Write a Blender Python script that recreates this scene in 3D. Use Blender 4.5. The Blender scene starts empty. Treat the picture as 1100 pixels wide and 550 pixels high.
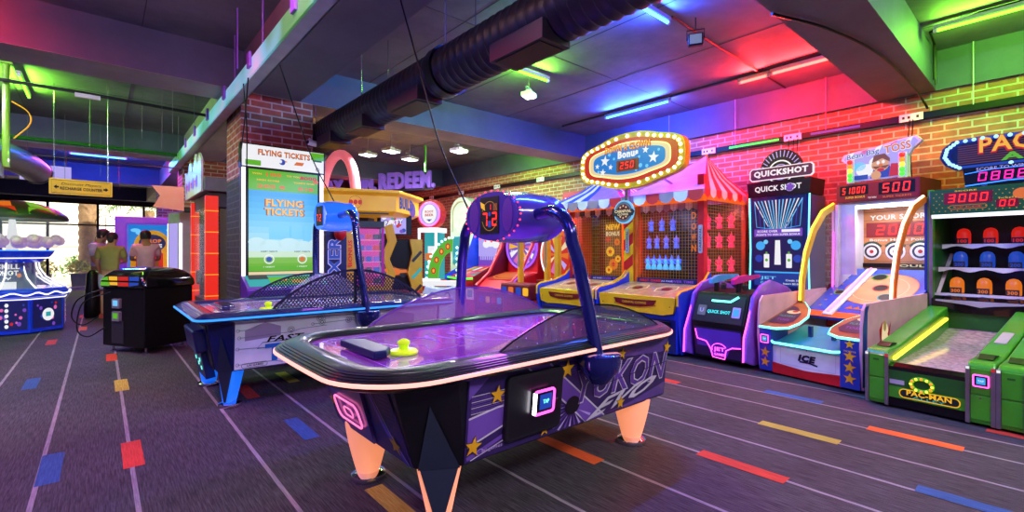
import bpy, math, random
from mathutils import Vector, Matrix, Euler
random.seed(7)
PI = math.pi
C = bpy.context.scene.collection
sc = bpy.context.scene

# ------------------------------------------------------------------ materials
def lin(h):
    h = h.lstrip('#')
    out = []
    for i in (0, 2, 4):
        c = int(h[i:i+2], 16) / 255
        out.append(c / 12.92 if c <= .04045 else ((c + .055) / 1.055) ** 2.4)
    return (*out, 1)

MATS = {}
def mat(name, col='808080', rough=.45, metal=0, em=None, es=0, alpha=1, coat=0, noise=None, bump=0, spec=.5):
    m = bpy.data.materials.new(name); m.use_nodes = True
    nt = m.node_tree; b = nt.nodes['Principled BSDF']
    b.inputs['Base Color'].default_value = lin(col)
    b.inputs['Roughness'].default_value = rough
    b.inputs['Metallic'].default_value = metal
    b.inputs['Alpha'].default_value = alpha
    b.inputs['Coat Weight'].default_value = coat
    b.inputs['Specular IOR Level'].default_value = spec
    if em:
        b.inputs['Emission Color'].default_value = lin(em); b.inputs['Emission Strength'].default_value = es
    if noise is None: noise = (6, .12)
    if noise:
        tc = nt.nodes.new('ShaderNodeTexCoord'); n = nt.nodes.new('ShaderNodeTexNoise'); n.inputs['Scale'].default_value = noise[0]
        n.inputs['Detail'].default_value = 4
        nt.links.new(tc.outputs['Object'], n.inputs['Vector'])
        r = nt.nodes.new('ShaderNodeValToRGB'); k = lin(col); a = noise[1]
        r.color_ramp.elements[0].position = .3; r.color_ramp.elements[1].position = .7
        r.color_ramp.elements[0].color = (k[0]*(1-a), k[1]*(1-a), k[2]*(1-a), 1)
        r.color_ramp.elements[1].color = (min(1, k[0]*(1+a)), min(1, k[1]*(1+a)), min(1, k[2]*(1+a)), 1)
        nt.links.new(n.outputs['Fac'], r.inputs['Fac']); nt.links.new(r.outputs['Color'], b.inputs['Base Color'])
        if bump:
            bp = nt.nodes.new('ShaderNodeBump'); bp.inputs['Strength'].default_value = bump; bp.inputs['Distance'].default_value = .01
            nt.links.new(n.outputs['Fac'], bp.inputs['Height']); nt.links.new(bp.outputs['Normal'], b.inputs['Normal'])
    MATS[name] = m
    return m

def glow(name, col, es, base='101010'):
    return mat(name, base, .4, em=col, es=es, noise=0)

def M(n): return MATS[n]

mat('black', '07070a', .4, spec=.3); mat('black_gloss', '08080c', .12, coat=.6); mat('dark_grey', '26262c', .5); mat('grey', '6a6a72', .5)
mat('lt_grey', 'a8a8b0', .45); mat('white', 'e4e2e8', .4); mat('white_gloss', 'eceaf0', .18, coat=.4); mat('steel', 'b8b8c0', .25, metal=1)
mat('chrome', 'e0e0e8', .08, metal=1); mat('alu', '9a98a2', .35, metal=.9)
mat('red', 'c01420', .35); mat('dk_red', '700a14', .4); mat('orange', 'e0641a', .4); mat('yellow', 'f0b818', .35); mat('yellow2', 'd89c20', .4)
mat('green', '3c9a1e', .3, coat=.3); mat('lt_green', '86c83a', .3, coat=.3); mat('dk_green', '1a5a1c', .4); mat('teal', '1c9aa0', .35)
mat('blue', '1a3ec8', .3, coat=.3); mat('dk_blue', '101e5c', .3, coat=.3); mat('navy', '0a1030', .35); mat('sky', '3c9ae0', .4); mat('lt_blue', '9cc8f0', .4)
mat('purple', '5a2a9c', .3, coat=.3); mat('dk_purple', '2a1848', .35); mat('violet', '8a58d8', .35); mat('lilac', 'b8a0e0', .4); mat('pink', 'e078b0', .4)
mat('magenta', 'c02090', .35); mat('wood', '8a5a30', .4, noise=(3, .3)); mat('tan', 'c89a60', .45); mat('cream', 'efe0c0', .5); mat('gold', 'd8a830', .3, metal=.6)
mat('star_gold', 'e0a818', .4); mat('brown', '4a3020', .5)

def glassy(name, col, alpha, rough=.08):
    m = mat(name, col, rough, alpha=alpha, noise=0, spec=.6)
    return m
glassy('clear', 'd8e4f0', .10); glassy('smoke', '14141c', .45); glassy('purple_acrylic', '8a6498', .5, .15); glassy('dark_acrylic', '4a4668', .6, .2)
glassy('clear_pale', 'c8c0e0', .15, .12); glassy('pink_acrylic', 'e8b0c8', .6, .2)

glow('e_white', 'f4f0ff', 1.6); glow('e_white_hi', 'f8f4ff', 8); glow('e_cyan', '70ffe4', 2.5); glow('e_blue', '2a78ff', 2.4); glow('e_dkblue', '1030c0', 1.0)
glow('e_pink', 'ff50d0', 3.0); glow('e_magenta', 'ff20a0', 1.6); glow('e_red', 'ff2418', 2.0); glow('e_orange', 'ff8a20', 1.5); glow('e_yellow', 'ffe040', 2.0)
glow('e_green', '50ff40', 1.6); glow('e_purple', 'a050ff', 1.4); glow('e_warm', 'ffd080', 2.2); glow('e_peach', 'ffb090', 2.2); glow('e_bulb', 'fff2b0', 5)
glow('s_sky', '38a8f0', 1.0); glow('s_sky2', '70c8f8', 1.0); glow('s_green', '5cb814', .9); glow('s_white', 'f4f4f8', .95); glow('s_yellow', 'f8b820', .95)
glow('s_blue', '1c48c0', .8); glow('s_navy', '0a1a60', .6); glow('s_red', 'd82018', .8); glow('s_orange', 'f07818', .8); glow('s_purple', '8048d0', .8)
glow('s_teal', '20b0b8', .8); glow('s_pink', 'f070c0', .8); glow('s_cream', 'f8e0b0', .85); glow('s_lilac', 'b8a8f8', .9); glow('s_dkgreen', '0c6030', .5); glow('s_gold', 'd8a020', .6)
glow('s_skyd', '1c80d8', .9); glow('s_cyan', '40f0ff', 1.3); glow('s_blue2', '1440a8', .7); glow('e_bulb_blue', 'a0d8ff', 1.6); glow('e_pinkw', 'ffa0d8', 1.4); glow('e_warmw', 'ffe0b8', 2.6); glow('e_mint', 'c8ffe8', 1.6); mat('pale_green', 'b0d0a8', .4); mat('canopy_yellow', 'f0b030', .35, em='d89018', es=.3); mat('ring_pink', 'f08890', .35, em='f07080', es=.6); glow('s_magenta', 'e818a0', .8); glow('red_pillar', 'f02818', .95); mat('olive', '4a4c30', .6); mat('ball_pink', 'e8d0dc', .5, em='d0a8d0', es=.3); mat('s_pinkred', 'f88890', .5, em='f06068', es=.25)
glow('s_brown', '8a4818', .7); glow('s_skin', 'e8a878', .85); glow('s_grey', '8890a8', .7)

# procedural carpets, walls ------------------------------------------------
def node_mat(name):
    m = bpy.data.materials.new(name); m.use_nodes = True; MATS[name] = m
    return m, m.node_tree, m.node_tree.nodes['Principled BSDF']

def ramp(nt, fac, a, b, p0=0., p1=1.):
    r = nt.nodes.new('ShaderNodeValToRGB'); r.color_ramp.elements[0].color = lin(a); r.color_ramp.elements[1].color = lin(b)
    r.color_ramp.elements[0].position = p0; r.color_ramp.elements[1].position = p1
    nt.links.new(fac, r.inputs['Fac']); return r.outputs['Color']

def carpet(name, a, b):
    m, nt, bs = node_mat(name)
    g = nt.nodes.new('ShaderNodeNewGeometry'); mp = nt.nodes.new('ShaderNodeMapping'); mp.inputs['Scale'].default_value = (150, 7, 1)
    nt.links.new(g.outputs['Position'], mp.inputs['Vector'])
    n = nt.nodes.new('ShaderNodeTexNoise'); n.inputs['Scale'].default_value = 1; n.inputs['Detail'].default_value = 3; n.inputs['Roughness'].default_value = .7
    nt.links.new(mp.outputs['Vector'], n.inputs['Vector'])
    c = ramp(nt, n.outputs['Fac'], a, b, .36, .68)
    n2 = nt.nodes.new('ShaderNodeTexNoise'); n2.inputs['Scale'].default_value = 1.3; nt.links.new(g.outputs['Position'], n2.inputs['Vector'])
    mx = nt.nodes.new('ShaderNodeMix'); mx.data_type = 'RGBA'; mx.blend_type = 'MULTIPLY'; mx.inputs['Factor'].default_value = .35
    nt.links.new(c, mx.inputs['A']); nt.links.new(ramp(nt, n2.outputs['Fac'], '909090', 'ffffff', .35, .65), mx.inputs['B'])
    nt.links.new(mx.outputs['Result'], bs.inputs['Base Color'])
    bs.inputs['Roughness'].default_value = .8; bs.inputs['Specular IOR Level'].default_value = .3
    bp = nt.nodes.new('ShaderNodeBump'); bp.inputs['Strength'].default_value = .35; bp.inputs['Distance'].default_value = .004
    nt.links.new(n.outputs['Fac'], bp.inputs['Height']); nt.links.new(bp.outputs['Normal'], bs.inputs['Normal'])
carpet('carpet', '211f26', '545058'); carpet('c_stripe', '7c7880', 'a49ea6'); carpet('c_red', 'b43024', 'dc4834'); carpet('c_blue', '20487c', '3464a4')
carpet('c_yellow', '9c8c30', 'c8b850'); carpet('c_orange', 'd05020', 'f07030')

def bricks(name, c1, c2, mortar, bw=.23, bh=.078, ms=.010):
    m, nt, bs = node_mat(name)
    g = nt.nodes.new('ShaderNodeNewGeometry'); s = nt.nodes.new('ShaderNodeSeparateXYZ'); nt.links.new(g.outputs['Position'], s.inputs[0])
    ad = nt.nodes.new('ShaderNodeMath'); ad.operation = 'ADD'; nt.links.new(s.outputs['X'], ad.inputs[0]); nt.links.new(s.outputs['Y'], ad.inputs[1])
    cb = nt.nodes.new('ShaderNodeCombineXYZ'); nt.links.new(ad.outputs[0], cb.inputs['X']); nt.links.new(s.outputs['Z'], cb.inputs['Y'])
    br = nt.nodes.new('ShaderNodeTexBrick'); nt.links.new(cb.outputs[0], br.inputs['Vector'])
    br.inputs['Scale'].default_value = 1; br.inputs['Brick Width'].default_value = bw; br.inputs['Row Height'].default_value = bh
    br.inputs['Mortar Size'].default_value = ms; br.inputs['Mortar Smooth'].default_value = .3; br.inputs['Bias'].default_value = -.1
    br.inputs['Color1'].default_value = lin(c1); br.inputs['Color2'].default_value = lin(c2); br.inputs['Mortar'].default_value = lin(mortar)
    n = nt.nodes.new('ShaderNodeTexNoise'); n.inputs['Scale'].default_value = 9; n.inputs['Detail'].default_value = 5; nt.links.new(cb.outputs[0], n.inputs['Vector'])
    mx = nt.nodes.new('ShaderNodeMix'); mx.data_type = 'RGBA'; mx.blend_type = 'MULTIPLY'; mx.inputs['Factor'].default_value = .5
    nt.links.new(br.outputs['Color'], mx.inputs['A']); nt.links.new(ramp(nt, n.outputs['Fac'], '8c8c8c', 'ffffff', .3, .7), mx.inputs['B'])
    nt.links.new(mx.outputs['Result'], bs.inputs['Base Color']); bs.inputs['Roughness'].default_value = .75
    bp = nt.nodes.new('ShaderNodeBump'); bp.invert = True; bp.inputs['Strength'].default_value = .6; bp.inputs['Distance'].default_value = .01
    nt.links.new(br.outputs['Fac'], bp.inputs['Height']); nt.links.new(bp.outputs['Normal'], bs.inputs['Normal'])
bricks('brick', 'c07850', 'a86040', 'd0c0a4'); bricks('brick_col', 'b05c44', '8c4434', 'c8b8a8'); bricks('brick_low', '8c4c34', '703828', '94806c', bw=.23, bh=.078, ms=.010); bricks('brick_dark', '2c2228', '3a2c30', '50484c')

def concrete(name, a, b, rough=.7, sc_=1.2):
    m, nt, bs = node_mat(name)
    g = nt.nodes.new('ShaderNodeNewGeometry'); n = nt.nodes.new('ShaderNodeTexNoise'); n.inputs['Scale'].default_value = sc_; n.inputs['Detail'].default_value = 8
    n.inputs['Roughness'].default_value = .62; nt.links.new(g.outputs['Position'], n.inputs['Vector'])
    nt.links.new(ramp(nt, n.outputs['Fac'], a, b, .3, .72), bs.inputs['Base Color']); bs.inputs['Roughness'].default_value = rough
    n2 = nt.nodes.new('ShaderNodeTexNoise'); n2.inputs['Scale'].default_value = 14; n2.inputs['Detail'].default_value = 5; nt.links.new(g.outputs['Position'], n2.inputs['Vector'])
    bp = nt.nodes.new('ShaderNodeBump'); bp.inputs['Strength'].default_value = .25; bp.inputs['Distance'].default_value = .01
    nt.links.new(n2.outputs['Fac'], bp.inputs['Height']); nt.links.new(bp.outputs['Normal'], bs.inputs['Normal'])
concrete('ceiling_paint', '605c68', '8e8a92'); concrete('beam_paint', '464c68', '5a607e'); concrete('soffit_lit', '98908c', 'beb6b2'); concrete('soffit_dark', '605e64', '76747a')  # far soffit tone lightened for light thrown up by the machines
concrete('plaster', '6c6a74', '84828a'); concrete('paving', 'b0a898', 'd0c8b8'); concrete('bark', '8c6c4c', 'b89468', sc_=6); concrete('dark_wall', '2a2832', '3c3a44')
concrete('leaf', '2c5a1c', '6c9a3c', sc_=9); concrete('leaf_yellow', '8ca02c', 'd8c84c', sc_=9)

# ------------------------------------------------------------------ geometry
class Fr:
    """a flat frame: u to the viewer's right, v up, w out of the surface"""
    def __init__(s, O, U=(1, 0, 0), V=(0, 0, 1)):
        s.O = Vector(O); s.U = Vector(U).normalized(); s.V = Vector(V).normalized(); s.N = s.U.cross(s.V).normalized()
    def P(s, u, v, w=0): return s.O + s.U*u + s.V*v + s.N*w

def rrect(x0, y0, x1, y1, r, n=5):
    p = []
    for cx, cy, a in ((x1-r, y1-r, 0), (x0+r, y1-r, 90), (x0+r, y0+r, 180), (x1-r, y0+r, 270)):
        for i in range(n+1):
            t = math.radians(a + 90*i/n); p.append((cx + r*math.cos(t), cy + r*math.sin(t)))
    return p
def ell(cx, cy, rx, ry=None, n=24, a0=0, a1=360):
    ry = rx if ry is None else ry
    full = abs(a1-a0) >= 360
    k = n if full else n+1
    return [(cx + rx*math.cos(math.radians(a0+(a1-a0)*i/n)), cy + ry*math.sin(math.radians(a0+(a1-a0)*i/n))) for i in range(k)]
def starp(cx, cy, r, rot=0, ri=.42):
    return [(cx + (r if i % 2 == 0 else r*ri)*math.sin(math.radians(36*i+rot)), cy + (r if i % 2 == 0 else r*ri)*math.cos(math.radians(36*i+rot))) for i in range(10)]
def rect(x0, y0, x1, y1): return [(x0, y0), (x1, y0), (x1, y1), (x0, y1)]

TXT = {}
def text_mesh(s, bold=.0, shear=0):
    k = (s, bold, shear)
    if k not in TXT:
        cu = bpy.data.curves.new('t', 'FONT'); cu.body = s; cu.size = 1; cu.offset = bold; cu.shear = shear; cu.resolution_u = 2; cu.space_character = 1.0 + bold*2
        ob = bpy.data.objects.new('t', cu); C.objects.link(ob)
        dg = bpy.context.evaluated_depsgraph_get(); dg.update()
        me = bpy.data.meshes.new_from_object(ob.evaluated_get(dg))
        vs = [(v.co.x, v.co.y) for v in me.vertices]; fs = [tuple(p.vertices) for p in me.polygons]
        if not vs: vs = [(0, 0), (1, 0), (1, 1)]; fs = [(0, 1, 2)]
        bpy.data.objects.remove(ob); bpy.data.curves.remove(cu); bpy.data.meshes.remove(me)
        x0 = min(v[0] for v in vs); x1 = max(v[0] for v in vs); y0 = min(v[1] for v in vs); y1 = max(v[1] for v in vs)
        TXT[k] = ([((x-x0)/(x1-x0)-.5, (y-y0)/(y1-y0)-.5) for x, y in vs], fs)
    return TXT[k]

SEG = {'0': 'abcdef', '1': 'bc', '2': 'abged', '3': 'abgcd', '4': 'fgbc', '5': 'afgcd', '6': 'afgedc', '7': 'abc', '8': 'abcdefg', '9': 'abcdfg', ' ': ''}

class MB:
    def __init__(s): s.v = []; s.f = []; s.m = []; s.mats = []
    def mi(s, m):
        if m not in s.mats: s.mats.append(m)
        return s.mats.index(m)
    def face(s, pts, m):
        i = len(s.v); s.v += [tuple(p) for p in pts]; s.f.append(tuple(range(i, i+len(pts)))); s.m.append(s.mi(m)); return s
    def add(s, vs, fs, m):
        i = len(s.v); s.v += [tuple(p) for p in vs]
        for f in fs: s.f.append(tuple(i+k for k in f)); s.m.append(s.mi(m))
        return s
    def loft(s, rings, m, closed=True, cap0=True, cap1=True):
        n = len(rings[0]); vs = [p for r in rings for p in r]; fs = []
        for k in range(len(rings)-1):
            for i in range(n if closed else n-1):
                j = (i+1) % n; fs.append((k*n+i, k*n+j, (k+1)*n+j, (k+1)*n+i))
        if cap0: fs.append(tuple(reversed(range(n))))
        if cap1: fs.append(tuple((len(rings)-1)*n+i for i in range(n)))
        return s.add(vs, fs, m)
    def box(s, x0, x1, y0, y1, z0, z1, m):
        return s.loft([[(x0, y0, z), (x1, y0, z), (x1, y1, z), (x0, y1, z)] for z in (z0, z1)], m)
    def poly(s, fr, pts, m, w=.002): return s.face([fr.P(u, v, w) for u, v in pts], m)
    def ext(s, fr, pts, w0, w1, m):
        return s.loft([[fr.P(u, v, w) for u, v in pts] for w in (w0, w1)], m)
    def strip(s, fr, pts, wd, m, w=.003, closed=False):
        n = len(pts); L = []; R = []
        for i in range(n):
            a = pts[(i-1) % n] if (closed or i) else pts[i]; b = pts[(i+1) % n] if (closed or i < n-1) else pts[i]
            d = Vector((b[0]-a[0], b[1]-a[1])); d = d.normalized() if d.length else Vector((1, 0)); q = Vector((-d.y, d.x))*wd/2
            L.append((pts[i][0]+q.x, pts[i][1]+q.y)); R.append((pts[i][0]-q.x, pts[i][1]-q.y))
        for i in range(n if closed else n-1):
            j = (i+1) % n; s.face([fr.P(*R[i], w), fr.P(*R[j], w), fr.P(*L[j], w), fr.P(*L[i], w)], m)
        return s
    def tube(s, path, r, m, n=8, closed=False):
        path = [Vector(p) for p in path]; k = len(path); rs = r if isinstance(r, (list, tuple)) else [r]*k
        rings = []; up = None
        for i in range(k):
            a = path[(i-1) % k] if (closed or i) else path[i]; b = path[(i+1) % k] if (closed or i < k-1) else path[i]
            t = (b-a).normalized()
            if up is None:
                up = Vector((0, 0, 1)) if abs(t.z) < .9 else Vector((1, 0, 0))
            x = t.cross(up).normalized(); up = x.cross(t).normalized()
            rings.append([path[i] + (x*math.cos(2*PI*j/n) + up*math.sin(2*PI*j/n))*rs[i] for j in range(n)])
        if closed: rings.append(rings[0])
        return s.loft(rings, m, cap0=not closed, cap1=not closed)
    def lathe(s, prof, c, m, n=24, axis='z', cap=True):
        c = Vector(c); rings = []
        for r, h in prof:
            rg = []
            for i in range(n):
                a = 2*PI*i/n; x, y = r*math.cos(a), r*math.sin(a)
                rg.append(c + (Vector((x, y, h)) if axis == 'z' else Vector((h, x, y)) if axis == 'x' else Vector((y, h, x))))
            rings.append(rg)
        return s.loft(rings, m, cap0=cap, cap1=cap)
    def sphere(s, c, r, m, n=10, k=6, sc3=(1, 1, 1)):
        c = Vector(c); rings = []
        for j in range(1, k):
            t = PI*j/k; rings.append([c + Vector((r*math.sin(t)*math.cos(2*PI*i/n)*sc3[0], r*math.sin(t)*math.sin(2*PI*i/n)*sc3[1], -r*math.cos(t)*sc3[2])) for i in range(n)])
        i0 = len(s.v); s.loft(rings, m, cap0=False, cap1=False)
        b = len(s.v); s.v += [tuple(c-Vector((0, 0, r*sc3[2]))), tuple(c+Vector((0, 0, r*sc3[2])))]; q = s.mi(m)
        for i in range(n):
            j = (i+1) % n; s.f.append((b, i0+j, i0+i)); s.m.append(q)
            o = i0+(k-2)*n; s.f.append((b+1, o+i, o+j)); s.m.append(q)
        return s
    def text(s, t, fr, u, v, w, h, m, off=.004, bold=.02, shear=0, depth=0, rot=0):
        vs, fs = text_mesh(t, bold, shear); c, sn = math.cos(math.radians(rot)), math.sin(math.radians(rot))
        q = [(x*w, y*h) for x, y in vs]; q = [(x*c-y*sn, x*sn+y*c) for x, y in q]
        s.add([fr.P(u+x, v+y, off) for x, y in q], fs, m)
        if depth: # side walls from boundary edges
            cnt = {}
            for f in fs:
                for a, b in zip(f, f[1:]+f[:1]):
                    cnt[(a, b)] = 1
            for (a, b) in cnt:
                if (b, a) not in cnt:
                    A, B = q[a], q[b]; s.face([fr.P(u+A[0], v+A[1], off-depth), fr.P(u+B[0], v+B[1], off-depth), fr.P(u+B[0], v+B[1], off), fr.P(u+A[0], v+A[1], off)], m)
        return s
    def seg(s, t, fr, u, v, w, h, m, off=.004, slant=.12):
        """seven-segment digits centred on (u,v), total width w, height h"""
        n = len(t); cw = w/n; dw = cw*.68; th = h*.14
        for i, ch in enumerate(t):
            cx = u - w/2 + cw*(i+.5)
            def q(x0, y0, x1, y1): s.poly(fr, [(cx+x+y*slant, v+y) for x, y in rect(x0, y0, x1, y1)], m, off)
            a, b = dw/2, h/2; g = th*.25
            for k in SEG.get(ch, ''):
                if k == 'a': q(-a+g, b-th, a-g, b)
                if k == 'd': q(-a+g, -b, a-g, -b+th)
                if k == 'g': q(-a+g, -th/2, a-g, th/2)
                if k == 'b': q(a-th, g, a, b-g)
                if k == 'c': q(a-th, -b+g, a, -g)
                if k == 'f': q(-a, g, -a+th, b-g)
                if k == 'e': q(-a, -b+g, -a+th, -g)
        return s
    def star(s, fr, u, v, r, m, w=.004, rot=0):
        p = starp(u, v, r, rot); s.poly(fr, p, m, w); return s
    def build(s, name, parent=None, smooth=False, bevel=0, label=None, origin=None):
        me = bpy.data.meshes.new(name)
        off = Vector((0, 0, 0))
        if parent is None:
            xs = [p[0] for p in s.v]; ys = [p[1] for p in s.v]; zs = [p[2] for p in s.v]
            off = Vector(origin) if origin else Vector(((min(xs)+max(xs))/2, (min(ys)+max(ys))/2, min(zs)))
        me.from_pydata([tuple(Vector(p)-off) for p in s.v], [], s.f)
        for m in s.mats: me.materials.append(M(m))
        for p, i in zip(me.polygons, s.m): p.material_index = i; p.use_smooth = smooth
        me.update()
        o = bpy.data.objects.new(name, me); C.objects.link(o); o.location = off
        if smooth:
            try: me.set_sharp_from_angle(angle=math.radians(40))
            except Exception: pass
        if parent is not None: o.parent = parent
        if bevel:
            b = o.modifiers.new('bevel', 'BEVEL'); b.width = bevel; b.segments = 2; b.limit_method = 'ANGLE'; b.angle_limit = math.radians(35)
        if label: o['label'] = label
        return o

def bulbs(parent, pts, r, m, name='bulb'):
    b = MB(); b.sphere((0, 0, 0), r, m, 10, 6); first = None
    for p in pts:
        if first is None: first = b.build(name, parent, smooth=True); o = first
        else: o = first.copy(); C.objects.link(o)
        o.location = p
def crv(pts, n=6):
    P = [Vector(p) for p in pts]; P = [P[0]*2-P[1]]+P+[P[-1]*2-P[-2]]; out = []
    for i in range(1, len(P)-2):
        a, b, c, d = P[i-1:i+3]
        for k in range(n):
            t = k/n; out.append(.5*((2*b)+(c-a)*t+(2*a-5*b+4*c-d)*t*t+(3*b-a-3*c+d)*t**3))
    return out+[P[-2]]
def thing(name, label, cat, loc=(0, 0, 0), rot=0, group=None):
    o = bpy.data.objects.new(name, None); C.objects.link(o); o.location = loc; o.rotation_euler = (0, 0, math.radians(rot)); o.empty_display_size = .1
    o['label'] = label; o['category'] = cat
    if group: o['group'] = group
    return o
def tag(o, label, cat, group=None):
    o['label'] = label; o['category'] = cat
    if group: o['group'] = group
    return o
def struct(o): o['kind'] = 'structure'; return o
def dup(root, loc, rot=None, label=None, group=None):
    def cp(o, p):
        c = o.copy(); C.objects.link(c)
        if p: c.parent = p
        for ch in [x for x in bpy.data.objects if x.parent == o]: cp(ch, c)
        return c
    r = cp(root, None); r.location = loc
    if rot is not None: r.rotation_euler = (0, 0, math.radians(rot))
    if label: r['label'] = label
    if group: r['group'] = group
    return r
FF = Fr((0, 0, 0))      # a machine's own front plane: x right, z up, facing -y

# ------------------------------------------------------------------ camera
cam = bpy.data.cameras.new('camera'); co = bpy.data.objects.new('camera', cam); C.objects.link(co); sc.camera = co
cam.sensor_width = 36; cam.lens = 36*510/1100; cam.shift_y = -3/1100; cam.clip_start = .05; cam.clip_end = 200
co.location = (0, 0, 1.25); co.rotation_euler = (PI/2, 0, -math.atan(442/510))
sc.view_settings.view_transform = 'Standard'; sc.view_settings.look = 'None'; sc.view_settings.gamma = 1; sc.view_settings.use_curve_mapping = False
sc.view_settings.exposure = 0
try:
    sc.cycles.use_denoising = True; sc.cycles.max_bounces = 8; sc.cycles.sample_clamp_indirect = 4; sc.cycles.transparent_max_bounces = 12
except Exception: pass

# ------------------------------------------------------------------ the room
Zc, Zs, Xw, Yf = 3.57, 3.12, 7.3, 22.0
XL, YB = -7.5, -4.5
b = MB(); b.face([(XL, YB, 0), (Xw, YB, 0), (Xw, Yf, 0), (XL, Yf, 0)], 'carpet')
stripes = [-4.3, -3.75, -3.2, -2.7, -2.2, -1.7, -1.2, -.72, -.262, .14, .73, 1.24, 1.76, 2.28, 2.84, 3.24, 3.66, 4.13, 4.5, 5.0]
for x in stripes: b.face([(x-.011, YB, .002), (x+.011, YB, .002), (x+.011, Yf, .002), (x-.011, Yf, .002)], 'c_stripe')
for x, y, l, m in [(-.22, 3.58, .52, 'c_blue'), (.15, 3.54, .49, 'c_red'), (.15, 5.57, .5, 'c_yellow'), (-.5, 6.2, .5, 'c_blue'), (1.0, 4.55, .5, 'c_red'), (1.42, 4.85, .5, 'c_yellow'), (1.08, 3.3, .5, 'c_blue'),
                   (1.1, 1.9, .5, 'c_yellow'), (.1, 7.2, .5, 'c_red'), (-.52, 9.0, .5, 'c_red'), (-.22, 10.35, .5, 'c_orange'), (-.26, 12.4, .5, 'c_orange'), (.12, 13.6, .5, 'c_red'), (-2.2, 7.5, .5, 'c_red'), (.12, 15.2, .5, 'c_orange'),
                   (2.25, 1.8, .49, 'c_orange'), (2.84, .98, .5, 'c_red'), (3.68, .95, .5, 'c_yellow'), (4.15, .4, .5, 'c_orange'), (3.28, .0, .5, 'c_blue'), (4.73, .0, .34, 'c_red'), (4.2, 2.4, .5, 'c_red'), (4.55, 1.3, .45, 'c_blue'),
                   (2.84, 3.2, .5, 'c_blue'), (-2.2, 5.4, .5, 'c_yellow'), (.73, 9.0, .5, 'c_yellow')][:30]:
    b.face([(x-.05, y, .003), (x+.05, y, .003), (x+.05, y+l, .003), (x-.05, y+l, .003)], m)
struct(b.build('floor', origin=(0, 0, 0)))
b = MB(); b.box(XL, Xw+.2, YB, Yf+.3, Zc, Zc+.2, 'ceiling_paint')
for x in [k*1.22-7.0 for k in range(12)]: b.box(x-.004, x+.004, YB, Yf, Zc-.003, Zc, 'dark_grey')
for y in [k*2.6-3.9 for k in range(10)]: b.box(XL, Xw, y-.004, y+.004, Zc-.003, Zc, 'dark_grey')
struct(b.build('ceiling'))
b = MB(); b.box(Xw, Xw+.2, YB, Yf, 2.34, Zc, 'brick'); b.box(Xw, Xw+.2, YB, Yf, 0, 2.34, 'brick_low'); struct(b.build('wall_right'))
b = MB(); b.box(XL-.2, XL, YB, Yf, 0, Zc, 'plaster'); struct(b.build('wall_left'))
b = MB(); b.box(XL, Xw, YB-.2, YB, 0, Zc, 'plaster'); struct(b.build('wall_back'))
b = MB(); b.box(4.2, Xw, 15.2, 15.4, 0, Zc, 'dark_wall'); b.box(4.2, 4.4, 15.4, Yf, 0, Zc, 'dark_wall'); struct(b.build('wall_inner'))
b = MB(); b.box(Xw-.05, Xw, YB, 15.2, Zs, Zc, 'beam_paint'); struct(b.build('trim_1'))
for i, (y0, y1, sm) in enumerate([(-3.9, -3.35, 'soffit_dark'), (.93, 1.47, 'soffit_dark'), (6.15, 6.7, 'soffit_lit'), (11.35, 11.9, 'soffit_lit'), (16.5, 17.05, 'soffit_lit'), (21.6, 22.2, 'beam_paint')]):
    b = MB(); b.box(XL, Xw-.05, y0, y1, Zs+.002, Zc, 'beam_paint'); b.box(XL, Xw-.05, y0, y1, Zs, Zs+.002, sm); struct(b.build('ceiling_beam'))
b = MB(); b.box(1.25, 1.86, YB, 6.15, Zs+.001, Zc, 'soffit_dark'); b.box(1.25, 1.86, 6.7, 21.6, Zs+.001, Zc, 'soffit_lit'); struct(b.build('ceiling_beam'))
# brick columns under the beam crossings
for (x0, x1, y0, y1) in [(1.22, 2.02, 6.16, 6.98), (1.22, 2.02, 11.3, 12.1), (1.22, 2.02, 16.4, 17.2)]:
    b = MB(); b.box(x0, x1, y0, y1, 2.15, Zs, 'brick_col'); b.box(x0, x1, y0, y1, 0, 2.15, 'brick_dark'); struct(b.build('brick_column'))
# storefront
b = MB(); b.box(XL, 4.3, Yf, Yf+.2, 3.0, Zc, 'dark_wall'); b.box(2.9, 4.3, Yf, Yf+.2, 0, 3.0, 'dark_wall'); b.box(XL, -6.2, Yf, Yf+.2, 0, 3.0, 'dark_wall'); struct(b.build('wall_front'))
w = MB()
for x in [-6.2, -4.9, -3.6, -2.4, -1.33, -.07, 1.2, 2.4, 2.9]: w.box(x-.035, x+.035, Yf, Yf+.1, 0, 3.0, 'black')
w.box(-6.2, 2.9, Yf, Yf+.1, 2.95, 3.0, 'black'); w.box(-6.2, 2.9, Yf, Yf+.1, 2.2, 2.25, 'black'); w.box(-6.2, 2.9, Yf-.02, Yf+.12, 0, .1, 'lt_grey'); wo = struct(w.build('window_1'))
g = MB(); g.box(-6.2-wo.location.x, 2.9-wo.location.x, Yf+.04-wo.location.y, Yf+.05-wo.location.y, .1, 2.95, 'clear'); g_ = g.build('window_glass', wo)
# world
wd = bpy.data.worlds.new('w'); sc.world = wd; wd.use_nodes = True
nt = wd.node_tree; bg = nt.nodes['Background']; bg.inputs[0].default_value = lin('fff4dc'); bg.inputs[1].default_value = 2.6
# outside ground and planting
b = MB(); b.box(-14, 9, Yf+.2, Yf+14, -.1, 0, 'paving'); o = struct(b.build('ground')); o['kind'] = 'structure'
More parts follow.
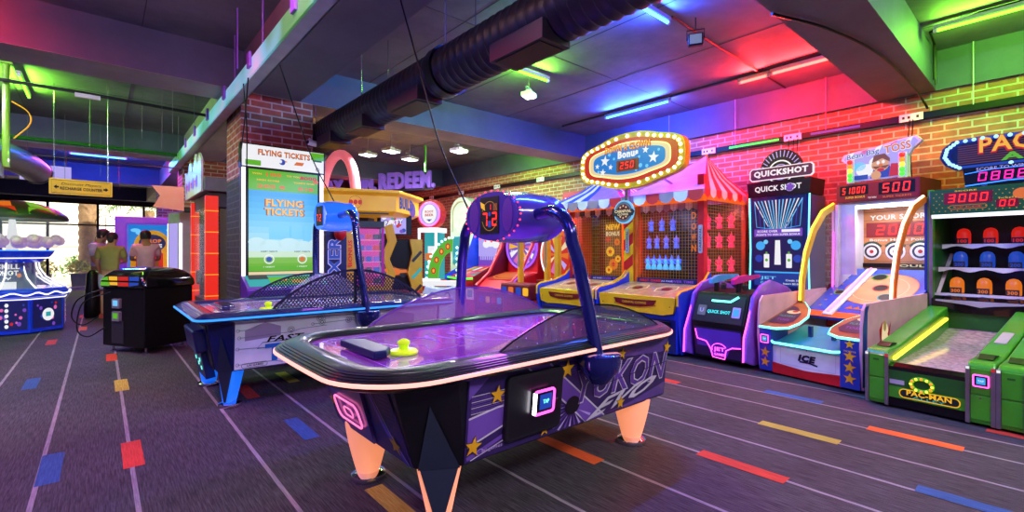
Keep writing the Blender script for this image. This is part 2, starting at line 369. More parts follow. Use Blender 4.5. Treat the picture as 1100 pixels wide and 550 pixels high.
# ------------------------------------------------------------------ ceiling services
def lamp_area(loc, rot, sx, sy, power, col):
    l = bpy.data.lights.new('light', 'AREA'); l.shape = 'RECTANGLE'; l.size = sx; l.size_y = sy; l.energy = power; l.color = col
    o = bpy.data.objects.new('light', l); C.objects.link(o); o.location = loc; o.rotation_euler = rot; return o
LP = 2.1
TC = {'green': ('6cff28', (.25, 1, .04)), 'blue': ('3c84ff', (.08, .3, 3.1)), 'red': ('ff4a40', (1.6, .03, .03)), 'magenta': ('ff60d0', (1.0, .2, .9)), 'pink': ('ffc0c8', (1, .5, .6)), 'white': ('f4ecff', (.95, .86, 1.0))}
for k, (h, c) in TC.items(): glow('tube_'+k, h, {'blue': 9, 'red': 9, 'green': 6}.get(k, 5))
def tube_light(p, q, col, label, power=26, z=3.47):
    t = thing('tube_light', label, 'tube light', ((p[0]+q[0])/2, (p[1]+q[1])/2, z))
    c = Vector(((p[0]+q[0])/2, (p[1]+q[1])/2, z)); P = Vector((*p, z))-c; Q = Vector((*q, z))-c; d = (Q-P).normalized(); s = Vector((-d.y, d.x, 0))
    b = MB(); b.tube([P, Q], .016, 'tube_'+col, 10); b.build('tube', t, smooth=True)
    b = MB()
    pts = lambda a, w, z0: [(a+s*w)+Vector((0, 0, z0)), (a-s*w)+Vector((0, 0, z0))]
    r0 = [P-d*.03+s*.022+Vector((0, 0, .018)), P-d*.03-s*.022+Vector((0, 0, .018)), Q+d*.03-s*.022+Vector((0, 0, .018)), Q+d*.03+s*.022+Vector((0, 0, .018))]
    b.loft([r0, [v+Vector((0, 0, .035)) for v in r0]], 'lt_grey')
    for a in (P-d*.015, Q+d*.015): b.tube([a-d*.015, a+d*.015], .02, 'white', 8)
    b.build('housing', t)
    if Zc-z > .055:
        for k in (.15, .85):
            b = MB(); a = P.lerp(Q, k); b.tube([a+Vector((0, 0, .05)), a+Vector((0, 0, Zc-z))], .004, 'steel', 6); b.build('hanger', t)
    L = (Q-P).length
    a = math.atan2(d.y, d.x)
    lamp_area(tuple(c+Vector((0, 0, -.03))), (0, 0, a), L, .03, power*LP*.8, TC[col][1])
    for sg in (-1, 1):
        D = s*sg; zx = -D; xx = d; yy = zx.cross(xx)
        R3 = Matrix((xx, yy, zx)).transposed()
        lamp_area(tuple(c+D*.045+Vector((0, 0, .02))), R3.to_euler(), L, .05, power*LP*.45, TC[col][1])
tube_light((3.46, 4.32), (4.34, 4.32), 'green', 'bright green tube light on the ceiling beside the black duct')
tube_light((3.0, 2.47), (4.12, 2.47), 'blue', 'blue tube light at top of picture nearest the floodlight')
tube_light((6.28, 4.87), (6.28, 3.75), 'blue', 'blue tube light above the oval clown game sign')
tube_light((6.3, 2.72), (6.3, 2.4), 'red', 'short red tube light end to end with a longer red one')
tube_light((6.28, 2.32), (6.28, 1.66), 'red', 'long red tube light above the target game, near the concrete beam')
tube_light((6.3, .8), (6.3, -.35), 'green', 'long green tube light above the green alley games')
tube_light((-.77, 8.5), (-.77, 9.6), 'green', 'green tube light above the ball bowl machine and green post')
tube_light((-.5, 14.4), (.45, 14.4), 'blue', 'blue tube light above the yellow hanging counter sign')
tube_light((.02, 12.4), (.02, 13.6), 'red', 'red tube light seen end-on above the blue tube', z=3.5)
tube_light((-1.6, 5.3), (-.9, 5.6), 'red', 'red tube light out of frame above the near carpet', 24)
tube_light((.2, .2), (.2, -1.0), 'magenta', 'added magenta fill tube over the camera side carpet', 14)  # unseen fill tube added to tint the room magenta
tube_light((-2.5, 2.2), (-2.5, 1.0), 'blue', 'blue fill tube added unseen over the open carpet by the far side wall', 14)  # added off-frame fill; no such tube is in view
tube_light((3.2, -1.4), (4.4, -1.4), 'white', 'added white fill tube on ceiling behind the camera', 46)  # added fill lamp for the camera side, out of view
tube_light((-.2, 3.1), (.9, 3.1), 'pink', 'pale pink fill tube added out of view over the near end of the tables', 24)  # unseen tube, added and tinted to brighten the brick column
tube_light((4.6, 6.95), (5.6, 6.95), 'white', 'white fill tube added out of sight behind the concrete beam over the far machines', 16, z=3.5)  # fill added where the beam hides the fixture
tube_light((4.4, 12.6), (5.2, 13.0), 'red', 'red tube light in front of the dark end wall', 14, z=3.0)

def downlight(x, y, z, label, pw=30):
    t = thing('downlight', label, 'ceiling light', (x, y, z), 20, 'square white downlights')
    b = MB(); b.box(-.15, .15, -.12, .12, 0, .05, 'lt_grey'); b.box(-.05, .05, -.04, .04, .05, .09, 'lt_grey'); b.build('housing', t)
    b = MB(); b.box(-.135, .135, -.105, .105, -.008, 0, 'e_white_hi'); b.build('lens', t)
    b = MB(); b.tube([(-.13, 0, .02), (-.14, 0, .12), (.14, 0, .12), (.13, 0, .02)], .006, 'grey', 6); b.tube([(0, 0, .12), (0, 0, Zc-z)], .006, 'grey', 6); b.build('bracket', t)
    if pw < 10: t.scale = (.6, .6, (Zc-z)/(Zc-z))
    lamp_area((x, y, z-.03), (0, 0, 0), .2, .15, pw*LP, (.95, .9, 1))
downlight(4.33, 8.63, 3.25, 'brightest square white downlight, second from the pink ring arch')
downlight(4.12, 9.25, 3.25, 'square white downlight nearest the pink ring arch')
downlight(5.34, 7.76, 3.25, 'square white downlight above the purple letters')
downlight(5.0, 9.1, 3.25, 'small square white downlight beside the green ceiling rod')
downlight(4.3, 4.62, 3.33, 'small square downlight below the green tube light', 8)

# duct
t = thing('ventilation_duct', 'long black round ventilation duct hanging under the ceiling', 'duct', (2.22, 1.2, 2.79))
b = MB(); prof = []
y = 0
while y < 5.5:
    prof += [(.186, y), (.186, y+.062), (.191, y+.068), (.191, y+.078), (.186, y+.084)]; y += .086
b.lathe(prof, (0, 0, 0), 'duct_paint' if 'duct_paint' in MATS else 'black', 32, 'y'); mat('duct', '26222c', .45, metal=.2); b.mats = ['duct']
b.build('pipe', t, smooth=True)
b = MB(); b.lathe([(.185, 2.15), (.21, 2.15), (.21, 2.24), (.185, 2.24)], (0, 0, 0), 'black', 32, 'y'); b.build('collar', t, smooth=True)
for (y0, y1) in ((.86, 1.38), (2.37, 2.93), (3.5, 3.95), (4.4, 4.85)):
    b = MB(); b.box(-.19, .06, y0, y1, -.225, -.10, 'duct'); b.box(-.17, .04, y0+.04, y1-.04, -.23, -.225, 'black'); b.build('air_outlet', t, bevel=.005)
for y in (.5, 2.0, 3.6, 5.0):
    for x in (-.15, .15): b = MB(); b.tube([(x, y, .1), (x, y, Zc-2.79)], .005, 'steel', 6); b.build('hanger', t)

# grey duct at far left
t = thing('ventilation_duct', 'grey round duct with branch boxes above the ball bowl machine', 'duct', (-.98, 9.0, 2.72))
b = MB(); b.tube([(-.5, -1.6, 0), (-.35, .2, 0), (.05, 2.2, 0), (.12, 2.9, -.02)], .2, 'grey', 24); b.build('pipe', t, smooth=True)
b = MB(); b.tube([(.12, 2.9, -.02), (.125, 3.0, -.02)], .21, 'dark_grey', 24); b.build('end_cap', t, smooth=True)
for y in (-.9, -.1, .8):
    b = MB(); b.box(-.65, -.1, y, y+.45, -.36, -.12, 'lt_grey'); b.build('branch_box', t, bevel=.01)
for x, y in ((-.62, -1.2), (-.1, 1.6)): b = MB(); b.tube([(x, y, 0), (x, y, .85)], .006, 'steel', 6); b.build('hanger', t)

# green post, conduits
b = MB(); b.tube([(-.87, 8.4, 2.3), (-.87, 8.4, Zc)], .035, 'lt_green', 12); b.box(-.93, -.81, 8.34, 8.46, Zc-.02, Zc, 'lt_green'); tag(b.build('pipe_post', smooth=False), 'green vertical pipe hanging from ceiling beside green tube light', 'pipe')
b = MB(); b.tube([(-5, 8.3, 3.33), (-.2, 8.3, 3.33), (1.2, 8.32, 3.3)], .022, 'dark_grey', 8); tag(b.build('conduit_pipe', smooth=True), 'dark conduit crossing the ceiling behind first beam, above green tube', 'pipe')
b = MB(); b.tube([(-5, 10.6, 3.05), (1.2, 10.6, 3.05)], .03, 'dk_green', 8); tag(b.build('conduit_pipe', smooth=True), 'green horizontal pipe above the yellow hanging sign', 'pipe')
b = MB(); b.tube([(-5, 10.9, 2.85), (1.2, 10.9, 2.85)], .012, 'steel', 8); tag(b.build('sprinkler_pipe', smooth=True), 'thin pale pipe just below the green pipe', 'pipe')
b = MB(); b.tube(crv([(-.82, 8.36, 3.1), (-.68, 8.36, 3.0), (-.66, 8.36, 2.85), (-.8, 8.36, 2.65)]), .008, 'yellow', 6); tag(b.build('loose_cable', smooth=True), 'thin yellow cable curling beside the green post', 'cable')
b = MB(); b.box(-.25, .0, 8.25, 8.3, 3.26, 3.31, 'white'); tag(b.build('junction_box'), 'white box strapped to the dark ceiling conduit', 'junction box')
b = MB(); b.tube([(5.2, 2.5, Zc-.02), (6.0, 2.5, Zc-.02), (7.2, 2.5, Zc-.02)], .012, 'dark_grey', 6); b.tube([(6.32, 1.5, Zc-.02), (6.32, 5.9, Zc-.02)], .014, 'dark_grey', 6); b.tube([(4.2, 2.47, Zc-.02), (5.2, 2.5, Zc-.02)], .012, 'dark_grey', 6)
tag(b.build('conduit_pipe', smooth=True), 'dark conduit along ceiling feeding the red and blue tubes', 'pipe')
b = MB(); b.tube(crv([(3.9, 1.45, Zs-.03), (4.5, 1.25, Zs-.03), (5.4, 1.1, Zs-.03), (6.6, 1.05, Zs-.05), (7.15, 1.02, 2.98), (7.22, 1.0, 2.92)]), .012, 'black', 8); tag(b.build('power_cable', smooth=True), 'black cable sagging along underside of beam to the wall rail', 'cable')
b = MB(); b.tube([(6.9, .9, Zs+.03), (6.9, .9, Zc-.03), (6.5, .88, Zc-.03), (6.32, .5, Zc-.03), (6.32, -1.5, Zc-.03)], .012, 'black', 8); b.tube([(7.0, .9, Zs), (7.0, .9, Zc-.05)], .01, 'black', 8)
tag(b.build('conduit_pipe', smooth=True), 'dark conduit climbing the green lit side of the beam', 'pipe')
b = MB(); b.tube([(5.3, 8.97, 3.0), (5.3, 8.97, Zc)], .025, 'green', 10); tag(b.build('ceiling_rod', smooth=True), 'green rod hanging from ceiling above purple letters', 'rod')
b = MB(); b.tube([(2.95, 8.4, 2.5), (2.95, 8.4, Zc)], .012, 'dark_grey', 8); tag(b.build('ceiling_rod', smooth=True), 'thin dark rod dropping to the yellow canopy', 'rod')
# thin hanger rods
for i, (x, y, z) in enumerate([(.9, 7.2, 2.9), (.75, 8.0, 2.9), (.6, 7.6, 2.6), (.45, 8.6, 2.9), (-.12, 9.4, 2.8), (.3, 10.4, 2.9), (1.0, 9.8, 2.8), (-.9, 11.0, 2.9), (-.45, 10.9, 2.35), (.0, 10.9, 2.6), (.3, 13.2, 2.6), (-1.3, 12.6, 2.6)]):
    b = MB(); b.tube([(x, y, z), (x, y, Zc)], .0035, 'grey', 6)
    tag(b.build('hanger_rod', smooth=True), 'thin metal hanger rod dropping from the ceiling at the left bay'.replace(' at the left bay', ' behind the first beam'), 'rod', 'thin hanger rods behind the first beam')
for i, (x, y, z) in enumerate([(1.08, 4.6, 3.0), (1.08, 5.75, 3.0), (.98, 5.1, 3.0)]):
    b = MB(); b.tube([(x, y, z), (x, y, Zc)], .006, 'violet', 6)
    tag(b.build('hanger_rod', smooth=True), ['purple hanger rod holding the near end of the coloured tray', 'purple hanger rod nearest the brick column', 'purple hanger rod between two others on the tray'][i], 'rod')
# coloured tray running beside the columns
t = thing('light_tray', 'long hanging metal tray with pale glowing side running past the brick column', 'cable tray', (1.12, 3.0, 2.9))
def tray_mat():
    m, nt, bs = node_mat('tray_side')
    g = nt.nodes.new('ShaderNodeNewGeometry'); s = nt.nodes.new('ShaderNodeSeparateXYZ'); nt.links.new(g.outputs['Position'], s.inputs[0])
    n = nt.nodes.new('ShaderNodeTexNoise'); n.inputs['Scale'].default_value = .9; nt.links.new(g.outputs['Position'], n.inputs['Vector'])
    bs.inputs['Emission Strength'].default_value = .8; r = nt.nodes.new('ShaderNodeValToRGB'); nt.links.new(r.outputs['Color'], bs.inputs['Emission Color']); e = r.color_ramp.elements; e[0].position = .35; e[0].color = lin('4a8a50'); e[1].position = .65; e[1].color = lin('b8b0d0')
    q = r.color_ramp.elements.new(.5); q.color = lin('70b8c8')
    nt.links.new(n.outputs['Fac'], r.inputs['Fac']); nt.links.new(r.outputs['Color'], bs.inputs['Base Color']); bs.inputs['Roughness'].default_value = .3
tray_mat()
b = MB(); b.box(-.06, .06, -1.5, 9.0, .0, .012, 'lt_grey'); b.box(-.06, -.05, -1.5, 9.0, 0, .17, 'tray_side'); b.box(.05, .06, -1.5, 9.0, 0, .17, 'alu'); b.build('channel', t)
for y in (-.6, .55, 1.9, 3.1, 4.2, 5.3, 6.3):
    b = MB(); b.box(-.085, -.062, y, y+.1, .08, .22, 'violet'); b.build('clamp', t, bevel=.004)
# low dark bulkhead below the tray at second column
t = thing('ceiling_sign_box', 'dark timber sign box with white graphic panel above red lit booth', 'sign box', (1.2, 8.4, 0))
b = MB(); b.box(.0, 1.0, .15, 2.0, 2.21, 2.42, 'grey'); b.build('box', t, bevel=.01)
b = MB(); f = Fr((-.01, 2.0, 2.2), (0, -1, 0), (0, 0, 1)); b.ext(f, [(0, 0), (1.8, 0), (1.8, .5), (1.6, .62), (1.45, .45), (1.2, .66), (.9, .4), (.6, .6), (.3, .42), (0, .5)], 0, .03, 'e_white_dim' if 'e_white_dim' in MATS else 'white')
for u in (.2, .55, 1.0, 1.4): b.poly(f, ell(u, .2, .08, .1, 10), 's_purple', .035)
for u in (.35, .8, 1.2): b.poly(f, starp(u, .2, .09), 's_red', .035)
b.build('graphic_panel', t)

# wall rail with sockets
t = thing('power_rail', 'black power rail running along the brick wall above the machines', 'power rail', (Xw, 0, 2.85))
b = MB(); b.box(-.06, -.005, -3, 14.5, -.035, .045, 'black'); b.build('rail', t, bevel=.004)
for y in (-.6, 1.15, 2.42, 3.62, 5.4, 7.4, 8.9, 10.4, 11.9):
    b = MB(); b.box(-.075, -.058, y-.11, y+.11, -.04, .05, 'white')
    for q in (-.06, .02, .07): b.box(-.078, -.075, y+q-.012, y+q+.012, -.01, .02, 'dark_grey')
    b.build('socket_plate', t, bevel=.003)
for y0, y1, m in ((2.6, 3.3, 'e_green'), (1.65, 2.2, 's_blue')):
    b = MB(); b.box(-.066, -.06, y0, y1, -.01, .02, m); b.build('tape', t)
for i, (y, l) in enumerate([(1.13, .95), (1.16, .6), (2.4, .8), (2.46, .95), (2.35, .7), (3.6, .5)]):
    b = MB(); b.tube([(Xw-.085, y, 2.82), (Xw-.09, y+.02, 2.82-l*.5), (Xw-.06, y, 2.82-l)], .006, 'black', 6)
    tag(b.build('hanging_lead', smooth=True), 'thin black lead dropping down the brick from a rail socket', 'cable', 'black leads hanging from the wall rail')
for i, (y, m) in enumerate([(2.02, 'pink'), (3.2, 'lilac'), (.62, 'white'), (4.3, 'lilac')]):
    x = 6.95 if i else 6.9
    b = MB(); b.tube([(Xw-.08, y, 2.88), (Xw-.08, y, Zc)], .005, m, 6)
    tag(b.build('suspension_wire', smooth=True), ['thin pink lit wire from ceiling to rail beyond red tube', 'thin wire from ceiling to rail above quick draw cabinet', 'pale wire from ceiling to rail beside green tube', 'thin wire from ceiling to rail behind oval sign'][i], 'wire')

# floodlight & sensors
t = thing('floodlight', 'small black floodlight with pale lens hung from ceiling', 'floodlight', (4.43, 2.35, 3.35), -60)
b = MB(); b.box(-.07, .07, -.03, .03, -.06, .06, 'black'); b.build('housing', t, bevel=.008)
b = MB(); b.box(-.055, .055, -.036, -.03, -.045, .045, 's_grey'); b.build('lens', t)
b = MB(); b.tube([(-.08, 0, 0), (-.08, 0, .1), (.08, 0, .1), (.08, 0, 0)], .006, 'black', 6); b.tube([(0, 0, .1), (0, 0, Zc-3.35)], .006, 'black', 6); b.build('bracket', t)
# cctv camera on column corner
t = thing('security_camera', 'small white bullet camera on the brick column corner', 'camera', (2.0, 6.1, 2.62), 25)
b = MB(); b.lathe([(.03, -.08), (.035, -.07), (.035, .05), (.03, .06)], (0, 0, 0), 'white', 14, 'x'); b.build('body', t, smooth=True)
b = MB(); b.lathe([(.024, -.083), (.024, -.08)], (0, 0, 0), 'black', 12, 'x'); b.build('lens', t)
b = MB(); b.tube([(.0, .0, .02), (-.02, .04, .06)], .012, 'white', 8); b.build('mount', t)

# slack cables from ceiling to table arches
def cable(name, pts, label, r=.006): 
    b = MB(); b.tube(crv(pts), r, 'black', 6); return tag(b.build(name, smooth=True), label, 'cable')
cable('power_cable', [(1.65, 3.15, Zs-.01), (1.75, 3.05, 2.6), (1.86, 2.95, 2.05), (1.95, 2.72, 1.56)], 'black cable dropping from ceiling to purple table scoreboard')
cable('power_cable', [(1.3, 4.95, Zs-.01), (1.42, 4.9, 2.7), (1.6, 4.9, 2.2), (1.8, 4.85, 1.78)], 'black cable dropping from ceiling beam to blue table scoreboard')
cable('power_cable', [(1.05, 5.2, 2.9), (1.1, 5.3, 2.5), (1.15, 5.55, 2.0), (1.2, 5.8, 1.75)], 'black cable sloping from tray towards the screen cabinet')
cable('power_cable', [(1.05, 5.0, 2.9), (1.08, 5.3, 2.55), (1.14, 5.8, 2.3), (1.16, 6.05, 2.28)], 'short black cable from tray to cabinet header')

# hanging counter sign
t = thing('hanging_sign', 'yellow hanging sign with black recharge counter lettering and two arrows', 'sign', (-.2, 9.0, 2.06), 3)
b = MB(); b.box(-.33, .33, -.012, .012, 0, .215, 'yellow_lit' if 'yellow_lit' in MATS else 'yellow'); f = Fr((0, -.012, 0))
b.strip(f, rect(-.305, .02, .305, .195), .005, 'black', .002, True)
b.text('Discount Players', f, 0, .143, .42, .045, 'black', .003, 0, .3); b.text('RECHARGE COUNTER', f, .0, .085, .44, .042, 'black', .003, .03)
for sx in (-1, 1):
    b.poly(f, [(sx*(.285), .1), (sx*.255, .13), (sx*.255, .112), (sx*.232, .112), (sx*.232, .088), (sx*.255, .088), (sx*.255, .07)][::sx or 1], 'black', .003)
b.build('board', t)
for x in (-.28, .28): b = MB(); b.tube([(x, 0, .21), (x, 0, Zc-2.06)], .005, 'steel', 6); b.build('rod', t)
t = thing('hanging_sign', 'small pale blue sign panel behind the yellow hanging sign', 'sign', (-.78, 12.6, 2.62), 3)
b = MB(); b.box(-.35, .35, -.01, .01, 0, .3, 's_lilac'); b.build('board', t)
for x in (-.28, .28): b = MB(); b.tube([(x, 0, .3), (x, 0, Zc-2.62)], .005, 'steel', 6); b.build('rod', t)

# redeem letters
t = thing('letter_sign', 'large purple letters reading win redeem hung from the ceiling', 'sign', (5.35, 11.2, 2.85), -58)
f = Fr((0, 0, 0)); mat('letter_purple', '7a5ac0', .4, em='7a5ac0', es=.45)
b = MB(); b.text('REDEEM.', f, .72, .2, 1.55, .42, 'letter_purple', .05, .045, depth=.08); b.build('lettering', t)
b = MB(); b.text('WIN.', f, -.55, .16, .8, .36, 'letter_purple', .05, .045, depth=.08); b.build('lettering', t)
b = MB(); b.text('PLAY.', f, -1.55, .12, .95, .36, 'letter_purple', .05, .045, depth=.08); b.build('lettering', t)
b = MB(); b.box(-2.7, 1.45, -.03, .0, -.06, -.02, 'dark_grey'); b.tube([(-1.6, 0, -.03), (-1.6, 0, .7)], .01, 'dark_grey', 6); b.tube([(1.2, 0, -.03), (1.2, 0, .7)], .01, 'dark_grey', 6); b.build('rail', t)
# ------------------------------------------------------------------ air hockey tables
mat('hood', '0a1448', .4, spec=.3); mat('rim_black', '101016', .34, coat=.3); mat('yukon_fill', '5a3494', .3); mat('rim_blue', '1a2250', .22, coat=.7); mat('playfield_purple', '8c48b0', .12, coat=1, em='8028b8', es=.10, noise=(2, .15)); mat('playfield_white', 'c8c0d0', .12, coat=.8)  # playfield_purple glows faintly for the scoreboard light falling on it
mat('body_purple', '5c4290', .3, coat=.4); mat('body_dark', '0c0c12', .35, coat=.2); mat('line_white', 'c8c4d4', .4); mat('mid_purple', '6a4aa8', .35); mat('deep_purple', '33225c', .35)
mat('panel_ft', 'd8e6ec', .35); mat('circuit', '6a8a98', .4); mat('ft_house', '9a90b8', .4); mat('ft_blue', '1c6cb8', .35); mat('wedge_grey', '2a3444', .3); mat('arch_purple', '20287c', .14, metal=.5, coat=.9); mat('arch_blue', '1c2c6a', .14, metal=.5, coat=.9)
mat('drum_purple', '4a3ca8', .2, metal=.1, coat=.8); mat('drum_blue', '1c50e8', .15, coat=.8, em='2068f8', es=.9); mat('mallet', 'c8f01c', .3, em='a8e010', es=.35)
glow('leg_peach', 'ff9868', .8, 'f0b090'); glow('leg_blue', '1470ff', .8, '3080e0'); glow('e_handle', 'ff70a8', 1.8); glow('e_pinkdot', 'ff4070', 1.6); glow('led_peach', 'ffa094', 2.1); glow('led_blue', '2c90ff', 1.5)
def rim_ring(L, W, R, ins, z, bulge=0, n=9, side=0):
    x0, x1, y0, y1 = ins, L-ins, ins, W-ins; r = max(R-ins, .03); p = []
    for cx, cy, a in ((x1-r, y1-r, 0), (x0+r, y1-r, 90), (x0+r, y0+r, 180), (x1-r, y0+r, 270)):
        for i in range(n+1):
            t = math.radians(a+90*i/n); p.append([cx+r*math.cos(t), cy+r*math.sin(t), z])
        if a == 90:   # left end: extra points so the end can bow outwards
            for k in range(1, 6): p.append([x0, y1-r-(y1-y0-2*r)*k/6, z])
        if a == 270:
            for k in range(1, 6): p.append([x1, y0+r+(y1-y0-2*r)*k/6, z])
    for q in p:
        k = 1-((q[1]-W/2)/(W/2))**2
        f = abs(q[0]-L/2)/(L/2)
        q[0] += bulge*k*(1 if q[0] > L/2 else -1)*max(0, f*4-3)
    return [tuple(q) for q in p]

def leg_cone(x, y, top, bot, m, parent, z1=.34, shape='cone', label=None):
    b = MB(); prof = []
    for k in range(9):
        t = k/8; z = z1+(.045-z1)*t; r = top+(bot-top)*(t**1.4); prof.append((r, z))
    b.lathe(prof, (x, y, 0), m, 28); o = b.build('leg', parent, smooth=True, label=label)
    b = MB(); b.lathe([(bot+.03, 0), (bot+.035, .012), (bot+.03, .03), (bot+.004, .045)], (x, y, 0), 'chrome', 28); b.build('foot', o, smooth=True)
    return o

def arc_shield(mb, x0, x1, y, z0, h, m, th=.012, n=28, p=1.0):
    fr = Fr((0, y, 0)); pts = [(x0, z0)]
    top = [(x0+(x1-x0)*i/n, z0+h*(math.sin(PI*i/n)**p)) for i in range(n+1)]
    mb.ext(fr, [(x1, z0)]+list(reversed(top[1:-1]))+[(x0, z0)], -th, 0, m)
    return top

def hockey(name, label, loc, L, W, kind):
    Y = kind == 'purple'
    t = thing(name, label, 'air hockey table', loc)
    R, bu = (.34, .02) if Y else (.10, 0)
    # rim: stepped, ribbed outer band and a smooth inner lip
    prof = [(.05, .70), (.015, .715), (.0, .727), (.0, .752), (.010, .754), (.011, .760), (.022, .762), (.023, .767), (.034, .769), (.035, .774), (.046, .776), (.048, .780), (.065, .785), (.09, .788), (.115, .787), (.145, .780), (.162, .770), (.165, .745)]
    b = MB(); b.loft([rim_ring(L, W, R, i, z, bu) for i, z in prof], 'rim_black' if Y else 'rim_blue', cap0=True, cap1=False); b.build('rim', t, smooth=True)
    b = MB(); b.loft([rim_ring(L, W, R, i, z, bu) for i, z in [(-.001, .731), (-.007, .734), (-.007, .746), (-.001, .749)]], 'led_peach' if Y else 'led_blue', cap0=False, cap1=False); b.build('light_strip', t, label='glowing peach light strip' if Y else 'glowing blue light strip')
    b = MB(); b.loft([rim_ring(L, W, R, .165, z, bu) for z in (.74, .757)], 'playfield_purple' if Y else 'playfield_white'); fp = Fr((0, 0, .757), (1, 0, 0), (0, 1, 0))
    lm = 'violet' if Y else 'lt_blue'
    b.strip(fp, rect(.25, .25, L-.25, W-.25), .008, lm, .001, True); b.strip(fp, [(L/2, .2), (L/2, W-.2)], .012, lm, .001)
    b.strip(fp, ell(L/2, W/2, .22, n=28), .008, lm, .001, True); b.strip(fp, ell(.2, W/2, .3, n=16, a0=-70, a1=70), .008, lm, .001)
    if Y:
        b.text('YUKON', fp, 1.05, .78, .75, .22, lm, .0012, 0, 0); 
        b.strip(fp, [(.55, .45), (.62, .6), (.55, .75), (.78, .85), (.72, .62), (.92, .5)], .008, lm, .0015, True)
    else: b.text('FAST TRACK', fp, 1.3, .7, .9, .16, lm, .0012, 0, 0)
    b.build('playfield', t)
    # body: tapered eight-sided box
    if Y: top = [(.21, .18), (.48, .09), (L-.16, .09), (L-.09, .17), (L-.09, W-.2), (L-.2, W-.11), (.36, W-.11), (.21, W-.2)]; bot = [(.35, .24), (.53, .13), (L-.14, .13), (L-.1, .18), (L-.1, W-.22), (L-.2, W-.15), (.5, W-.15), (.35, W-.22)]
    else: top = [(.10, .2), (.26, .10), (L-.2, .10), (L-.1, .2), (L-.1, W-.2), (L-.2, W-.10), (.26, W-.10), (.10, W-.2)]; bot = [(.17, .24), (.28, .14), (L-.2, .14), (L-.12, .22), (L-.12, W-.22), (L-.2, W-.14), (.28, W-.14), (.17, W-.24)]
    z0, z1 = .30, .715
    bd = 'body_dark' if Y else 'dk_blue'
    b = MB(); b.loft([[(x, y, z0) for x, y in bot], [(x, y, z1) for x, y in top]], bd); b.build('cabinet', t, bevel=.008)
    # front graphic panel
    O = Vector((bot[1][0], bot[1][1], z0)); T = Vector((bot[1][0], top[1][1], z1)); fr = Fr(O, (1, 0, 0), T-O); H = (T-O).length; PW = L-.14-bot[1][0] if Y else L-.2-bot[1][0]
    b = MB()
    if Y:
        b.ext(fr, rect(-.0, .012, PW, H-.02), 0, .006, 'deep_purple'); w = .008
        def clip(pts): return [(min(max(u, 0.005), PW-.005), min(max(v, .015), H-.022)) for u, v in pts]
        b.poly(fr, clip([(.0, H), (.12, H), (.0, .30)]), 'mid_purple', w)
        b.poly(fr, [(.01, .09), (.30, .17), (.30, .25), (.01, .21)], 'mid_purple', w); b.strip(fr, [(.01, .215), (.3, .255)], .009, 'line_white', w+.001); b.strip(fr, [(.01, .085), (.3, .165)], .009, 'line_white', w+.001)
        b.strip(fr, [(.01, .03), (.42, .15)], .02, 'mid_purple', w); b.strip(fr, [(.03, .02), (.5, .14)], .006, 'line_white', w+.001)
        b.poly(fr, [(.36, H-.025), (.50, H-.025), (.98, .015), (.82, .015)], 'mid_purple', w); b.strip(fr, [(.355, H-.025), (.82, .015)], .009, 'line_white', w+.001); b.strip(fr, [(.505, H-.025), (.985, .015)], .009, 'line_white', w+.001)
        b.poly(fr, [(1.0, .02), (PW-.01, .02), (PW-.01, .10), (1.25, .04)], 'body_purple', w)
        b.poly(fr, [(.62, H-.025), (PW-.01, H-.025), (PW-.01, H-.11), (.78, H-.06)], 'body_purple', w)
        for k in range(15): b.strip(fr, [(.55+.03*k, H-.05-.013*k*0-.013*(k % 8)), (PW-.03, H-.05-.013*(k % 8))], .0022, 'mid_purple', w+.0005)
        for k in range(10): b.strip(fr, [(.02, .235+.009*k), (.28, .235+.009*k)], .003, 'line_white' if k % 3 == 0 else 'mid_purple', w+.0015)
        for k in range(13):
            a = math.radians(180+k*15-20); c, s_ = math.cos(a), math.sin(a); r1 = .19
            v1 = .13+r1*s_*.75; 
            if v1 < .02: r1 = min(r1, (.13-.02)/(-s_*.75)) if s_ < 0 else r1
            b.poly(fr, [(.70+.055*c, .13+.05*s_), (.70+r1*math.cos(a-.05), .13+r1*math.sin(a-.05)*.75), (.70+r1*math.cos(a+.05), .13+r1*math.sin(a+.05)*.75)], 'lilac' if k % 2 else 'mid_purple', w+.002)
        b.poly(fr, ell(.70, .135, .058, .05, 18), 'body_dark', w+.003)
        b.text('YUKON', fr, 1.17, .225, .90, .195, 'line_white', w+.003, .035, .25); b.text('YUKON', fr, 1.17, .226, .885, .182, 'yukon_fill', w+.004, .008, .25)
        b.strip(fr, [(.86, .20), (1.62, .24)], .006, 'deep_purple', w+.005)
        b.text('EVO', fr, 1.16, .095, .70, .085, 'line_white', w+.005, .03, .9, rot=6)
        for u, v, r, ro in ((.04, .085, .055, 10), (.165, .30, .052, 5), (.49, .055, .042, 0), (.635, .345, .06, 0), (1.11, .36, .045, 8), (1.13, .06, .055, 5), (1.60, .335, .05, 10)):
            r2 = min(r, v-.012) if v < r+.012 else r
            b.star(fr, u, v, r2, 'brown', w+.006, ro); b.star(fr, u, v, r2*.88, 'star_gold', w+.007, ro)
        b.text('lai games', fr, .15, .05, .12, .022, 'lilac', w+.006, .01); b.strip(fr, ell(.08, .05, .018, .014, 12), .003, 'lilac', w+.006, True)
    else:
        b.ext(fr, rect(0, .012, PW, H-.02), 0, .006, 'panel_ft'); w = .008
        b.poly(fr, [(.07, .24), (.34, .26), (.34, .34), (.22, .385), (.07, .33)], 'ft_house', w)
        b.poly(fr, [(1.1, .2), (1.6, .2), (1.6, .34), (1.35, .385), (1.1, .34)], 'ft_house', w)
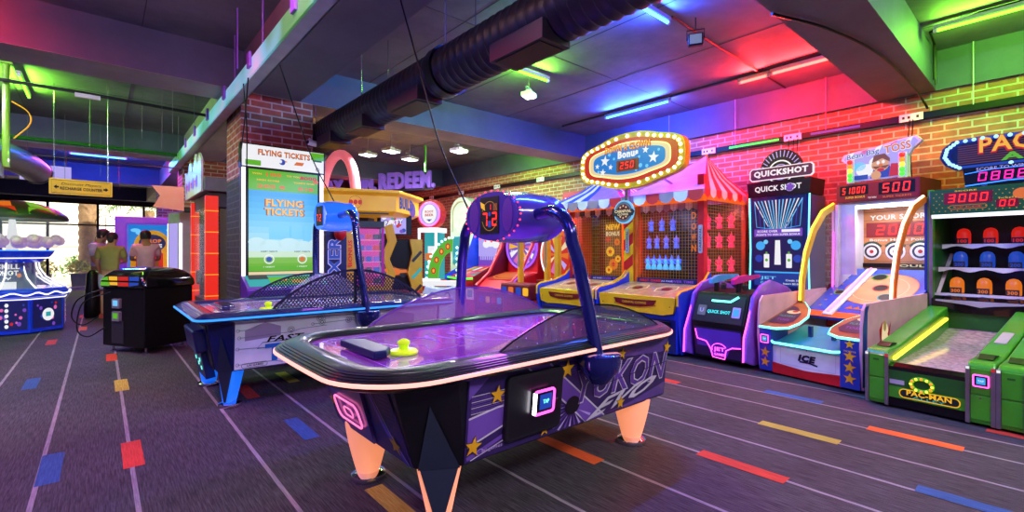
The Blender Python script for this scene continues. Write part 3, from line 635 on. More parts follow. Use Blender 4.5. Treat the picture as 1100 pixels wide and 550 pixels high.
        for pts in ([(.03, .27), (.42, .28), (.5, .30), (.72, .31)], [(.02, .18), (.27, .17), (.35, .19)], [(.02, .05), (.3, .05), (.36, .03)], [(.4, .15), (.75, .15), (.85, .2), (1.2, .2)], [(.6, .33), (.95, .34), (1.05, .30), (1.3, .30)], [(.7, .37), (.9, .37), (1.0, .345)],
                    [(.02, .33), (.12, .33), (.18, .37)], [(1.2, .12), (1.5, .12), (1.6, .16)], [(.3, .09), (.9, .09), (1.0, .05), (1.5, .05)]):
            b.strip(fr, pts, .005, 'circuit', w+.001); b.strip(fr, ell(*pts[0], .012, n=10), .004, 'circuit', w+.002, True)
        for u, v in ((.42, .30), (.68, .34), (.33, .15), (.66, .375), (.92, .34), (1.05, .28)):
            b.strip(fr, ell(u, v, .026, n=14), .005, 'circuit', w+.002, True); b.strip(fr, ell(u, v, .013, n=10), .005, 'dark_grey', w+.002, True)
        b.strip(fr, [(.16, .17), (.20, .215), (1.05, .215), (1.02, .17)], .008, 'circuit', w+.002, True)
        b.text('FAST', fr, .38, .238, .30, .05, 'black', w+.004, .03, .3); b.text('TRACK', fr, .62, .125, .80, .15, 'ft_blue', w+.003, .05)
        b.poly(fr, rect(.62, .04, .8, .07), 'ft_house', w+.005); b.strip(fr, rrect(.05, .02, .24, .055, .015), .003, 'dark_grey', w+.003, True); b.text('LAI GAMES', fr, .15, .038, .12, .016, 'dark_grey', w+.004, .02)
    b.build('front_panel', t)
    # corner block with inlaid wedge
    A0, A1 = Vector((*bot[0], z0)), Vector((*bot[1], z0)); B0, B1 = Vector((*top[0], z1)), Vector((*top[1], z1))
    nrm = (A1-A0).cross(B0-A0).normalized()
    if nrm.y > 0: nrm = -nrm
    e = nrm*.004
    b = MB(); mid = (B0*.5+B1*.5); mb_ = lambda a: A0.lerp(A1, a)
    apex = mb_(.5).lerp(mid, .72)
    b.face([mb_(.06)+e*1.5, mb_(.94)+e*1.5, apex+e*1.5], 'wedge_grey')
    b.build('corner_inlay', t)
    # near corner leg: dark wedge between two lit flanks
    lx, ly = (.44, .22) if Y else (.27, .22)
    lm_ = 'leg_peach' if Y else 'leg_blue'
    dr = (A1-A0).normalized(); nb = Vector((dr.y, -dr.x, 0)); cc = Vector(((A0.x+A1.x)/2, (A0.y+A1.y)/2, 0)) - nb*.0
    wt = (A1-A0).length*.5
    def rg(z, hw, d): 
        return [cc-dr*hw+nb*-.01+Vector((0, 0, z)), cc+dr*hw+nb*-.01+Vector((0, 0, z)), cc+dr*hw*.7-nb*d+Vector((0, 0, z)), cc-dr*hw*.7-nb*d+Vector((0, 0, z))]
    b = MB(); b.loft([rg(.04, wt*.42, .13), rg(z0+.01, wt*.98, .2)], lm_); lg = b.build('leg', t, bevel=.01)
    b = MB(); b.face([cc-dr*wt*.80+nb*.004-nb*.012+nb*.012+Vector((0, 0, z0)), cc+dr*wt*.80+nb*.004+Vector((0, 0, z0)), cc+dr*wt*.12+nb*.004+Vector((0, 0, .05)), cc-dr*wt*.12+nb*.004+Vector((0, 0, .05))][::-1], 'wedge_grey'); b.build('wedge_inlay', lg)
    b = MB(); q = cc-nb*.07; b.lathe([(.085, 0), (.09, .012), (.085, .03), (.05, .045)], (q.x, q.y, 0), 'chrome', 28); b.build('foot', lg, smooth=True)
    for x, y in ((.44, W-.42) if Y else (.25, W-.32), (L-.32, .25) if Y else (L-.35, .25), (L-.40, W-.3)):
        leg_cone(x, y, .125 if Y else .10, .062, lm_, t)
    # end panel with neon handle
    ep = Vector((bot[0][0], bot[0][1], z0)); eq = Vector((bot[7][0], bot[7][1], z0)); et = Vector((top[7][0], eq.y, z1))
    fe = Fr(eq, (0, -1, 0), Vector((top[7][0]-bot[7][0], 0, z1-z0))); ew = (ep-eq).length; eh = Vector((top[7][0]-bot[7][0], 0, z1-z0)).length
    b = MB()
    if Y:
        b.ext(fe, rect(.01, .01, ew-.01, eh-.02), 0, .006, 'deep_purple')
        b.ext(fe, [(ew*.14, .02), (ew*.60, .02), (ew*.66, eh-.03), (ew*.14, eh-.03)], .006, .02, 'body_purple')
        b.poly(fe, [(ew*.02, eh*.85), (ew*.12, eh*.93), (ew*.12, eh*.6), (ew*.03, eh*.7)], 'mid_purple', .009); b.star(fe, ew*.065, eh*.32, .045, 'star_gold', .01)
        b.strip(fe, [(ew*.70, eh*.93), (ew*.82, eh*.35), (ew*.96, eh*.03)], .03, 'mid_purple', .009); b.strip(fe, [(ew*.74, eh*.93), (ew*.86, eh*.35), (ew*.985, eh*.03)], .007, 'line_white', .010)
        for k in range(9): b.strip(fe, [(ew*(.80+.01*k), eh*(.92-.05*k)), (ew*.97, eh*(.92-.05*k))], .003, 'mid_purple', .009)
        b.star(fe, ew*.885, eh*.22, .055, 'star_gold', .012, 8); b.star(fe, ew*.86, eh*.96-.03, .035, 'star_gold', .012)
        b.build('end_panel', t)
        b = MB(); b.tube([fe.P(u, v, .03) for u, v in rrect(ew*.20, eh*.20, ew*.54, eh*.50, .04)], .005, 'e_handle', 8, True); b.tube([fe.P(u, v, .03) for u, v in rrect(ew*.32, eh*.29, ew*.44, eh*.40, .02)], .0035, 'e_handle', 8, True); b.build('neon_handle', t, smooth=True, label='glowing pink handle outline')
        b = MB(); b.star(fr, 0, 0, .01, 'star_gold', -.2)
    else:
        b.ext(fe, rect(.02, .01, ew-.02, eh-.02), 0, .012, 'navy'); b.build('end_panel', t)
        b = MB(); b.ext(fe, rect(ew*.3, eh*.35, ew*.85, eh*.8), .0, .09, 'dk_blue'); b.build('goal_box', t, bevel=.015)
        b = MB(); b.ext(fe, rect(ew*.25, -.1, ew*.75, eh*.3), -.02, .05, 'dk_blue')
        for u, v in ((.38, .1), (.5, .02), (.62, -.04), (.6, .12)): b.poly(fe, ell(ew*u, eh*v, .02, n=10), 'e_cyan', .053)
        b.build('lit_coin_box', t)
    # coin door with glowing reader
    if Y:
        b = MB(); b.ext(fr, rrect(.21, .055, .59, .375, .03), .004, .03, 'body_dark'); b.strip(fr, rrect(.225, .07, .575, .36, .025), .004, 'dark_grey', .031, True); dr_ = b.build('coin_door', t, bevel=.005)
        b = MB(); b.ext(fr, rrect(.37, .16, .51, .285, .015), .03, .05, 'black'); b.poly(fr, rect(.405, .185, .488, .262), 's_blue', .052); b.text('TAP', fr, .447, .225, .04, .02, 'e_cyan', .054); b.build('card_reader', dr_)
        b = MB(); b.tube([fr.P(u, v, .05) for u, v in rrect(.372, .165, .505, .28, .015)], .007, 'e_pink', 8, True); b.tube([fr.P(u, v, .05) for u, v in [(.373, .17), (.373, .275)]], .009, 'e_white_hi', 8); b.build('neon_ring', dr_, smooth=True)
        b = MB(); b.lathe([(.012, 0), (.012, .012)], fr.P(.545, .215, .03), 'steel', 10, 'y'); b.build('lock', dr_)
    # arch and scoreboard
    ax = 1.28 if Y else 1.30; cz = 1.48 if Y else 1.63; cy = W*.525; ry, rz = (.285, .165) if Y else (.20, .155); am = 'arch_purple' if Y else 'arch_blue'; xl0, xl1 = (-.13, .33) if Y else (-.13, .22)
    r = .036 if Y else .034
    for s_, yb in ((1, .01), (-1, W-.03)):
        yi = .14*s_; ye = cy - s_*(ry-.03)
        pts = [(ax+.04, yb, .69), (ax+.02, yb+yi*.35, .95), (ax, yb+yi*.7, 1.2), (ax-.01, yb+yi, cz-.16)]
        y2 = yb+yi
        for k in range(1, 7):
            a = math.radians(90*k/6); pts.append((ax-.01, y2+s_*.17*(1-math.cos(a)), cz-.16+.17*math.sin(a)))
        pts.append((ax, ye, cz+.0))
        b = MB(); b.tube(pts[:3]+crv(pts[3:], 3), r, am, 16); o = b.build('arch_pole', t, smooth=True)
        b = MB(); b.lathe([(.05, -.16), (.105, -.09), (.115, -.05), (.115, -.005), (.1, 0)] if s_ > 0 else [(.05, -.12), (.1, -.06), (.1, 0)], (ax+.04, yb-.01*s_, .72), am, 24); b.build('bracket', o, smooth=True)
    rings = []
    for k in range(13):
        u = k/12; x = xl0+(xl1-xl0)*u; e_ = .90+.10*math.sin(PI*min(1, u*1.15+.05)) if u < .8 else .99-(u-.8)*(u-.8)*9
        rings.append([(ax+x, cy+ry*e_*math.cos(2*PI*i/40), cz+rz*e_*math.sin(2*PI*i/40)) for i in range(40)])
    b = MB(); b.loft(rings, 'drum_purple' if Y else 'drum_blue'); sb = b.build('scoreboard', t, smooth=True)
    fs = Fr((ax+xl0, cy, cz), (0, -1, 0), (0, 0, 1))
    b = MB(); b.ext(fs, ell(0, 0, ry*.90, rz*.90, 36), 0, .012, 'drum_purple' if Y else 'drum_blue')
    b.ext(fs, [(-.10, -.11), (.085, -.11), (.085, .12), (-.10, .12)] if Y else rect(-.09, -.1, .09, .1), .012, .016, 'black'); b.build('face_plate', sb)
    b = MB(); k_ = 1 if Y else .85
    b.seg('7', fs, -.045*k_, -.02, .07*k_, .085*k_, 'e_red', .02, 0); b.seg('2', fs, .048*k_, -.02, .07*k_, .085*k_, 'e_red', .02, 0); b.seg('1', fs, .0, .055*k_, .04, .035, 'e_red', .02, 0)
    if Y:
        b.poly(fs, ell(0, .012, .014, n=12), 's_blue', .02); b.poly(fs, rect(-.015, -.07, .015, -.03), 's_blue', .02); b.poly(fs, [(-.095, .095), (-.05, .075), (-.045, .035), (-.085, .055)], 's_yellow', .02); b.poly(fs, rect(.035, .03, .075, .075), 's_brown', .02)
        b.strip(fs, ell(0, -.0, .078, .09, 16, 200, 340), .004, 's_gold', .02); b.strip(fs, ell(0, -.0, .078, .09, 16, 20, 160), .004, 's_gold', .02)
    b.build('display', sb)
    if Y:
        bulbs(sb, [fs.P(ry*.955*math.cos(2*PI*i/28), rz*.955*math.sin(2*PI*i/28), .004) for i in range(28)], .0065, 'e_pinkdot', 'dot_light')
        for sx in (-1, 1):
            b = MB(); b.ext(fs, [( sx*.165+.06*math.cos(a*PI/8)*.8, .1*math.sin(a*PI/8)) for a in range(16)], .012, .016, 'purple'); b.build('speaker_grille', sb)
        lamp_area((loc[0]+ax, loc[1]+cy, cz-rz-.02), (0, 0, 0), .3, .3, 7, (.6, .15, 1))
    else:
        lamp_area((loc[0]+ax, loc[1]+cy, cz-rz-.02), (0, 0, 0), .25, .2, 6, (.8, .8, 1))
    # shields
    if Y:
        b = MB(); tp = arc_shield(b, .69, 2.06, .10, .772, .19, 'dark_acrylic', p=.85); 
        f2 = Fr((0, .099, 0)); b.strip(f2, tp, .008, 'black', .003)
        for k in range(9):
            for j in range(3):
                u = .82+k*.135+(j % 2)*.06; v = .80+.035*j
                if v < .772+.19*math.sin(PI*(u-.69)/1.37)**.85-.02: b.poly(f2, ell(u, v, .004, n=6), 'lilac', .004)
        b.build('side_shield', t)
        b = MB(); tp = arc_shield(b, .56, 2.12, W-.10, .772, .23, 'purple_acrylic', p=.8); b.strip(Fr((0, W-.113, 0)), tp, .008, 'purple', .003); b.build('side_shield', t)
    else:
        for yy, xa, xb, hh in ((.10, .55, 1.98, .32), (W-.10, .62, 1.9, .25)):
            b = MB(); f2 = Fr((0, yy, 0)); n = 30
            tp = [(xa+(xb-xa)*i/n, .772+hh*math.sin(PI*i/n)**.8) for i in range(n+1)]
            b.strip(f2, tp, .022, 'navy', .0); b.strip(f2, [(xa, .779), (xb, .779)], .022, 'navy', 0); b.strip(f2, [((xa+xb)/2, .777), ((xa+xb)/2, .772+hh)], .03, 'navy', 0)
            st = .03
            for d in (1, -1):
                k = -40
                while k < 90:
                    seg_ = []
                    for i in range(0, 13):
                        v = .772+hh*i/12; u = xa+k*st+d*(v-.772)*.8
                        ok = xa < u < xb and v < .772+hh*math.sin(PI*(u-xa)/(xb-xa))**.8
                        if ok: seg_.append((u, v))
                    if len(seg_) > 1: b.strip(f2, [seg_[0], seg_[-1]], .010, 'navy', .001*d)
                    k += 1
            b.build('mesh_shield', t)
        b = MB(); arc_shield(b, 1.0, 1.8, W-.16, .775, .25, 'clear_pale', p=.7); b.build('clear_shield', t)
    # goal hood at the near end
    b = MB(); f3 = Fr((0, 0, .757), (1, 0, 0), (0, 1, 0))
    hd = [(.25, W/2-.24), (.31, W/2-.24), (.36, W/2-.18), (.36, W/2+.12), (.31, W/2+.17), (.25, W/2+.17)]
    b.loft([[f3.P(u, v, .01) for u, v in hd], [f3.P(u, v, .038) for u, v in hd], [f3.P(u-.0, W/2+(v-W/2)*.97, .044) for u, v in hd]], 'hood' if Y else 'rim_blue'); b.build('goal_hood', t, bevel=.006)
    return t
YL = (.69, 1.61, 0); YW = 1.34
yukon_t = hockey('air_hockey_table', 'large purple and black air hockey table with peach light strip and gold stars', YL, 2.29, YW, 'purple')
FL = (.53, 4.2, 0)
hockey('air_hockey_table', 'white and blue air hockey table with circuit graphics and blue light strip', FL, 2.35, 1.42, 'blue')
def mallet(loc, label):
    b = MB(); b.lathe([(r*1.2, z*.85) for r, z in [(.045, 0), (.056, .004), (.058, .014), (.052, .024), (.030, .022), (.018, .030), (.02, .05), (.026, .062), (.024, .074), (.012, .084), (.002, .087)]], loc, 'mallet', 28)
    return tag(b.build('air_hockey_mallet', smooth=True, origin=loc), label, 'mallet')
mallet((1.12, 2.10, .7585), 'lime green mallet beside the dark goal hood on the purple table')
mallet((1.10, 4.5, .7585), 'lime green mallet on the pale playfield of the blue table')
# ------------------------------------------------------------------ machines along the brick wall
def SF(x, d=1): # side frame on the machine's right (+x) or left (-x) flank; u runs front->back for right flank
    return Fr((x, 0, 0), (0, 1, 0) if d > 0 else (0, -1, 0), (0, 0, 1))
def reader(mb_parent, fr, u, v, s=.045, ring='e_pink', face='s_sky'):
    b = MB(); b.ext(fr, rrect(u-s, v-s, u+s, v+s, s*.2), 0, .012, 'black'); b.poly(fr, rect(u-s*.6, v-s*.6, u+s*.6, v+s*.6), face, .014); b.text('TAP', fr, u, v, s*.8, s*.35, 's_white', .016)
    o = b.build('card_reader', mb_parent)
    b = MB(); b.tube([fr.P(a, c, .014) for a, c in rrect(u-s, v-s, u+s, v+s, s*.2)], s*.13, ring, 6, True); b.build('neon_ring', o, smooth=True); return o

# ---- green alley roller
mat('lane', 'a898a6', .18, coat=.6, noise=(28, .35)); mat('alley_dark', '10241c', .5)
def alley(label, loc):
    t = thing('alley_roller_game', label, 'arcade game', loc, -96.5)
    # pedestals and rails
    for sx, xo, xi in ((-1, -.385, -.235), (1, .385, .235)):
        x0, x1 = min(xo, xi), max(xo, xi)
        b = MB(); prof = [(0, .02), (0, .43), (.03, .46), (.28, .475), (1.62, .72), (1.62, .02)]
        b.loft([[(x, y, z) for y, z in prof] for x in (x0, x1)], 'green'); pd = b.build('pedestal', t, bevel=.012)
        b = MB(); b.box(x0+.02, x1-.02, -.008, 0, .05, .225, 'lt_green' if 0 else 'green'); b.build('lower_door', pd, bevel=.004)
        b = MB(); b.box(x0+.02, x1-.02, -.008, 0, .235, .42, 'green')
        if sx < 0: b.poly(FF, rect(x0+.05, .37, x1-.06, .385), 'dk_green', .009)
        else:
            f0 = Fr((0, -.008, 0)); b.poly(f0, ell((x0+x1)/2, .21, .008, n=8), 'steel', .002)
        b.build('upper_door', pd, bevel=.004)
        for x in (x0+.008, x1-.008):
            b = MB(); b.box(x-.012, x+.012, -.016, .004, .02, .435, 'alu'); b.box(x-.01, x+.01, -.018, -.015, .41, .43, 's_red' if x > x0+.02 else 's_white'); b.build('corner_guard', pd, bevel=.003)
        b = MB(); b.loft([[(x, y, z) for y, z in ((.12, .472), (.2, .50), (.3, .485), (.3, .477))] for x in (x0+.03, x1-.03)], 'black'); b.build('cup_holder', pd, bevel=.004)
        if sx > 0:
            b = MB(); fr = Fr((0, .6, .532), (1, 0, 0), (0, .984, .18)); b.ext(fr, rect(.27, 0, .34, .3), 0, .008, 'lt_grey'); b.build('rail_label', pd)
            reader(pd, Fr((0, -.008, 0)), (x0+x1)/2+.005, .335, .04)
    # lane between the rails
    b = MB(); b.loft([[(x, y, z) for y, z in ((.06, .30), (.06, .335), (.1, .33), (1.2, .42), (1.62, .50), (1.62, .28))] for x in (-.235, .235)], 'lane'); b.build('lane', t)
    b = MB(); b.loft([[(x, y, z) for y, z in ((.0, .31), (-.005, .34), (.05, .365), (.09, .35), (.09, .31))] for x in (-.235, .235)], 'black_gloss'); b.build('lane_lip', t)
    b = MB(); b.tube([(-.225, .1, .385), (-.225, 1.5, .60)], .016, 'e_yellow', 8); b.build('yellow_light_bar', t, label='glowing yellow light bar along the lane')
    b = MB(); b.tube([(.225, .1, .385), (.225, .35, .42)], .012, 'e_yellow', 8); b.build('yellow_light_bar', t)
    # apron with logo
    b = MB(); b.box(-.235, .235, .0, .02, .09, .315, 'dk_green'); b.box(-.235, .235, .01, .03, .02, .09, 'black')
    f = Fr((0, 0, 0)); b.poly(f, rect(-.234, .092, .234, .18), 'green', .001); b.poly(f, rect(-.225, .2, -.13, .235), 'lt_grey', .002)
    b.strip(f, rrect(-.16, .105, .2, .17, .03), .007, 's_yellow', .003, True); b.poly(f, rrect(-.155, .109, .195, .166, .028), 'alley_dark', .002)
    b.text('PAC-MAN', f, .02, .148, .27, .04, 's_yellow', .005, .03); b.text('BATTLE CASINO' if 0 else 'ALLEY', f, .02, .118, .2, .016, 's_teal', .005, .01)
    b.build('front_apron', t)
    b = MB(); fr = Fr((0, -.002, 0)); b.tube([fr.P(u, v, .005) for u, v in ell(-.02, .225, .065, .048, 20)], .014, 's_green', 8, True)
    for i in range(12):
        a = PI*i/6; b.sphere(fr.P(-.02+.065*math.cos(a), .225+.048*math.sin(a), .014), .011, 'e_orange' if i % 2 else 'e_yellow', 8, 5)
    b.build('light_ring', t, smooth=True)
    # upright cabinet
    b = MB(); b.box(-.385, .385, 1.62, 2.42, .02, .78, 'dk_green'); b.box(-.385, .385, 2.3, 2.42, .78, 1.88, 'alley_dark')
    b.box(-.385, -.365, 1.66, 2.3, .78, 1.88, 'dk_green'); b.box(.365, .385, 1.66, 2.3, .78, 1.88, 'dk_green'); b.box(-.385, .385, 1.66, 2.42, 1.86, 1.9, 'dk_green'); b.build('cabinet', t)
    for x in (-.375, .375):
        b = MB(); b.box(x-.022, x+.022, 1.60, 1.66, .7, 1.9, 'green'); b.box(x-.008 if x < 0 else x-.022, x+.022 if x < 0 else x+.008, 1.585, 1.60, .72, 1.88, 'alu'); b.build('cabinet_post', t, bevel=.004)
    b = MB(); fw = Fr((0, 1.6, 0)); b.loft([[(x, y, z) for y, z in ((1.58, .66), (1.58, .79), (1.66, .82), (1.66, .66))] for x in (-.36, .36)], 'black_gloss')
    b.poly(Fr((0, 1.58, 0)), [(-.33, .77), (-.1, .745), (0, .725), (.1, .745), (.33, .77), (.33, .785), (-.33, .785)], 'lt_grey', .002); b.build('target_sill', t)
    # header
    b = MB(); b.box(-.37, .37, 1.57, 1.66, 1.64, 1.885, 'dk_green'); fh = Fr((0, 1.57, 0)); b.poly(fh, rect(-.36, 1.65, .36, 1.875), 's_dkgreen', .001)
    for i in range(16):
        for j in range(6): b.poly(fh, ell(-.34+.045*i+(j % 2)*.022, 1.67+.035*j, .006, n=6), 's_gold', .002)
    b.poly(fh, rect(-.26, 1.735, .09, 1.85), 'dk_red', .004); b.seg('3000', fh, -.085, 1.792, .31, .082, 'e_red', .008); b.poly(fh, rect(.11, 1.68, .26, 1.755), 'dk_red', .004); b.seg('00', fh, .185, 1.718, .12, .06, 'e_red', .008)
    b.text('SCORE', fh, -.1, 1.863, .16, .014, 's_yellow', .006, .02); b.strip(fh, rrect(-.22, 1.685, .05, 1.722, .018), .004, 's_orange', .006, True); b.text('TOP SCORE', fh, -.085, 1.703, .2, .016, 's_red', .007, .02); b.text('TICKETS', fh, .185, 1.765, .12, .013, 's_yellow', .006, .01)
    b.poly(fh, ell(.28, 1.80, .06, .05, 16), 's_orange', .005); b.poly(fh, [(.30, 1.77), (.355, 1.82), (.35, 1.75)], 's_red', .006); b.build('score_header', t)
    b = MB(); b.box(-.36, .36, 1.58, 1.64, 1.605, 1.64, 'e_white'); b.build('header_light', t); 
    # shelves with rounded targets
    for j, (z, m, nn) in enumerate(((1.36, 's_red', '100'), (1.12, 's_blue', '200'), (.86, 's_orange', '300'))):
        b = MB(); y = 1.95-.12*j; b.box(-.36, .36, y-.03, y+.12, z-.035, z-.02, 'lt_grey')
        b.loft([[(x, y-.031, z-.05-.0*abs(x)+.015*math.cos(x*26)), (x, y-.031, z-.015)] for x in [k*.04-.36 for k in range(19)]], 'white', closed=False, cap0=False, cap1=False); sh = b.build('shelf', t)
        for i in range(3):
            x = -.2+.2*i; b = MB(); b.lathe([(.052, 0), (.055, .015), (.055, .10), (.048, .13), (.03, .15), (.005, .158)], (x, y+.03, z-.01), m, 18)
            b.box(x-.045, x+.045, y-.028, y-.02, z-.015, z+.045, 'dark_grey'); b.text(nn, Fr((0, y-.028, 0)), x, z+.015, .07, .035, m, .002, .03); b.build('target', sh, smooth=True)
    b = MB(); b.loft([[(x, y, z) for y, z in ((1.7, .8), (1.7, .815), (2.2, 1.25), (2.2, 1.23))] for x in (-.36, -.33)], 'white'); b.build('side_ramp', t)
    b = MB(); b.box(-.384, .384, 1.30, 1.62, .55, .62, 'dark_grey'); b.build('lane_backstop', t) if 0 else None
    return t
A1 = (4.81, .68, 0)
alley1 = alley('green alley game with yellow light bar next to the bean bag game', A1)
dup(alley1, (4.81-.088, .68-.775, 0), None, 'green alley game cut off by the picture edge')
# marquee over the two alleys
t = thing('marquee_sign', 'long oval blue bulb sign with orange letters above the green alleys', 'sign', (6.5, .12, 1.9), -96.5)
f = FF; b = MB()
o1 = [(-.70, .33), (-.68, .42), (-.6, .49), (-.4, .50), (-.1, .49), (.0, .56), (.1, .49), (.4, .50), (.6, .49), (.68, .42), (.70, .33), (.66, .25), (.58, .19), (-.58, .19), (-.66, .25)]
b.ext(f, o1, -.12, 0, 'dk_blue'); cx = [(u*.88, .34+(v-.34)*.72) for u, v in o1]; b.strip(f, [(u*.94, .34+(v-.34)*.87) for u, v in o1], .035, 's_blue', .003, True); b.poly(f, cx, 'navy', .004)
for k in range(9): b.strip(f, [(-.56, .245+.022*k), (.56, .245+.022*k)], .007, 's_brown', .006)
b.build('board', t)
b = MB(); b.text('PAC-MAN', f, 0.03, .405, .88, .17, 's_red', .012, .06); b.text('PAC-MAN', f, 0.03, .41, .86, .15, 's_yellow', .016, .02); b.text('ALLEY', f, .05, .275, .6, .075, 's_green', .014, .04); b.build('lettering', t)
b = MB(); n = 40
import itertools
pts = [(u*.94, .34+(v-.34)*.87) for u, v in o1]; L_ = [Vector(pts[i]).lerp(Vector(pts[(i+1) % len(pts)]), k/3) for i in range(len(pts)) for k in range(3)]
bulbs(t, [f.P(q.x, q.y, .012) for q in L_], .018, 'e_bulb_blue')
b = MB(); b.ext(f, [(-.5, .01), (.5, .01), (.52, .2), (-.52, .2)], -.1, .02, 'black'); b.text('SCORE TO WIN', f, -.25, .175, .34, .03, 's_lilac', .024, .01); b.seg('0888', f, -.24, .1, .36, .085, 'e_magenta', .024); b.seg('500', f, .26, .1, .26, .085, 'e_magenta', .024) if 0 else None
b.strip(f, [(-.5, .02), (-.2, .045), (.2, .045), (.5, .02)], .012, 'e_blue', .026); b.strip(f, [(-.505, .14), (-.3, .165), (.3, .165), (.5, .14)], .008, 'e_blue', .023); b.build('score_box', t)
for x in (-.35, .35): b = MB(); b.box(x-.02, x+.02, -.08, -.04, -.02, .02, 'steel'); b.build('bracket', t)

# ---- bean bag toss
mat('bb_white', 'd8d4e0', .35, coat=.3); mat('bb_pink', 'd8a0b0', .4); mat('bb_teal', '2a9cb0', .35, coat=.3); mat('board_wood', 'b87848', .35, noise=(4, .25)); mat('ramp_blue', '2c50c0', .25, coat=.5)
t = thing('bean_bag_toss_game', 'white and blue bean bag tossing game with cyan neon edges and gold stars', 'arcade game', (5.17, 1.62, 0), -101.5)
b = MB(); b.box(-.34, .31, .03, .6, .10, .325, 'bb_white'); b.box(-.34, .31, .02, .05, .02, .10, 'red'); b.loft([[(x, .02, .09), (x, .02, .10+.035*(1-((x)/.34)**2)*0+.03*abs(x)/.34), (x, .025, .10)] for x in [k*.065-.34 for k in range(11)]], 'red', cap0=False, cap1=False)
f = Fr((0, .03, 0)); b.strip(f, rrect(-.26, .13, .26, .31, .015), .003, 'lt_grey', .002, True); b.text('ICE', f, .0, .22, .17, .068, 'navy', .004, .07, .2, rot=0); b.strip(f, [(-.07, .18), (.02, .182), (.10, .165)], .016, 'navy', .003); b.poly(f, ell(.0, .3, .006, n=8), 'black', .004); b.build('front_box', t)
b = MB(); b.loft([[(x, y, z) for y, z in ((.0, .315), (.0, .335), (.1, .335), (.62, .47), (.62, .30))] for x in (-.34, .31)], 'bb_teal')
for x in (-.12, .1): b.box(x-.015, x+.015, .3, .34, .39, .5, 'dk_blue')
b.build('ball_tray', t)
b = MB(); b.tube([(-.35, .02, .345), (-.3, -.03, .338), (.26, -.03, .338), (.32, .02, .345)], .012, 'e_cyan', 8); b.build('neon_edge', t, smooth=True)
def wing(sx):
    p = [(.47, .0), (.29, .0), (.19, .05), (.155, .17), (.17, .36), (.26, .55), (.40, .72), (.47, .75)]
    p = [(sx*x if sx < 0 else x-.0, y) for x, y in p]
    b = MB(); top = [(x, y, .49+.30*y) for x, y in p]; lo = [(x, y, z-.03) for x, y, z in top]
    b.loft([lo, top], 'wood'); q = [(x-(.05*sx), y+.05, z+.002) for x, y, z in top]
    fr = Fr((0, 0, .493), (1, 0, 0), (0, .958, .287)); b.poly(fr, [(sx*.44, .10), (sx*.26, .10), (sx*.21, .18), (sx*.25, .40), (sx*.36, .55), (sx*.44, .6)], 's_navy', .002)
    b.poly(fr, ell(sx*.34, .42, .07, .05, 12), 's_cream', .004); b.poly(fr, ell(sx*.33, .44, .03, .03, 10), 's_red', .005); b.text('PLAYERS', fr, sx*.34, .3, .16, .04, 's_teal', .005, .02); b.text('TOSS', fr, sx*.33, .2, .13, .05, 's_purple', .005, .02)
    w_ = b.build('counter_wing', t)
    b = MB(); b.tube([(x, y, z-.012) for x, y, z in top[:-1]], .012, 'e_cyan', 8); b.build('neon_edge', w_, smooth=True)
    b = MB(); x0, x1 = (-.47, -.34) if sx < 0 else (.31, .47); b.box(x0, x1, .0, .3, .03, .47, 'dk_blue' if 0 else 'blue_post')
    for k, z in enumerate((.12, .22, .32) if sx > 0 else (.12, .22)): b.star(FF, (x0+x1)/2, z, .058, 'orange', .002, 5); b.star(FF, (x0+x1)/2, z, .050, 'star_gold', .004, 5)
    if sx > 0: b.star(FF, (x0+x1)/2, .43, .045, 's_green' if 0 else 'star_gold', .004, 0); b.text('TICKETS', FF, (x0+x1)/2, .365, .1, .014, 'yellow', .004)
    p_ = b.build('corner_post', t, bevel=.006)
    if sx < 0: reader(p_, FF, (x0+x1)/2, .36, .04)
mat('blue_post', '1a3494', .3, coat=.4)
wing(-1); wing(1)
# side skirts rising at the front
for sx in (-1, 1):
    x0, x1 = (-.49, -.47) if sx < 0 else (.47, .49)
    b = MB(); b.loft([[(x, y, z) for y, z in ((.03, .03), (-.01, .4), (.0, .60), (.02, .74), (.07, .80), (.12, .80), (1.25, .84), (1.3, .84), (1.3, .03))] for x in (x0, x1)], 'bb_pink')
    fs = SF(x1 if sx > 0 else x0, sx)
    if sx > 0:
        b.poly(fs, [(.0, .06), (.10, .06), (.08, .4), (.09, .72), (.12, .785), (.05, .77), (.01, .6)], 'blue_post', .002)
        b.poly(fs, ell(.40, .52, .07, .09, 14), 's_cream', .003); b.poly(fs, ell(.40, .58, .03, .05, 10), 'tan', .004); b.poly(fs, [(.33, .42), (.36, .62), (.30, .55)], 'red', .004); b.poly(fs, [(.36, .44), (.46, .44), (.43, .36)], 'dk_blue', .004); b.poly(fs, [(.45, .5), (.52, .62), (.48, .46)], 'red', .004)
    b.build('side_skirt', t)
# ramp with holes
fr = Fr((0, .75, .56), (1, 0, 0), Vector((0, 1.05, .5))); b = MB(); Lr = math.hypot(1.05, .5)
b.ext(fr, rect(-.45, 0, .45, Lr), -.03, 0, 'ramp_blue'); b.poly(fr, rect(-.45, 0, .45, .12), 'orange', .002); b.poly(fr, ell(.05, .68, .33, .36, 26), 'tan', .002); b.strip(fr, ell(.05, .68, .25, .27, 24), .008, 's_cream', .004, True); b.strip(fr, ell(.05, .68, .33, .36, 26), .010, 's_orange', .004, True)
for u, v, r, m in ((-.05, .95, .07, 's_green'), (.05, .70, .07, 's_red'), (.17, .5, .07, 's_teal'), (-.3, .55, .05, 's_green')): b.poly(fr, ell(u, v, r, n=18), 'black', .005); b.strip(fr, ell(u, v, r, n=18), .014, m, .007, True)
for k in range(8): b.star(fr, -.24, .1+.13*k, .022, 's_gold', .005); b.star(fr, -.36, .1+.13*k, .022, 's_gold', .005); b.poly(fr, [(-.1+.07*k, .2), (-.06+.07*k, .27), (-.02+.07*k, .2)], 's_orange', .005) if k < 5 else None
b.build('target_ramp', t)
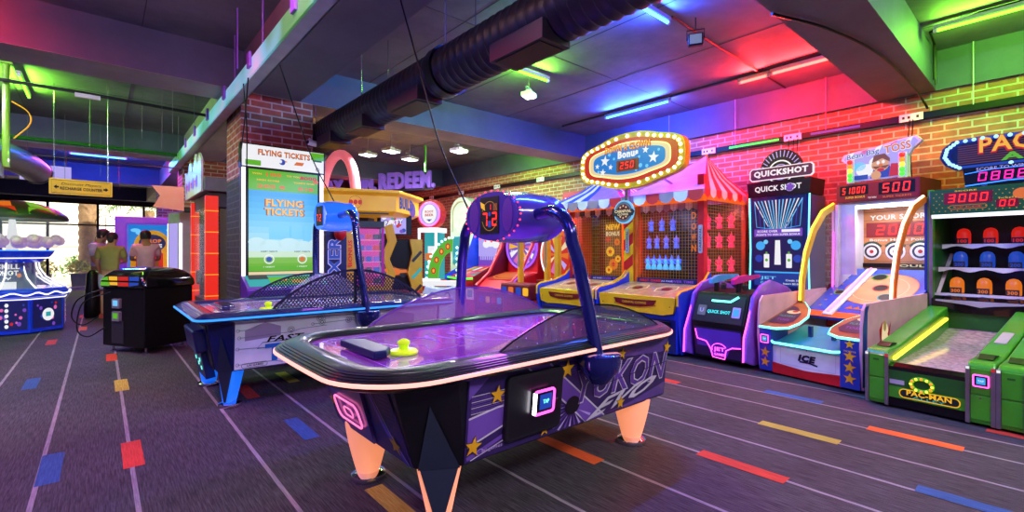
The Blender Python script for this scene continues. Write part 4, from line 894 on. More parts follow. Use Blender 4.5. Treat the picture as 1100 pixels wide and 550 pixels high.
b = MB(); b.tube([(-.20, .8, .62), (-.20, 1.75, 1.07)], .014, 'e_pinkw' if 'e_pinkw' in MATS else 'e_pink', 8); b.build('neon_tube', t); b = MB(); b.tube([(-.43, 1.35, .85), (-.43, 1.38, 1.5)], .01, 'e_pink', 8); b.build('neon_tube', t)
b = MB(); b.ext(Fr((0, .78, .58), (1, 0, 0), Vector((0, 1.05, .5))), rect(-.25, 0, -.15, 1.1), 0, .015, 'white'); b.build('ramp_divider', t)
# back board with ring targets
fb = Fr((0, 1.95, 0)); b = MB(); b.box(-.40, .40, 1.95, 2.05, .9, 1.82, 'board_wood')
for k in range(9): b.strip(fb, [(-.4, .95+.1*k), (.4, .95+.1*k)], .004, 'brown', .001)
b.box(-.40, .40, 1.93, 1.95, 1.08, 1.13, 'black'); b.text('FOUL', Fr((0, 1.93, 0)), .1, 1.105, .3, .03, 's_cream', .003, .03)
for u in (-.28, -.04, .2, .38):
    if u < .35: b.poly(fb, ell(u, 1.27, .10, n=20), 'white', .004); b.poly(fb, ell(u, 1.27, .078, n=20), 'dark_grey', .006); b.poly(fb, ell(u, 1.27, .055, n=16), 'white', .008); b.poly(fb, ell(u, 1.27, .022, n=12), 's_red', .010); b.strip(fb, ell(u, 1.27, .11, n=10, a0=30, a1=150), .03, 's_dkgreen', .003)
b.poly(fb, rect(-.34, 1.44, .36, 1.62), 'dk_red', .004); b.seg('2000', fb, .0, 1.53, .5, .12, 'e_red', .008); b.text('YOUR SCORE', fb, .0, 1.68, .6, .06, 's_white', .006, .03); b.text('Bonus Holes Points', fb, .0, 1.41, .6, .03, 's_white', .006, .01); b.build('target_board', t)
b = MB(); b.box(-.40, -.37, 1.35, 1.95, .78, 1.82, 'bb_white'); b.box(-.385, -.22, 1.42, 1.46, 1.0, 1.8, 'bb_white'); b.build('inner_side_wall', t)
b = MB(); b.box(-.42, .42, 2.05, 2.1, .03, 1.84, 'bb_white'); b.build('back_panel', t)
for sx, m in ((-1, 'yellow2'), (1, 'orange')):
    x = .43*sx
    arc = [(.70, .70), (.72, .95), (.80, 1.25), (.95, 1.52), (1.15, 1.72), (1.40, 1.82)]
    b = MB(); b.loft([[(x+w_, y+dy, z+dz) for w_, dy, dz in ((-.02, -.02, .02), (.02, -.02, .02), (.02, .03, -.03), (-.02, .03, -.03))] for y, z in arc], m); a_ = b.build('side_arch', t, smooth=False)
    b = MB(); b.tube([(x, y-.03, z+.02) for y, z in arc], .014, 'e_warmw' if sx > 0 else 'e_yellow', 8); b.build('neon_tube', a_, smooth=True)
    b = MB(); fs = SF(x, 1); b.poly(fs, arc+[(1.44, .95), (1.2, .84), (.75, .72)], 'clear_pale', 0); b.build('clear_side', t)
    for q in arc[1:5:2]: pass
    b = MB(); b.box(min(x, x+.03*sx), max(x, x+.03*sx), 1.40, 1.47, .85, 1.82, 'blue_post' if sx > 0 else 'bb_white'); b.build('cabinet_post', t)
b = MB(); b.box(-.40, .40, 1.42, 1.95, 1.80, 1.84, 'bb_white'); b.build('header_shelf', t); b = MB(); b.box(-.36, .36, 1.45, 1.52, 1.765, 1.795, 'e_white_hi'); b.build('header_light', t)
lamp_area((6.75, 1.25, 1.76), (0, 0, math.radians(-11)), .1, .6, 10, (1, .9, .95))
fh = Fr((0, 1.38, 0)); b = MB(); b.box(-.40, .40, 1.38, 1.9, 1.84, 2.05, 'dk_red'); b.poly(fh, rect(-.39, 1.85, .39, 2.04), 's_darkred' if 's_darkred' in MATS else 'dk_red', .002); b.poly(fh, rect(-.36, 1.92, -.07, 2.03), 'black', .004); b.seg('51000', fh, -.215, 1.972, .25, .075, 'e_red', .008); b.poly(fh, rect(.03, 1.90, .36, 2.03), 'black', .004); b.seg('500', fh, .195, 1.966, .28, .1, 'e_red', .008)
b.text('SUPER BONUS', fh, -.2, 1.893, .2, .025, 's_yellow', .006, .02); b.text('TO WIN', fh, -.03, 1.875, .08, .018, 's_white', .006, .02); b.text('SUPER TICKETS', fh, .2, 1.87, .26, .022, 's_orange', .006, .02); b.build('score_header', t)
fm = Fr((0, 1.40, 2.07)); b = MB(); out = [(-.27, .0), (-.27, .20), (-.36, .27), (-.33, .33), (-.2, .35), (0, .37), (.2, .41), (.36, .42), (.41, .36), (.33, .29), (.29, .22), (.29, .0)]
b.ext(fm, out, -.06, 0, 'bb_white'); b.poly(fm, [(-.25, .02), (-.25, .2), (-.33, .27), (-.31, .315), (0, .35), (.2, .39), (.35, .4), (.38, .36), (.31, .29), (.27, .2), (.27, .02)], 's_lilac', .002)
for k in range(5): b.poly(fm, [(-.3+.14*k, .28+.02*k), (-.24+.14*k, .29+.02*k), (-.22+.14*k, .34+.02*k), (-.28+.14*k, .33+.015*k)], 's_pink' if k % 2 else 's_white', .003)
for (u, v, r, m) in ((-.1, .12, .10, 's_white'), (-.17, .17, .07, 's_sky2'), (.02, .2, .09, 's_white')): b.poly(fm, ell(u, v, r, r*.7, 16), m, .004)
b.poly(fm, [(-.06, .02), (-.02, .13), (.12, .15), (.2, .02)], 's_blue', .005); b.poly(fm, ell(.04, .16, .085, .075, 18), 's_skin', .006); b.poly(fm, [(-.04, .19), (-.02, .27), (.08, .28), (.13, .22), (.13, .18), (.06, .23)], 's_brown', .007); b.poly(fm, ell(.02, .185, .016, .02, 10), 's_white', .008); b.poly(fm, ell(.07, .19, .016, .02, 10), 's_white', .008)
b.poly(fm, ell(.045, .155, .02, .015, 10), 's_orange', .009); b.poly(fm, [(-.04, .15), (.04, .145), (.13, .15), (.09, .115), (.04, .135), (0, .115)], 's_brown', .008); b.poly(fm, ell(.045, .105, .035, .02, 12), 's_red', .009)
b.poly(fm, [(.12, .02), (.14, .16), (.24, .15), (.25, .02)], 's_red', .006); b.poly(fm, ell(.0, .05, .05, .05, 12), 's_skin', .009); b.poly(fm, rect(-.24, .02, -.08, .07), 's_blue', .007)
b.text('Bean Bag', fm, -.13, .295, .34, .085, 's_white', .010, .06, .1, rot=6); b.text('Bean Bag', fm, -.13, .297, .33, .075, 's_blue', .012, .01, .1, rot=6); b.text('TOSS', fm, .2, .325, .25, .10, 's_white', .010, .07, rot=6); b.text('TOSS', fm, .2, .326, .24, .085, 's_orange', .012, .03, rot=6); b.build('marquee', t)
for sx in (-1, 1):
    b = MB(); b.box(sx*.25-.035, sx*.25+.035, 1.37, 1.40, 2.06, 2.33, 'white')
    for k, m in enumerate(('e_green', 'e_green', 'e_yellow', 'e_orange', 'e_red')): b.sphere((sx*.25, 1.365, 2.10+.05*k), .027, m, 10, 6)
    b.build('signal_light_bar', t)

# ---- quick shot
mat('qs_purple', '5a30b8', .3, coat=.4); mat('qs_violet', '8050d8', .3, coat=.4)
t = thing('shooting_game', 'tall screen shooting game with cyan neon sides and purple neon gun console', 'arcade game', (5.22, 2.52, 0), -94)
b = MB(); b.loft([[(x, y, z) for y, z in ((.04, .05), (.0, .42), (.0, .46), (.14, .80), (.45, .84), (.62, .7), (.62, .05))] for x in (-.31, .31)], 'black'); cs = b.build('console', t, bevel=.01)
fl = Fr((0, .04, .05), (1, 0, 0), Vector((0, -.04, .37))); b = MB()
b.poly(fl, [(-.28, .03), (.28, .03), (.28, .36), (-.28, .36)], 'dk_purple', .002); b.poly(fl, [(-.25, .14), (-.25, .34), (.27, .34), (.27, .16), (.14, .13), (.1, .04), (-.08, .04), (-.12, .14)], 'qs_purple', .004)
b.build('front_plate', cs)
b = MB(); b.tube([fl.P(u, v, .012) for u, v in [(-.26, .33), (-.24, .22), (-.13, .2), (-.08, .12), (-.06, .03), (.08, .02), (.10, .12), (.17, .16), (.27, .17)]], .006, 'e_pink', 6); b.text('JET', fl, .02, .12, .13, .055, 'e_pink', .01, .02); b.text('GAMES', fl, .02, .065, .13, .03, 'e_pink', .01, .02)
b.tube([fl.P(u, v, .012) for u, v in ell(.02, .13, .085, .06, 16, 20, 200)], .004, 'e_pink', 6); b.build('neon_outline', cs, smooth=False)
fc = Fr((0, .0, .46), (1, 0, 0), Vector((0, .14, .34))); b = MB(); b.ext(fc, rect(-.3, .01, .28, .33), 0, .01, 'navy'); b.text('QUICK SHOT', fc, .0, .13, .27, .045, 's_cyan' if 's_cyan' in MATS else 'e_cyan', .014, .03)
b.ext(fc, rrect(-.25, .08, -.15, .2, .01), .01, .02, 'grey'); b.text('U', fc, -.2, .14, .05, .05, 's_lilac', .022, .03); b.ext(fc, rrect(.16, .08, .25, .2, .01), .01, .02, 'lilac'); b.poly(fc, rect(.175, .1, .235, .18), 's_sky', .022); b.build('control_panel', cs)
b = MB(); b.tube([fc.P(u, v, .02) for u, v in [(-.1, .26), (.12, .26), (.2, .32)]], .012, 'e_cyan', 8); b.build('neon_outline', cs, smooth=True)
for sx in (-1, 1):
    b = MB(); x0, x1 = (-.37, -.33) if sx < 0 else (.33, .37)
    b.loft([[(x, y, z) for y, z in ((.1, .04), (-.08, .1), (-.06, .35), (.0, .5), (.1, .78), (.28, .90), (.5, .95), (.9, .86), (1.2, .7), (1.2, .04))] for x in (x0, x1)], 'qs_violet'); fn = b.build('side_fin', t, bevel=.01)
    b = MB(); xx = x0 if sx < 0 else x0; b.tube([(x0+.02, -.10, .1), (x0+.02, -.085, .36), (x0+.02, .09, .70)], .009, 'e_pink', 6); b.build('neon_tube', fn, smooth=True)
for sx in (-1, 1):
    gx = sx*.13; b = MB(); b.loft([[(gx+dx, y, z) for dx, y, z in ((-.02, yy, zz), (.02, yy, zz), (.02, yy, zz+hh), (-.02, yy, zz+hh))] for yy, zz, hh in ((.1, .90, .05), (.22, .91, .08), (.4, .93, .07), (.6, .955, .04), (.68, .96, .035))], 'sky' if sx < 0 else 'magenta')
    b.box(gx-.015, gx+.015, .2, .26, .80, .92, 'black'); b.tube([(gx, .5, .96), (gx, .72, .975)], .012, 'lilac', 8); b.lathe([(.03, -.06), (.035, 0), (.02, .02)], (gx, .38, .88), 'dark_grey', 12); b.build('toy_gun', t)
b = MB(); b.box(-.36, .36, .62, 1.45, .05, .42, 'dk_purple'); b.build('floor_tunnel', t)
b = MB(); b.box(-.37, .37, 1.50, 2.0, .04, 2.0, 'blue_post'); sc_ = b.build('screen_cabinet', t, bevel=.01)
fq = Fr((0, 1.50, 0)); b = MB(); b.ext(fq, rect(-.34, .62, .34, 2.0), 0, .02, 'dk_blue'); fz = Fr((0, 1.478, 0)); z0, z1 = .82, 1.95; b.poly(fz, rect(-.30, z0, .30, z1), 's_navy', .001)
vp = (0, 1.3)
for i in range(14):   # light rays of the tunnel picture
    u = -.30+.6*i/13; b.poly(fz, [(u-.008, z1), (u+.008, z1), (vp[0]+(u-vp[0])*.22+.003, 1.5), (vp[0]+(u-vp[0])*.22-.003, 1.5)], 's_sky2' if i % 3 else 's_white', .002)
for k in range(4): q = .3-.06*k; b.strip(fz, [(-q, 1.95-.1*k), (-q*.9, 1.6-.02*k), (0, 1.56-.02*k), (q*.9, 1.6-.02*k), (q, 1.95-.1*k)], .01, 's_blue' if k % 2 else 's_sky', .003)
b.poly(fz, rect(-.30, 1.47, .30, 1.57), 's_purple', .004); b.text('SCORE OVER', fz, -.13, 1.54, .26, .03, 's_white', .006, .02); b.poly(fz, rect(.05, 1.525, .27, 1.56), 's_white', .006); b.text('POINTS TO WIN SUPER BONUS', fz, 0, 1.495, .54, .026, 's_white', .006, .02)
for u, v, r, m in ((-.22, 1.35, .06, 's_sky'), (.22, 1.35, .06, 's_sky'), (-.24, 1.18, .05, 's_blue'), (.24, 1.18, .05, 's_blue'), (-.15, 1.40, .03, 's_sky2'), (.15, 1.4, .03, 's_sky2')): b.poly(fz, ell(u, v, r, n=14), m, .003)
b.poly(fz, [(-.04, 1.1), (.04, 1.1), (.03, 1.42), (-.03, 1.42)], 's_white', .004)
for u in (-.14, .14): b.poly(fz, rrect(u-.035, 1.06, u+.035, 1.24, .01), 's_white', .005); b.poly(fz, ell(u, 1.16, .02, n=10), 's_green', .006); b.poly(fz, rect(u-.012, 1.24, u+.012, 1.27), 's_green', .006)
b.poly(fz, rect(-.30, .99, .30, 1.01), 's_sky', .004); b.poly(fz, rect(-.30, z0, .30, .99), 's_blue2' if 's_blue2' in MATS else 's_blue', .003)
b.text('JET', fz, -.12, .92, .2, .05, 's_sky2', .005, .02); b.text('GAMES', fz, -.12, .86, .2, .035, 's_sky2', .005, .02); b.text('Credit 10', fz, .18, .90, .16, .025, 's_white', .005, .01); b.text('Insert $2.00', fz, .17, .855, .2, .025, 's_white', .005, .01); b.build('screen', sc_)
for sx in (-1, 1):
    b = MB(); b.tube([(sx*.375, 1.49, .62), (sx*.36, 1.49, 1.3), (sx*.375, 1.49, 2.0)], .009, 'e_cyan', 6); b.build('neon_tube', sc_, smooth=True)
b = MB(); b.ext(fq, [(-.38, 2.0), (.38, 2.0), (.40, 2.2), (-.40, 2.2)], -.4, .03, 'black'); b.text('QUICK SHOT', fq, .0, 2.10, .58, .085, 's_white', .034, .03); b.poly(fq, ell(.155, 2.10, .04, n=14), 's_purple', .036); b.strip(fq, ell(.155, 2.10, .05, n=14), .008, 's_lilac', .037, True); b.build('header', sc_)
fm = Fr((0, 1.56, 2.2)); b = MB(); o2 = ell(0, .13, .27, .29, 24, 0, 180); b.ext(fm, [(-.27, .02), (.27, .02)]+o2, -.05, 0, 'black')
for k in range(15):
    a = math.radians(6+168*k/14); b.strip(fm, [(.19*math.cos(a), .13+.19*math.sin(a)), (.255*math.cos(a), .13+.275*math.sin(a))], .012, 's_lilac', .004)
b.strip(fm, ell(0, .12, .15, n=28), .018, 's_white', .006, True); b.strip(fm, ell(0, .12, .1, n=24), .01, 's_lilac', .006, True); b.poly(fm, ell(0, .12, .09, n=20), 'dark_grey', .004)
b.ext(fm, [(-.40, .06), (-.37, .03), (.37, .03), (.40, .06), (.40, .17), (.37, .2), (-.37, .2), (-.40, .17)], -.01, .014, 's_white'); b.poly(fm, [(-.385, .065), (-.36, .042), (.36, .042), (.385, .065), (.385, .165), (.36, .188), (-.36, .188), (-.385, .165)], 'dark_grey', .016)
b.text('QUICKSHOT', fm, 0, .115, .68, .095, 's_white', .02, .05); b.build('topper_sign', sc_)

# ---- carnival clown game
mat('c_pinkcloth', 'a88ca4', .6); mat('deck_tan', 'b89468', .3, coat=.5, noise=(12, .3)); mat('cage_gold', 'c89838', .35, metal=.3); mat('cloth_white', 'e8e0e8', .6); mat('cloth_red', 'e02838', .6); mat('cloth_blue', '2048c0', .6)
glow('doll_blue', '3060ff', .9, '4060c0'); glow('doll_cyan', '28b0f0', .95, '40a0d0'); glow('doll_violet', '7058f0', .5, '6060b0'); glow('doll_pink', 'ff2070', .9, 'c02060'); glow('red_glow', 'e02010', .55, '801010'); glow('orange_glow', 'ff6818', .8, 'c05010'); glow('dot_white', 'f0e8ff', 2)  # doll glows put the booth's blue and pink light into their colour
t = thing('carnival_game', 'two player clown knock-down booth with striped tents, gold wire cages and bulb sign', 'arcade game', (5.2, 4.14, 0), -90)
def console(x0, x1):
    xm = (x0+x1)/2
    b = MB(); b.box(x0+.03, x1-.03, .02, .75, .03, .62, 'blue'); b.box(x0+.05, x1-.05, .01, .02, .05, .44, 'dk_blue'); c_ = b.build('console_base', t, bevel=.01)
    b = MB(); b.loft([[(x, y, z) for y, z in ((.0, .60), (-.01, .70), (.02, .72), (.72, .84), (.72, .7))] for x in (x0+.03, x1-.03)], 'deck_tan')
    fd = Fr((0, .02, .722), (1, 0, 0), Vector((0, .7, .12)))
    for u in (xm-.22, xm+.22): b.strip(fd, [(u-.14, .35), (u-.09, .2), (u+.09, .2), (u+.14, .35), (u+.09, .5), (u-.09, .5)], .018, 's_cream', .003, True); b.poly(fd, ell(u, .35, .07, .08, 12), 'dk_red', .003)
    b.build('deck', c_)
    fy = Fr((0, -.012, 0)); b = MB(); b.ext(fy, [(x0+.03, .66), (x0+.06, .52), (x0+.2, .49), (xm-.1, .50), (xm+.1, .50), (x1-.2, .49), (x1-.06, .52), (x1-.03, .66), (x1-.03, .715), (x0+.03, .715)], -.02, .02, 'yellow')
    b.ext(fy, [(xm-.32, .67), (xm-.28, .60), (xm-.1, .575), (xm+.1, .575), (xm+.28, .60), (xm+.32, .67), (xm, .66)], .02, .03, 'dk_red'); b.text('CARNIVAL CLOWNS', fy, xm, .625, .36, .03, 's_gold', .034, .02)
    for u in (x0+.1, x1-.1, x0+.3, x1-.3): b.poly(fy, ell(u, .60, .008, n=8), 'brown', .022)
    b.build('front_fascia', c_, bevel=.004)
    b = MB(); b.ext(fy, rrect(x1-.3, .3, x1-.1, .42, .01), 0, .03, 'black'); b.poly(fy, rect(x1-.25, .33, x1-.16, .38), 's_grey', .032); b.build('coin_box', c_)
    for sx, x in ((-1, x0), (1, x1)):
        b = MB(); b.loft([[(q, y, z) for y, z in ((.05, .03), (.0, .3), (-.05, .62), (-.05, .74), (.02, .78), (.35, .82), (.6, .9), (.72, 1.0), (.76, 1.0), (.76, .03))] for q in (x-.025 if sx < 0 else x-.005, x+.005 if sx < 0 else x+.025)], 'blue')
        fs = SF(x+.025 if sx > 0 else x-.025, sx)
        b.build('side_cheek', c_, bevel=.006)
        b = MB(); xx = x-.01 if sx < 0 else x+.01; b.tube([(xx, -.05, .62), (xx, -.05, .745), (xx, .02, .785), (xx, .35, .825), (xx, .6, .905), (xx, .72, 1.005)], .014, 'yellow', 6); b.build('edge_trim', c_, smooth=True)
console(-.03, 1.17); console(-1.20, -.10)
# frame posts
def stripes_post(x, w, y, z0, z1, cols, d=.09, name='post'):
    b = MB(); b.box(x-w/2, x+w/2, y, y+d, z0, z1, cols[0]); fr = Fr((0, y, 0)); k = 0; z = z0
    if len(cols) > 1:
        while z < z1-.02:
            if k % 2: b.poly(fr, [(x-w/2, z), (x+w/2, min(z1, z+.12)), (x+w/2, min(z1, z+.28)), (x-w/2, min(z1, z+.16))], cols[1], .002)
            k += 1; z += .16
    return b.build(name, t, bevel=.005)
stripes_post(1.09, .09, .68, .8, 2.28, ['red']); stripes_post(-.04, .16, .70, .80, 2.0, ['yellow', 'red']); stripes_post(.10, .04, .70, .80, 2.0, ['orange']); stripes_post(-1.17, .07, .70, .8, 2.0, ['red']); stripes_post(1.13, .06, 1.85, .05, 2.1, ['orange']); stripes_post(-1.42, .09, .6, .05, 2.0, ['yellow2'])
for x in (1.09, -.04, -1.17):
    b = MB(); fr = Fr((0, .68, 0)); b.ext(fr, rrect(x-.028, 1.25, x+.028, 1.62, .02), 0, .012, 'lt_grey'); b.text('CARNIVAL', fr, x, 1.43, .3, .03, 'dark_grey', .014, .02, rot=90); b.build('plaque', t)
# back, dark divider, beams
b = MB(); b.box(-1.55, -.1, 1.92, 1.97, .1, 2.0, 'dk_red'); b.box(-.1, 1.14, 1.92, 1.97, .1, 2.0, 'navy'); b.poly(Fr((0, 1.92, 0)), rect(-1.18, .9, -.9, 1.9), 'red_glow', .004); b.poly(Fr((0, 1.92, 0)), rect(-.86, .9, -.62, 1.9), 'red_glow', .004); b.build('back_wall', t)
fd = Fr((0, 1.80, 0)); b = MB(); b.box(.30, .50, 1.80, 1.90, .8, 2.0, 'navy')
for k, ch in enumerate('DOWN'): b.text(ch, fd, .40, 1.84-.17*k, .08, .11, 's_orange', .004, .03)
b.build('letter_panel', t)
b = MB(); fg = Fr((0, 1.75, 0)); b.box(-1.30, -.92, 1.75, 1.82, .8, 1.85, 'brown'); b.poly(fg, rect(-1.28, .85, -.94, 1.82), 's_brown', .002)
for u, v, r, m in ((-1.17, 1.28, .09, 's_yellow'), (-1.02, 1.45, .06, 's_orange'), (-1.1, 1.05, .1, 's_orange'), (-1.2, .95, .07, 's_yellow'), (-1.0, 1.15, .06, 's_yellow'), (-1.22, 1.5, .05, 's_red')): b.poly(fg, ell(u, v, r, n=14), m, .004); b.poly(fg, ell(u, v, r*.4, n=10), 's_red', .006)
b.text('NEW', fg, -1.11, 1.72, .3, .1, 's_yellow', .006, .06); b.text('BONUS', fg, -1.11, 1.6, .3, .08, 's_cream', .006, .04); b.build('lit_poster', t)
for x in (-.78, -.56): b = MB(); b.box(x-.03, x+.03, 1.6, 1.66, .8, 2.0, 'orange'); b.build('inner_post', t)
b = MB(); b.box(-1.22, 1.14, .66, .74, 1.93, 2.02, 'orange_glow'); b.build('front_beam', t); b = MB(); b.box(1.10, 1.16, .74, 1.92, 1.95, 2.03, 'orange_glow'); b.build('side_beam', t)
fr = Fr((0, .69, 0))
for x0, x1 in ((-1.13, -.12), (.12, 1.04)):
    b = MB(); b.box(x0, x1, .69, .72, .83, .90, 'dk_blue'); b.text('FIRST GAME', fr, x0+.22, .865, .34, .035, 's_red', .004, .03); b.text('AS PAIR', fr, (x0+x1)/2+.02, .865, .18, .025, 's_lilac', .004, .02); b.text('OVER TIME', fr, x1-.22, .865, .34, .035, 's_purple', .004, .03); b.build('text_band', t)
    b = MB(); n = int((x1-x0)/.042)
    for k in range(n+1): x = x0+(x1-x0)*k/n; b.box(x-.0016, x+.0016, .70, .704, .90, 1.93, 'cage_gold')
    for k in range(25): z = .9+.043*k; b.box(x0, x1, .70, .704, z-.0016, z+.0016, 'cage_gold')
    b.build('cage_mesh', t)
b = MB()
for k in range(28): y = .78+.042*k; b.box(1.13, 1.134, y-.0022, y+.0022, .86, 1.95, 'cage_gold')
for k in range(26): z = .87+.043*k; b.box(1.13, 1.134, .76, 1.9, z-.0022, z+.0022, 'cage_gold')
b.build('cage_mesh', t)
b = MB(); b.box(1.08, 1.13, .76, 1.9, .05, .86, 'dk_blue'); b.build('side_panel', t)
def doll(x, y, z, m, m2, s=1):
    b = MB(); b.lathe([(.042*s, 0), (.046*s, .02*s), (.036*s, .07*s), (.02*s, .10*s), (.03*s, .12*s), (.034*s, .145*s), (.026*s, .17*s), (.004, .185*s)], (x, y, z), m, 12)
    for sx in (-1, 1):
        b.sphere((x+sx*.036*s, y, z+.16*s), .024*s, m2, 8, 5); b.tube([(x+sx*.03*s, y, z+.09*s), (x+sx*.06*s, y-.02, z+.13*s)], .010*s, m2, 6)
    b.lathe([(.022*s, .17*s), (.016*s, .20*s), (.003, .25*s)], (x, y, z), m2, 10); b.build('clown_target', t, smooth=True)
for z, xs, m, m2, s in ((1.62, (-.36, -.16, .04), 'doll_blue', 'doll_violet', 1), (1.33, (-.40, -.25, -.08, .10), 'doll_blue', 'doll_violet', 1), (.98, (-.42, -.31, -.2, -.09, .02, .13), 'doll_cyan', 'doll_blue', 1.1)):
    for x in xs: doll(x, 1.8, z, m, m2, s*.9)
    b = MB(); b.box(-.5, .28, 1.76, 1.86, z-.02, z-.005, 'dark_grey'); b.build('target_shelf', t)
for z in (1.62, 1.33, .98):
    for x in (.62, .80, .98): doll(x, 1.8, z, 'doll_pink', 'doll_pink', .95)
    b = MB(); b.box(.53, 1.08, 1.76, 1.86, z-.02, z-.005, 'dk_red'); b.build('target_shelf', t)
lamp_area((6.3, 4.3, 1.9), (0, math.radians(-25), 0), .9, .1, 10, (.5, .4, 1)); lamp_area((6.4, 3.3, 1.9), (0, math.radians(-15), 0), .7, .1, 9, (1, .25, .4)); lamp_area((6.3, 5.0, 1.88), (0, 0, 0), .6, .1, 16, (1, .3, .08))
# tents
def tent(x0, x1, y0, y1, ze, ax, ay, az, front, left, right, name='tent_canopy'):
    b = MB(); ap = Vector((ax, ay, az)); cs_ = [Vector((x0, y0, ze)), Vector((x1, y0, ze)), Vector((x1, y1, ze)), Vector((x0, y1, ze))]
    for e, cols, n in ((0, front, 9), (1, right, 9), (2, left, 9), (3, left, 9)):
        A, B = cs_[e], cs_[(e+1) % 4]
        for k in range(n):
            p, q = A.lerp(B, k/n), A.lerp(B, (k+1)/n); mp, mq = p.lerp(ap, .5)-Vector((0, 0, .05)), q.lerp(ap, .5)-Vector((0, 0, .05)); c = cols[k % len(cols)]
            b.face([p, q, mq, mp], c); b.face([mp, mq, ap], c)
            if e in (0, 1, 3): # scalloped valance
                d = (q-p); dz = Vector((0, 0, -.09)); b.face([p, p+dz*.6, p+d*.2+dz, p+d*.5+dz*1.25, p+d*.8+dz, q+dz*.6, q], cols[k % len(cols)])
    b.sphere(ap, .025, 'gold', 8, 5)
    return b.build(name, t)
tent(-.04, 1.21, .55, 1.95, 2.07, .78, 1.45, 2.66, ['c_pinkcloth', 'c_pinkcloth'], ['cloth_red', 'cloth_white'], ['cloth_red', 'cloth_white'])
tent(-1.62, -.04, .55, 1.95, 2.03, -.85, 1.35, 2.60, ['cloth_blue', 'cloth_white', 'cloth_blue', 'cloth_white', 'cloth_blue', 'c_pinkcloth', 'c_pinkcloth', 'c_pinkcloth', 'c_pinkcloth'], ['cloth_blue', 'cloth_white'], ['cloth_red', 'cloth_white'])
b = MB(); fv = Fr((0, .52, 0))
for k in range(14):
    u = -1.7+.208*k; m = (['cloth_white', 'c_pinkcloth'] if k < 7 else ['cloth_white', 'cloth_red', 'c_pinkcloth'])[k % (2 if k < 7 else 3)]; b.poly(fv, [(u, 2.06), (u+.2, 2.06), (u+.2, 1.99), (u+.17, 1.94), (u+.1, 1.915), (u+.03, 1.94), (u, 1.99)], m, .0)
b.build('bunting', t)
b = MB(); fv = Fr((0, .76, 0))
for k in range(20):
    u = -1.15+.11*k; m = ['cloth_white', 'dk_blue' if k < 9 else 'c_pinkcloth'][k % 2]; b.poly(fv, [(u, 1.93), (u+.105, 1.93), (u+.105, 1.86), (u+.05, 1.82), (u, 1.86)], m, .0)
b.build('bunting', t)
# oval bulb sign
def lobed(rx, ry):
    p = []
    for i in range(72):
        a = 2*PI*i/72; k = 1+.035*math.cos(4*a)-.03*math.cos(6*a)+.0
        c, s_ = math.cos(a), math.sin(a)
        p.append((rx*k*math.copysign(abs(c)**.85, c), ry*k*math.copysign(abs(s_)**.72, s_)))
    return p
fo = Fr((.19, .36, 2.545)); b = MB(); b.ext(fo, lobed(.86, .365), -.12, 0, 'yellow'); b.strip(fo, lobed(.81, .315), .07, 'yellow2', .002, True); b.build('sign_box', t); sgn = None
b = MB(); b.ext(fo, lobed(.765, .29), 0, .008, 's_red'); b.ext(fo, lobed(.655, .222), .008, .012, 's_cream'); b.strip(fo, lobed(.665, .232), .016, 'e_warm', .014, True); b.ext(fo, lobed(.59, .18), .012, .016, 's_bl' if 's_bl' in MATS else 's_sky_deep')if 0 else b.ext(fo, lobed(.59, .18), .012, .016, 's_skyd')
for u, v, r in ((-.38, .04, .085), (-.42, -.12, .06), (.42, -.02, .085), (.3, .10, .055), (-.28, -.06, .045), (-.52, -.02, .045)): b.star(fo, u, v, r, 's_white', .02, 8)
for u, v, r in ((-.3, .12, .025), (.22, -.1, .03), (.5, .07, .02), (.32, -.12, .025), (-.22, .05, .02), (.2, .02, .02), (.15, -.15, .02), (-.5, -.1, .02)): b.poly(fo, ell(u, v, r, n=12), 's_sky2', .02)
b.text('DOWN A CLOWN', fo, .0, .185, .76, .105, 's_red', .022, .07); b.text('DOWN A CLOWN', fo, .0, .187, .74, .09, 's_yellow', .026, .015); b.text('Bonus', fo, .02, .09, .34, .11, 's_white', .026, .06); b.build('sign_face', t)
b = MB(); b.ext(fo, rect(-.17, -.15, .19, .01), .016, .03, 's_brown'); b.poly(fo, rect(-.13, -.13, .15, -.01), 'dk_red', .032); b.seg('250', fo, .01, -.07, .25, .095, 'e_red', .036); b.build('score_display', t)
ring = lobed(.805, .315)
bulbs(t, [fo.P(ring[i][0], ring[i][1], .012) for i in range(0, 72, 2)], .023, 'e_bulb')
b = MB(); b.box(.1, .14, .42, .5, 1.95, 2.4, 'steel'); b.tube([(-.3, .45, 2.3), (-.3, .9, 2.2)], .015, 'steel', 6); b.tube([(.6, .45, 2.3), (.6, .9, 2.2)], .015, 'steel', 6); b.build('sign_bracket', t)
fk = Fr((.12, .36, 1.83)); b = MB(); b.ext(fk, ell(0, 0, .165, n=28), -.03, 0, 's_sky2'); b.ext(fk, ell(0, 0, .145, n=28), 0, .006, 'grey'); b.poly(fk, ell(0, 0, .11, n=24), 'dk_red', .008); b.ext(fk, [(-.19, .0), (-.16, .035), (.16, .035), (.19, 0), (.16, -.055), (-.16, -.055)], .008, .014, 'dark_grey'); b.text('CARNIVAL', fk, 0, .01, .28, .04, 's_cream', .018, .04); b.text('CLOWNS', fk, 0, -.035, .18, .03, 's_cream', .018, .03)
for a in (50, 90, 130, 230, 270, 310): b.star(fk, .075*math.cos(math.radians(a)), .085*math.sin(math.radians(a)), .02, 's_cream', .01)
b.build('round_plaque', t)
# ------------------------------------------------------------------ machines further back
FW = FF
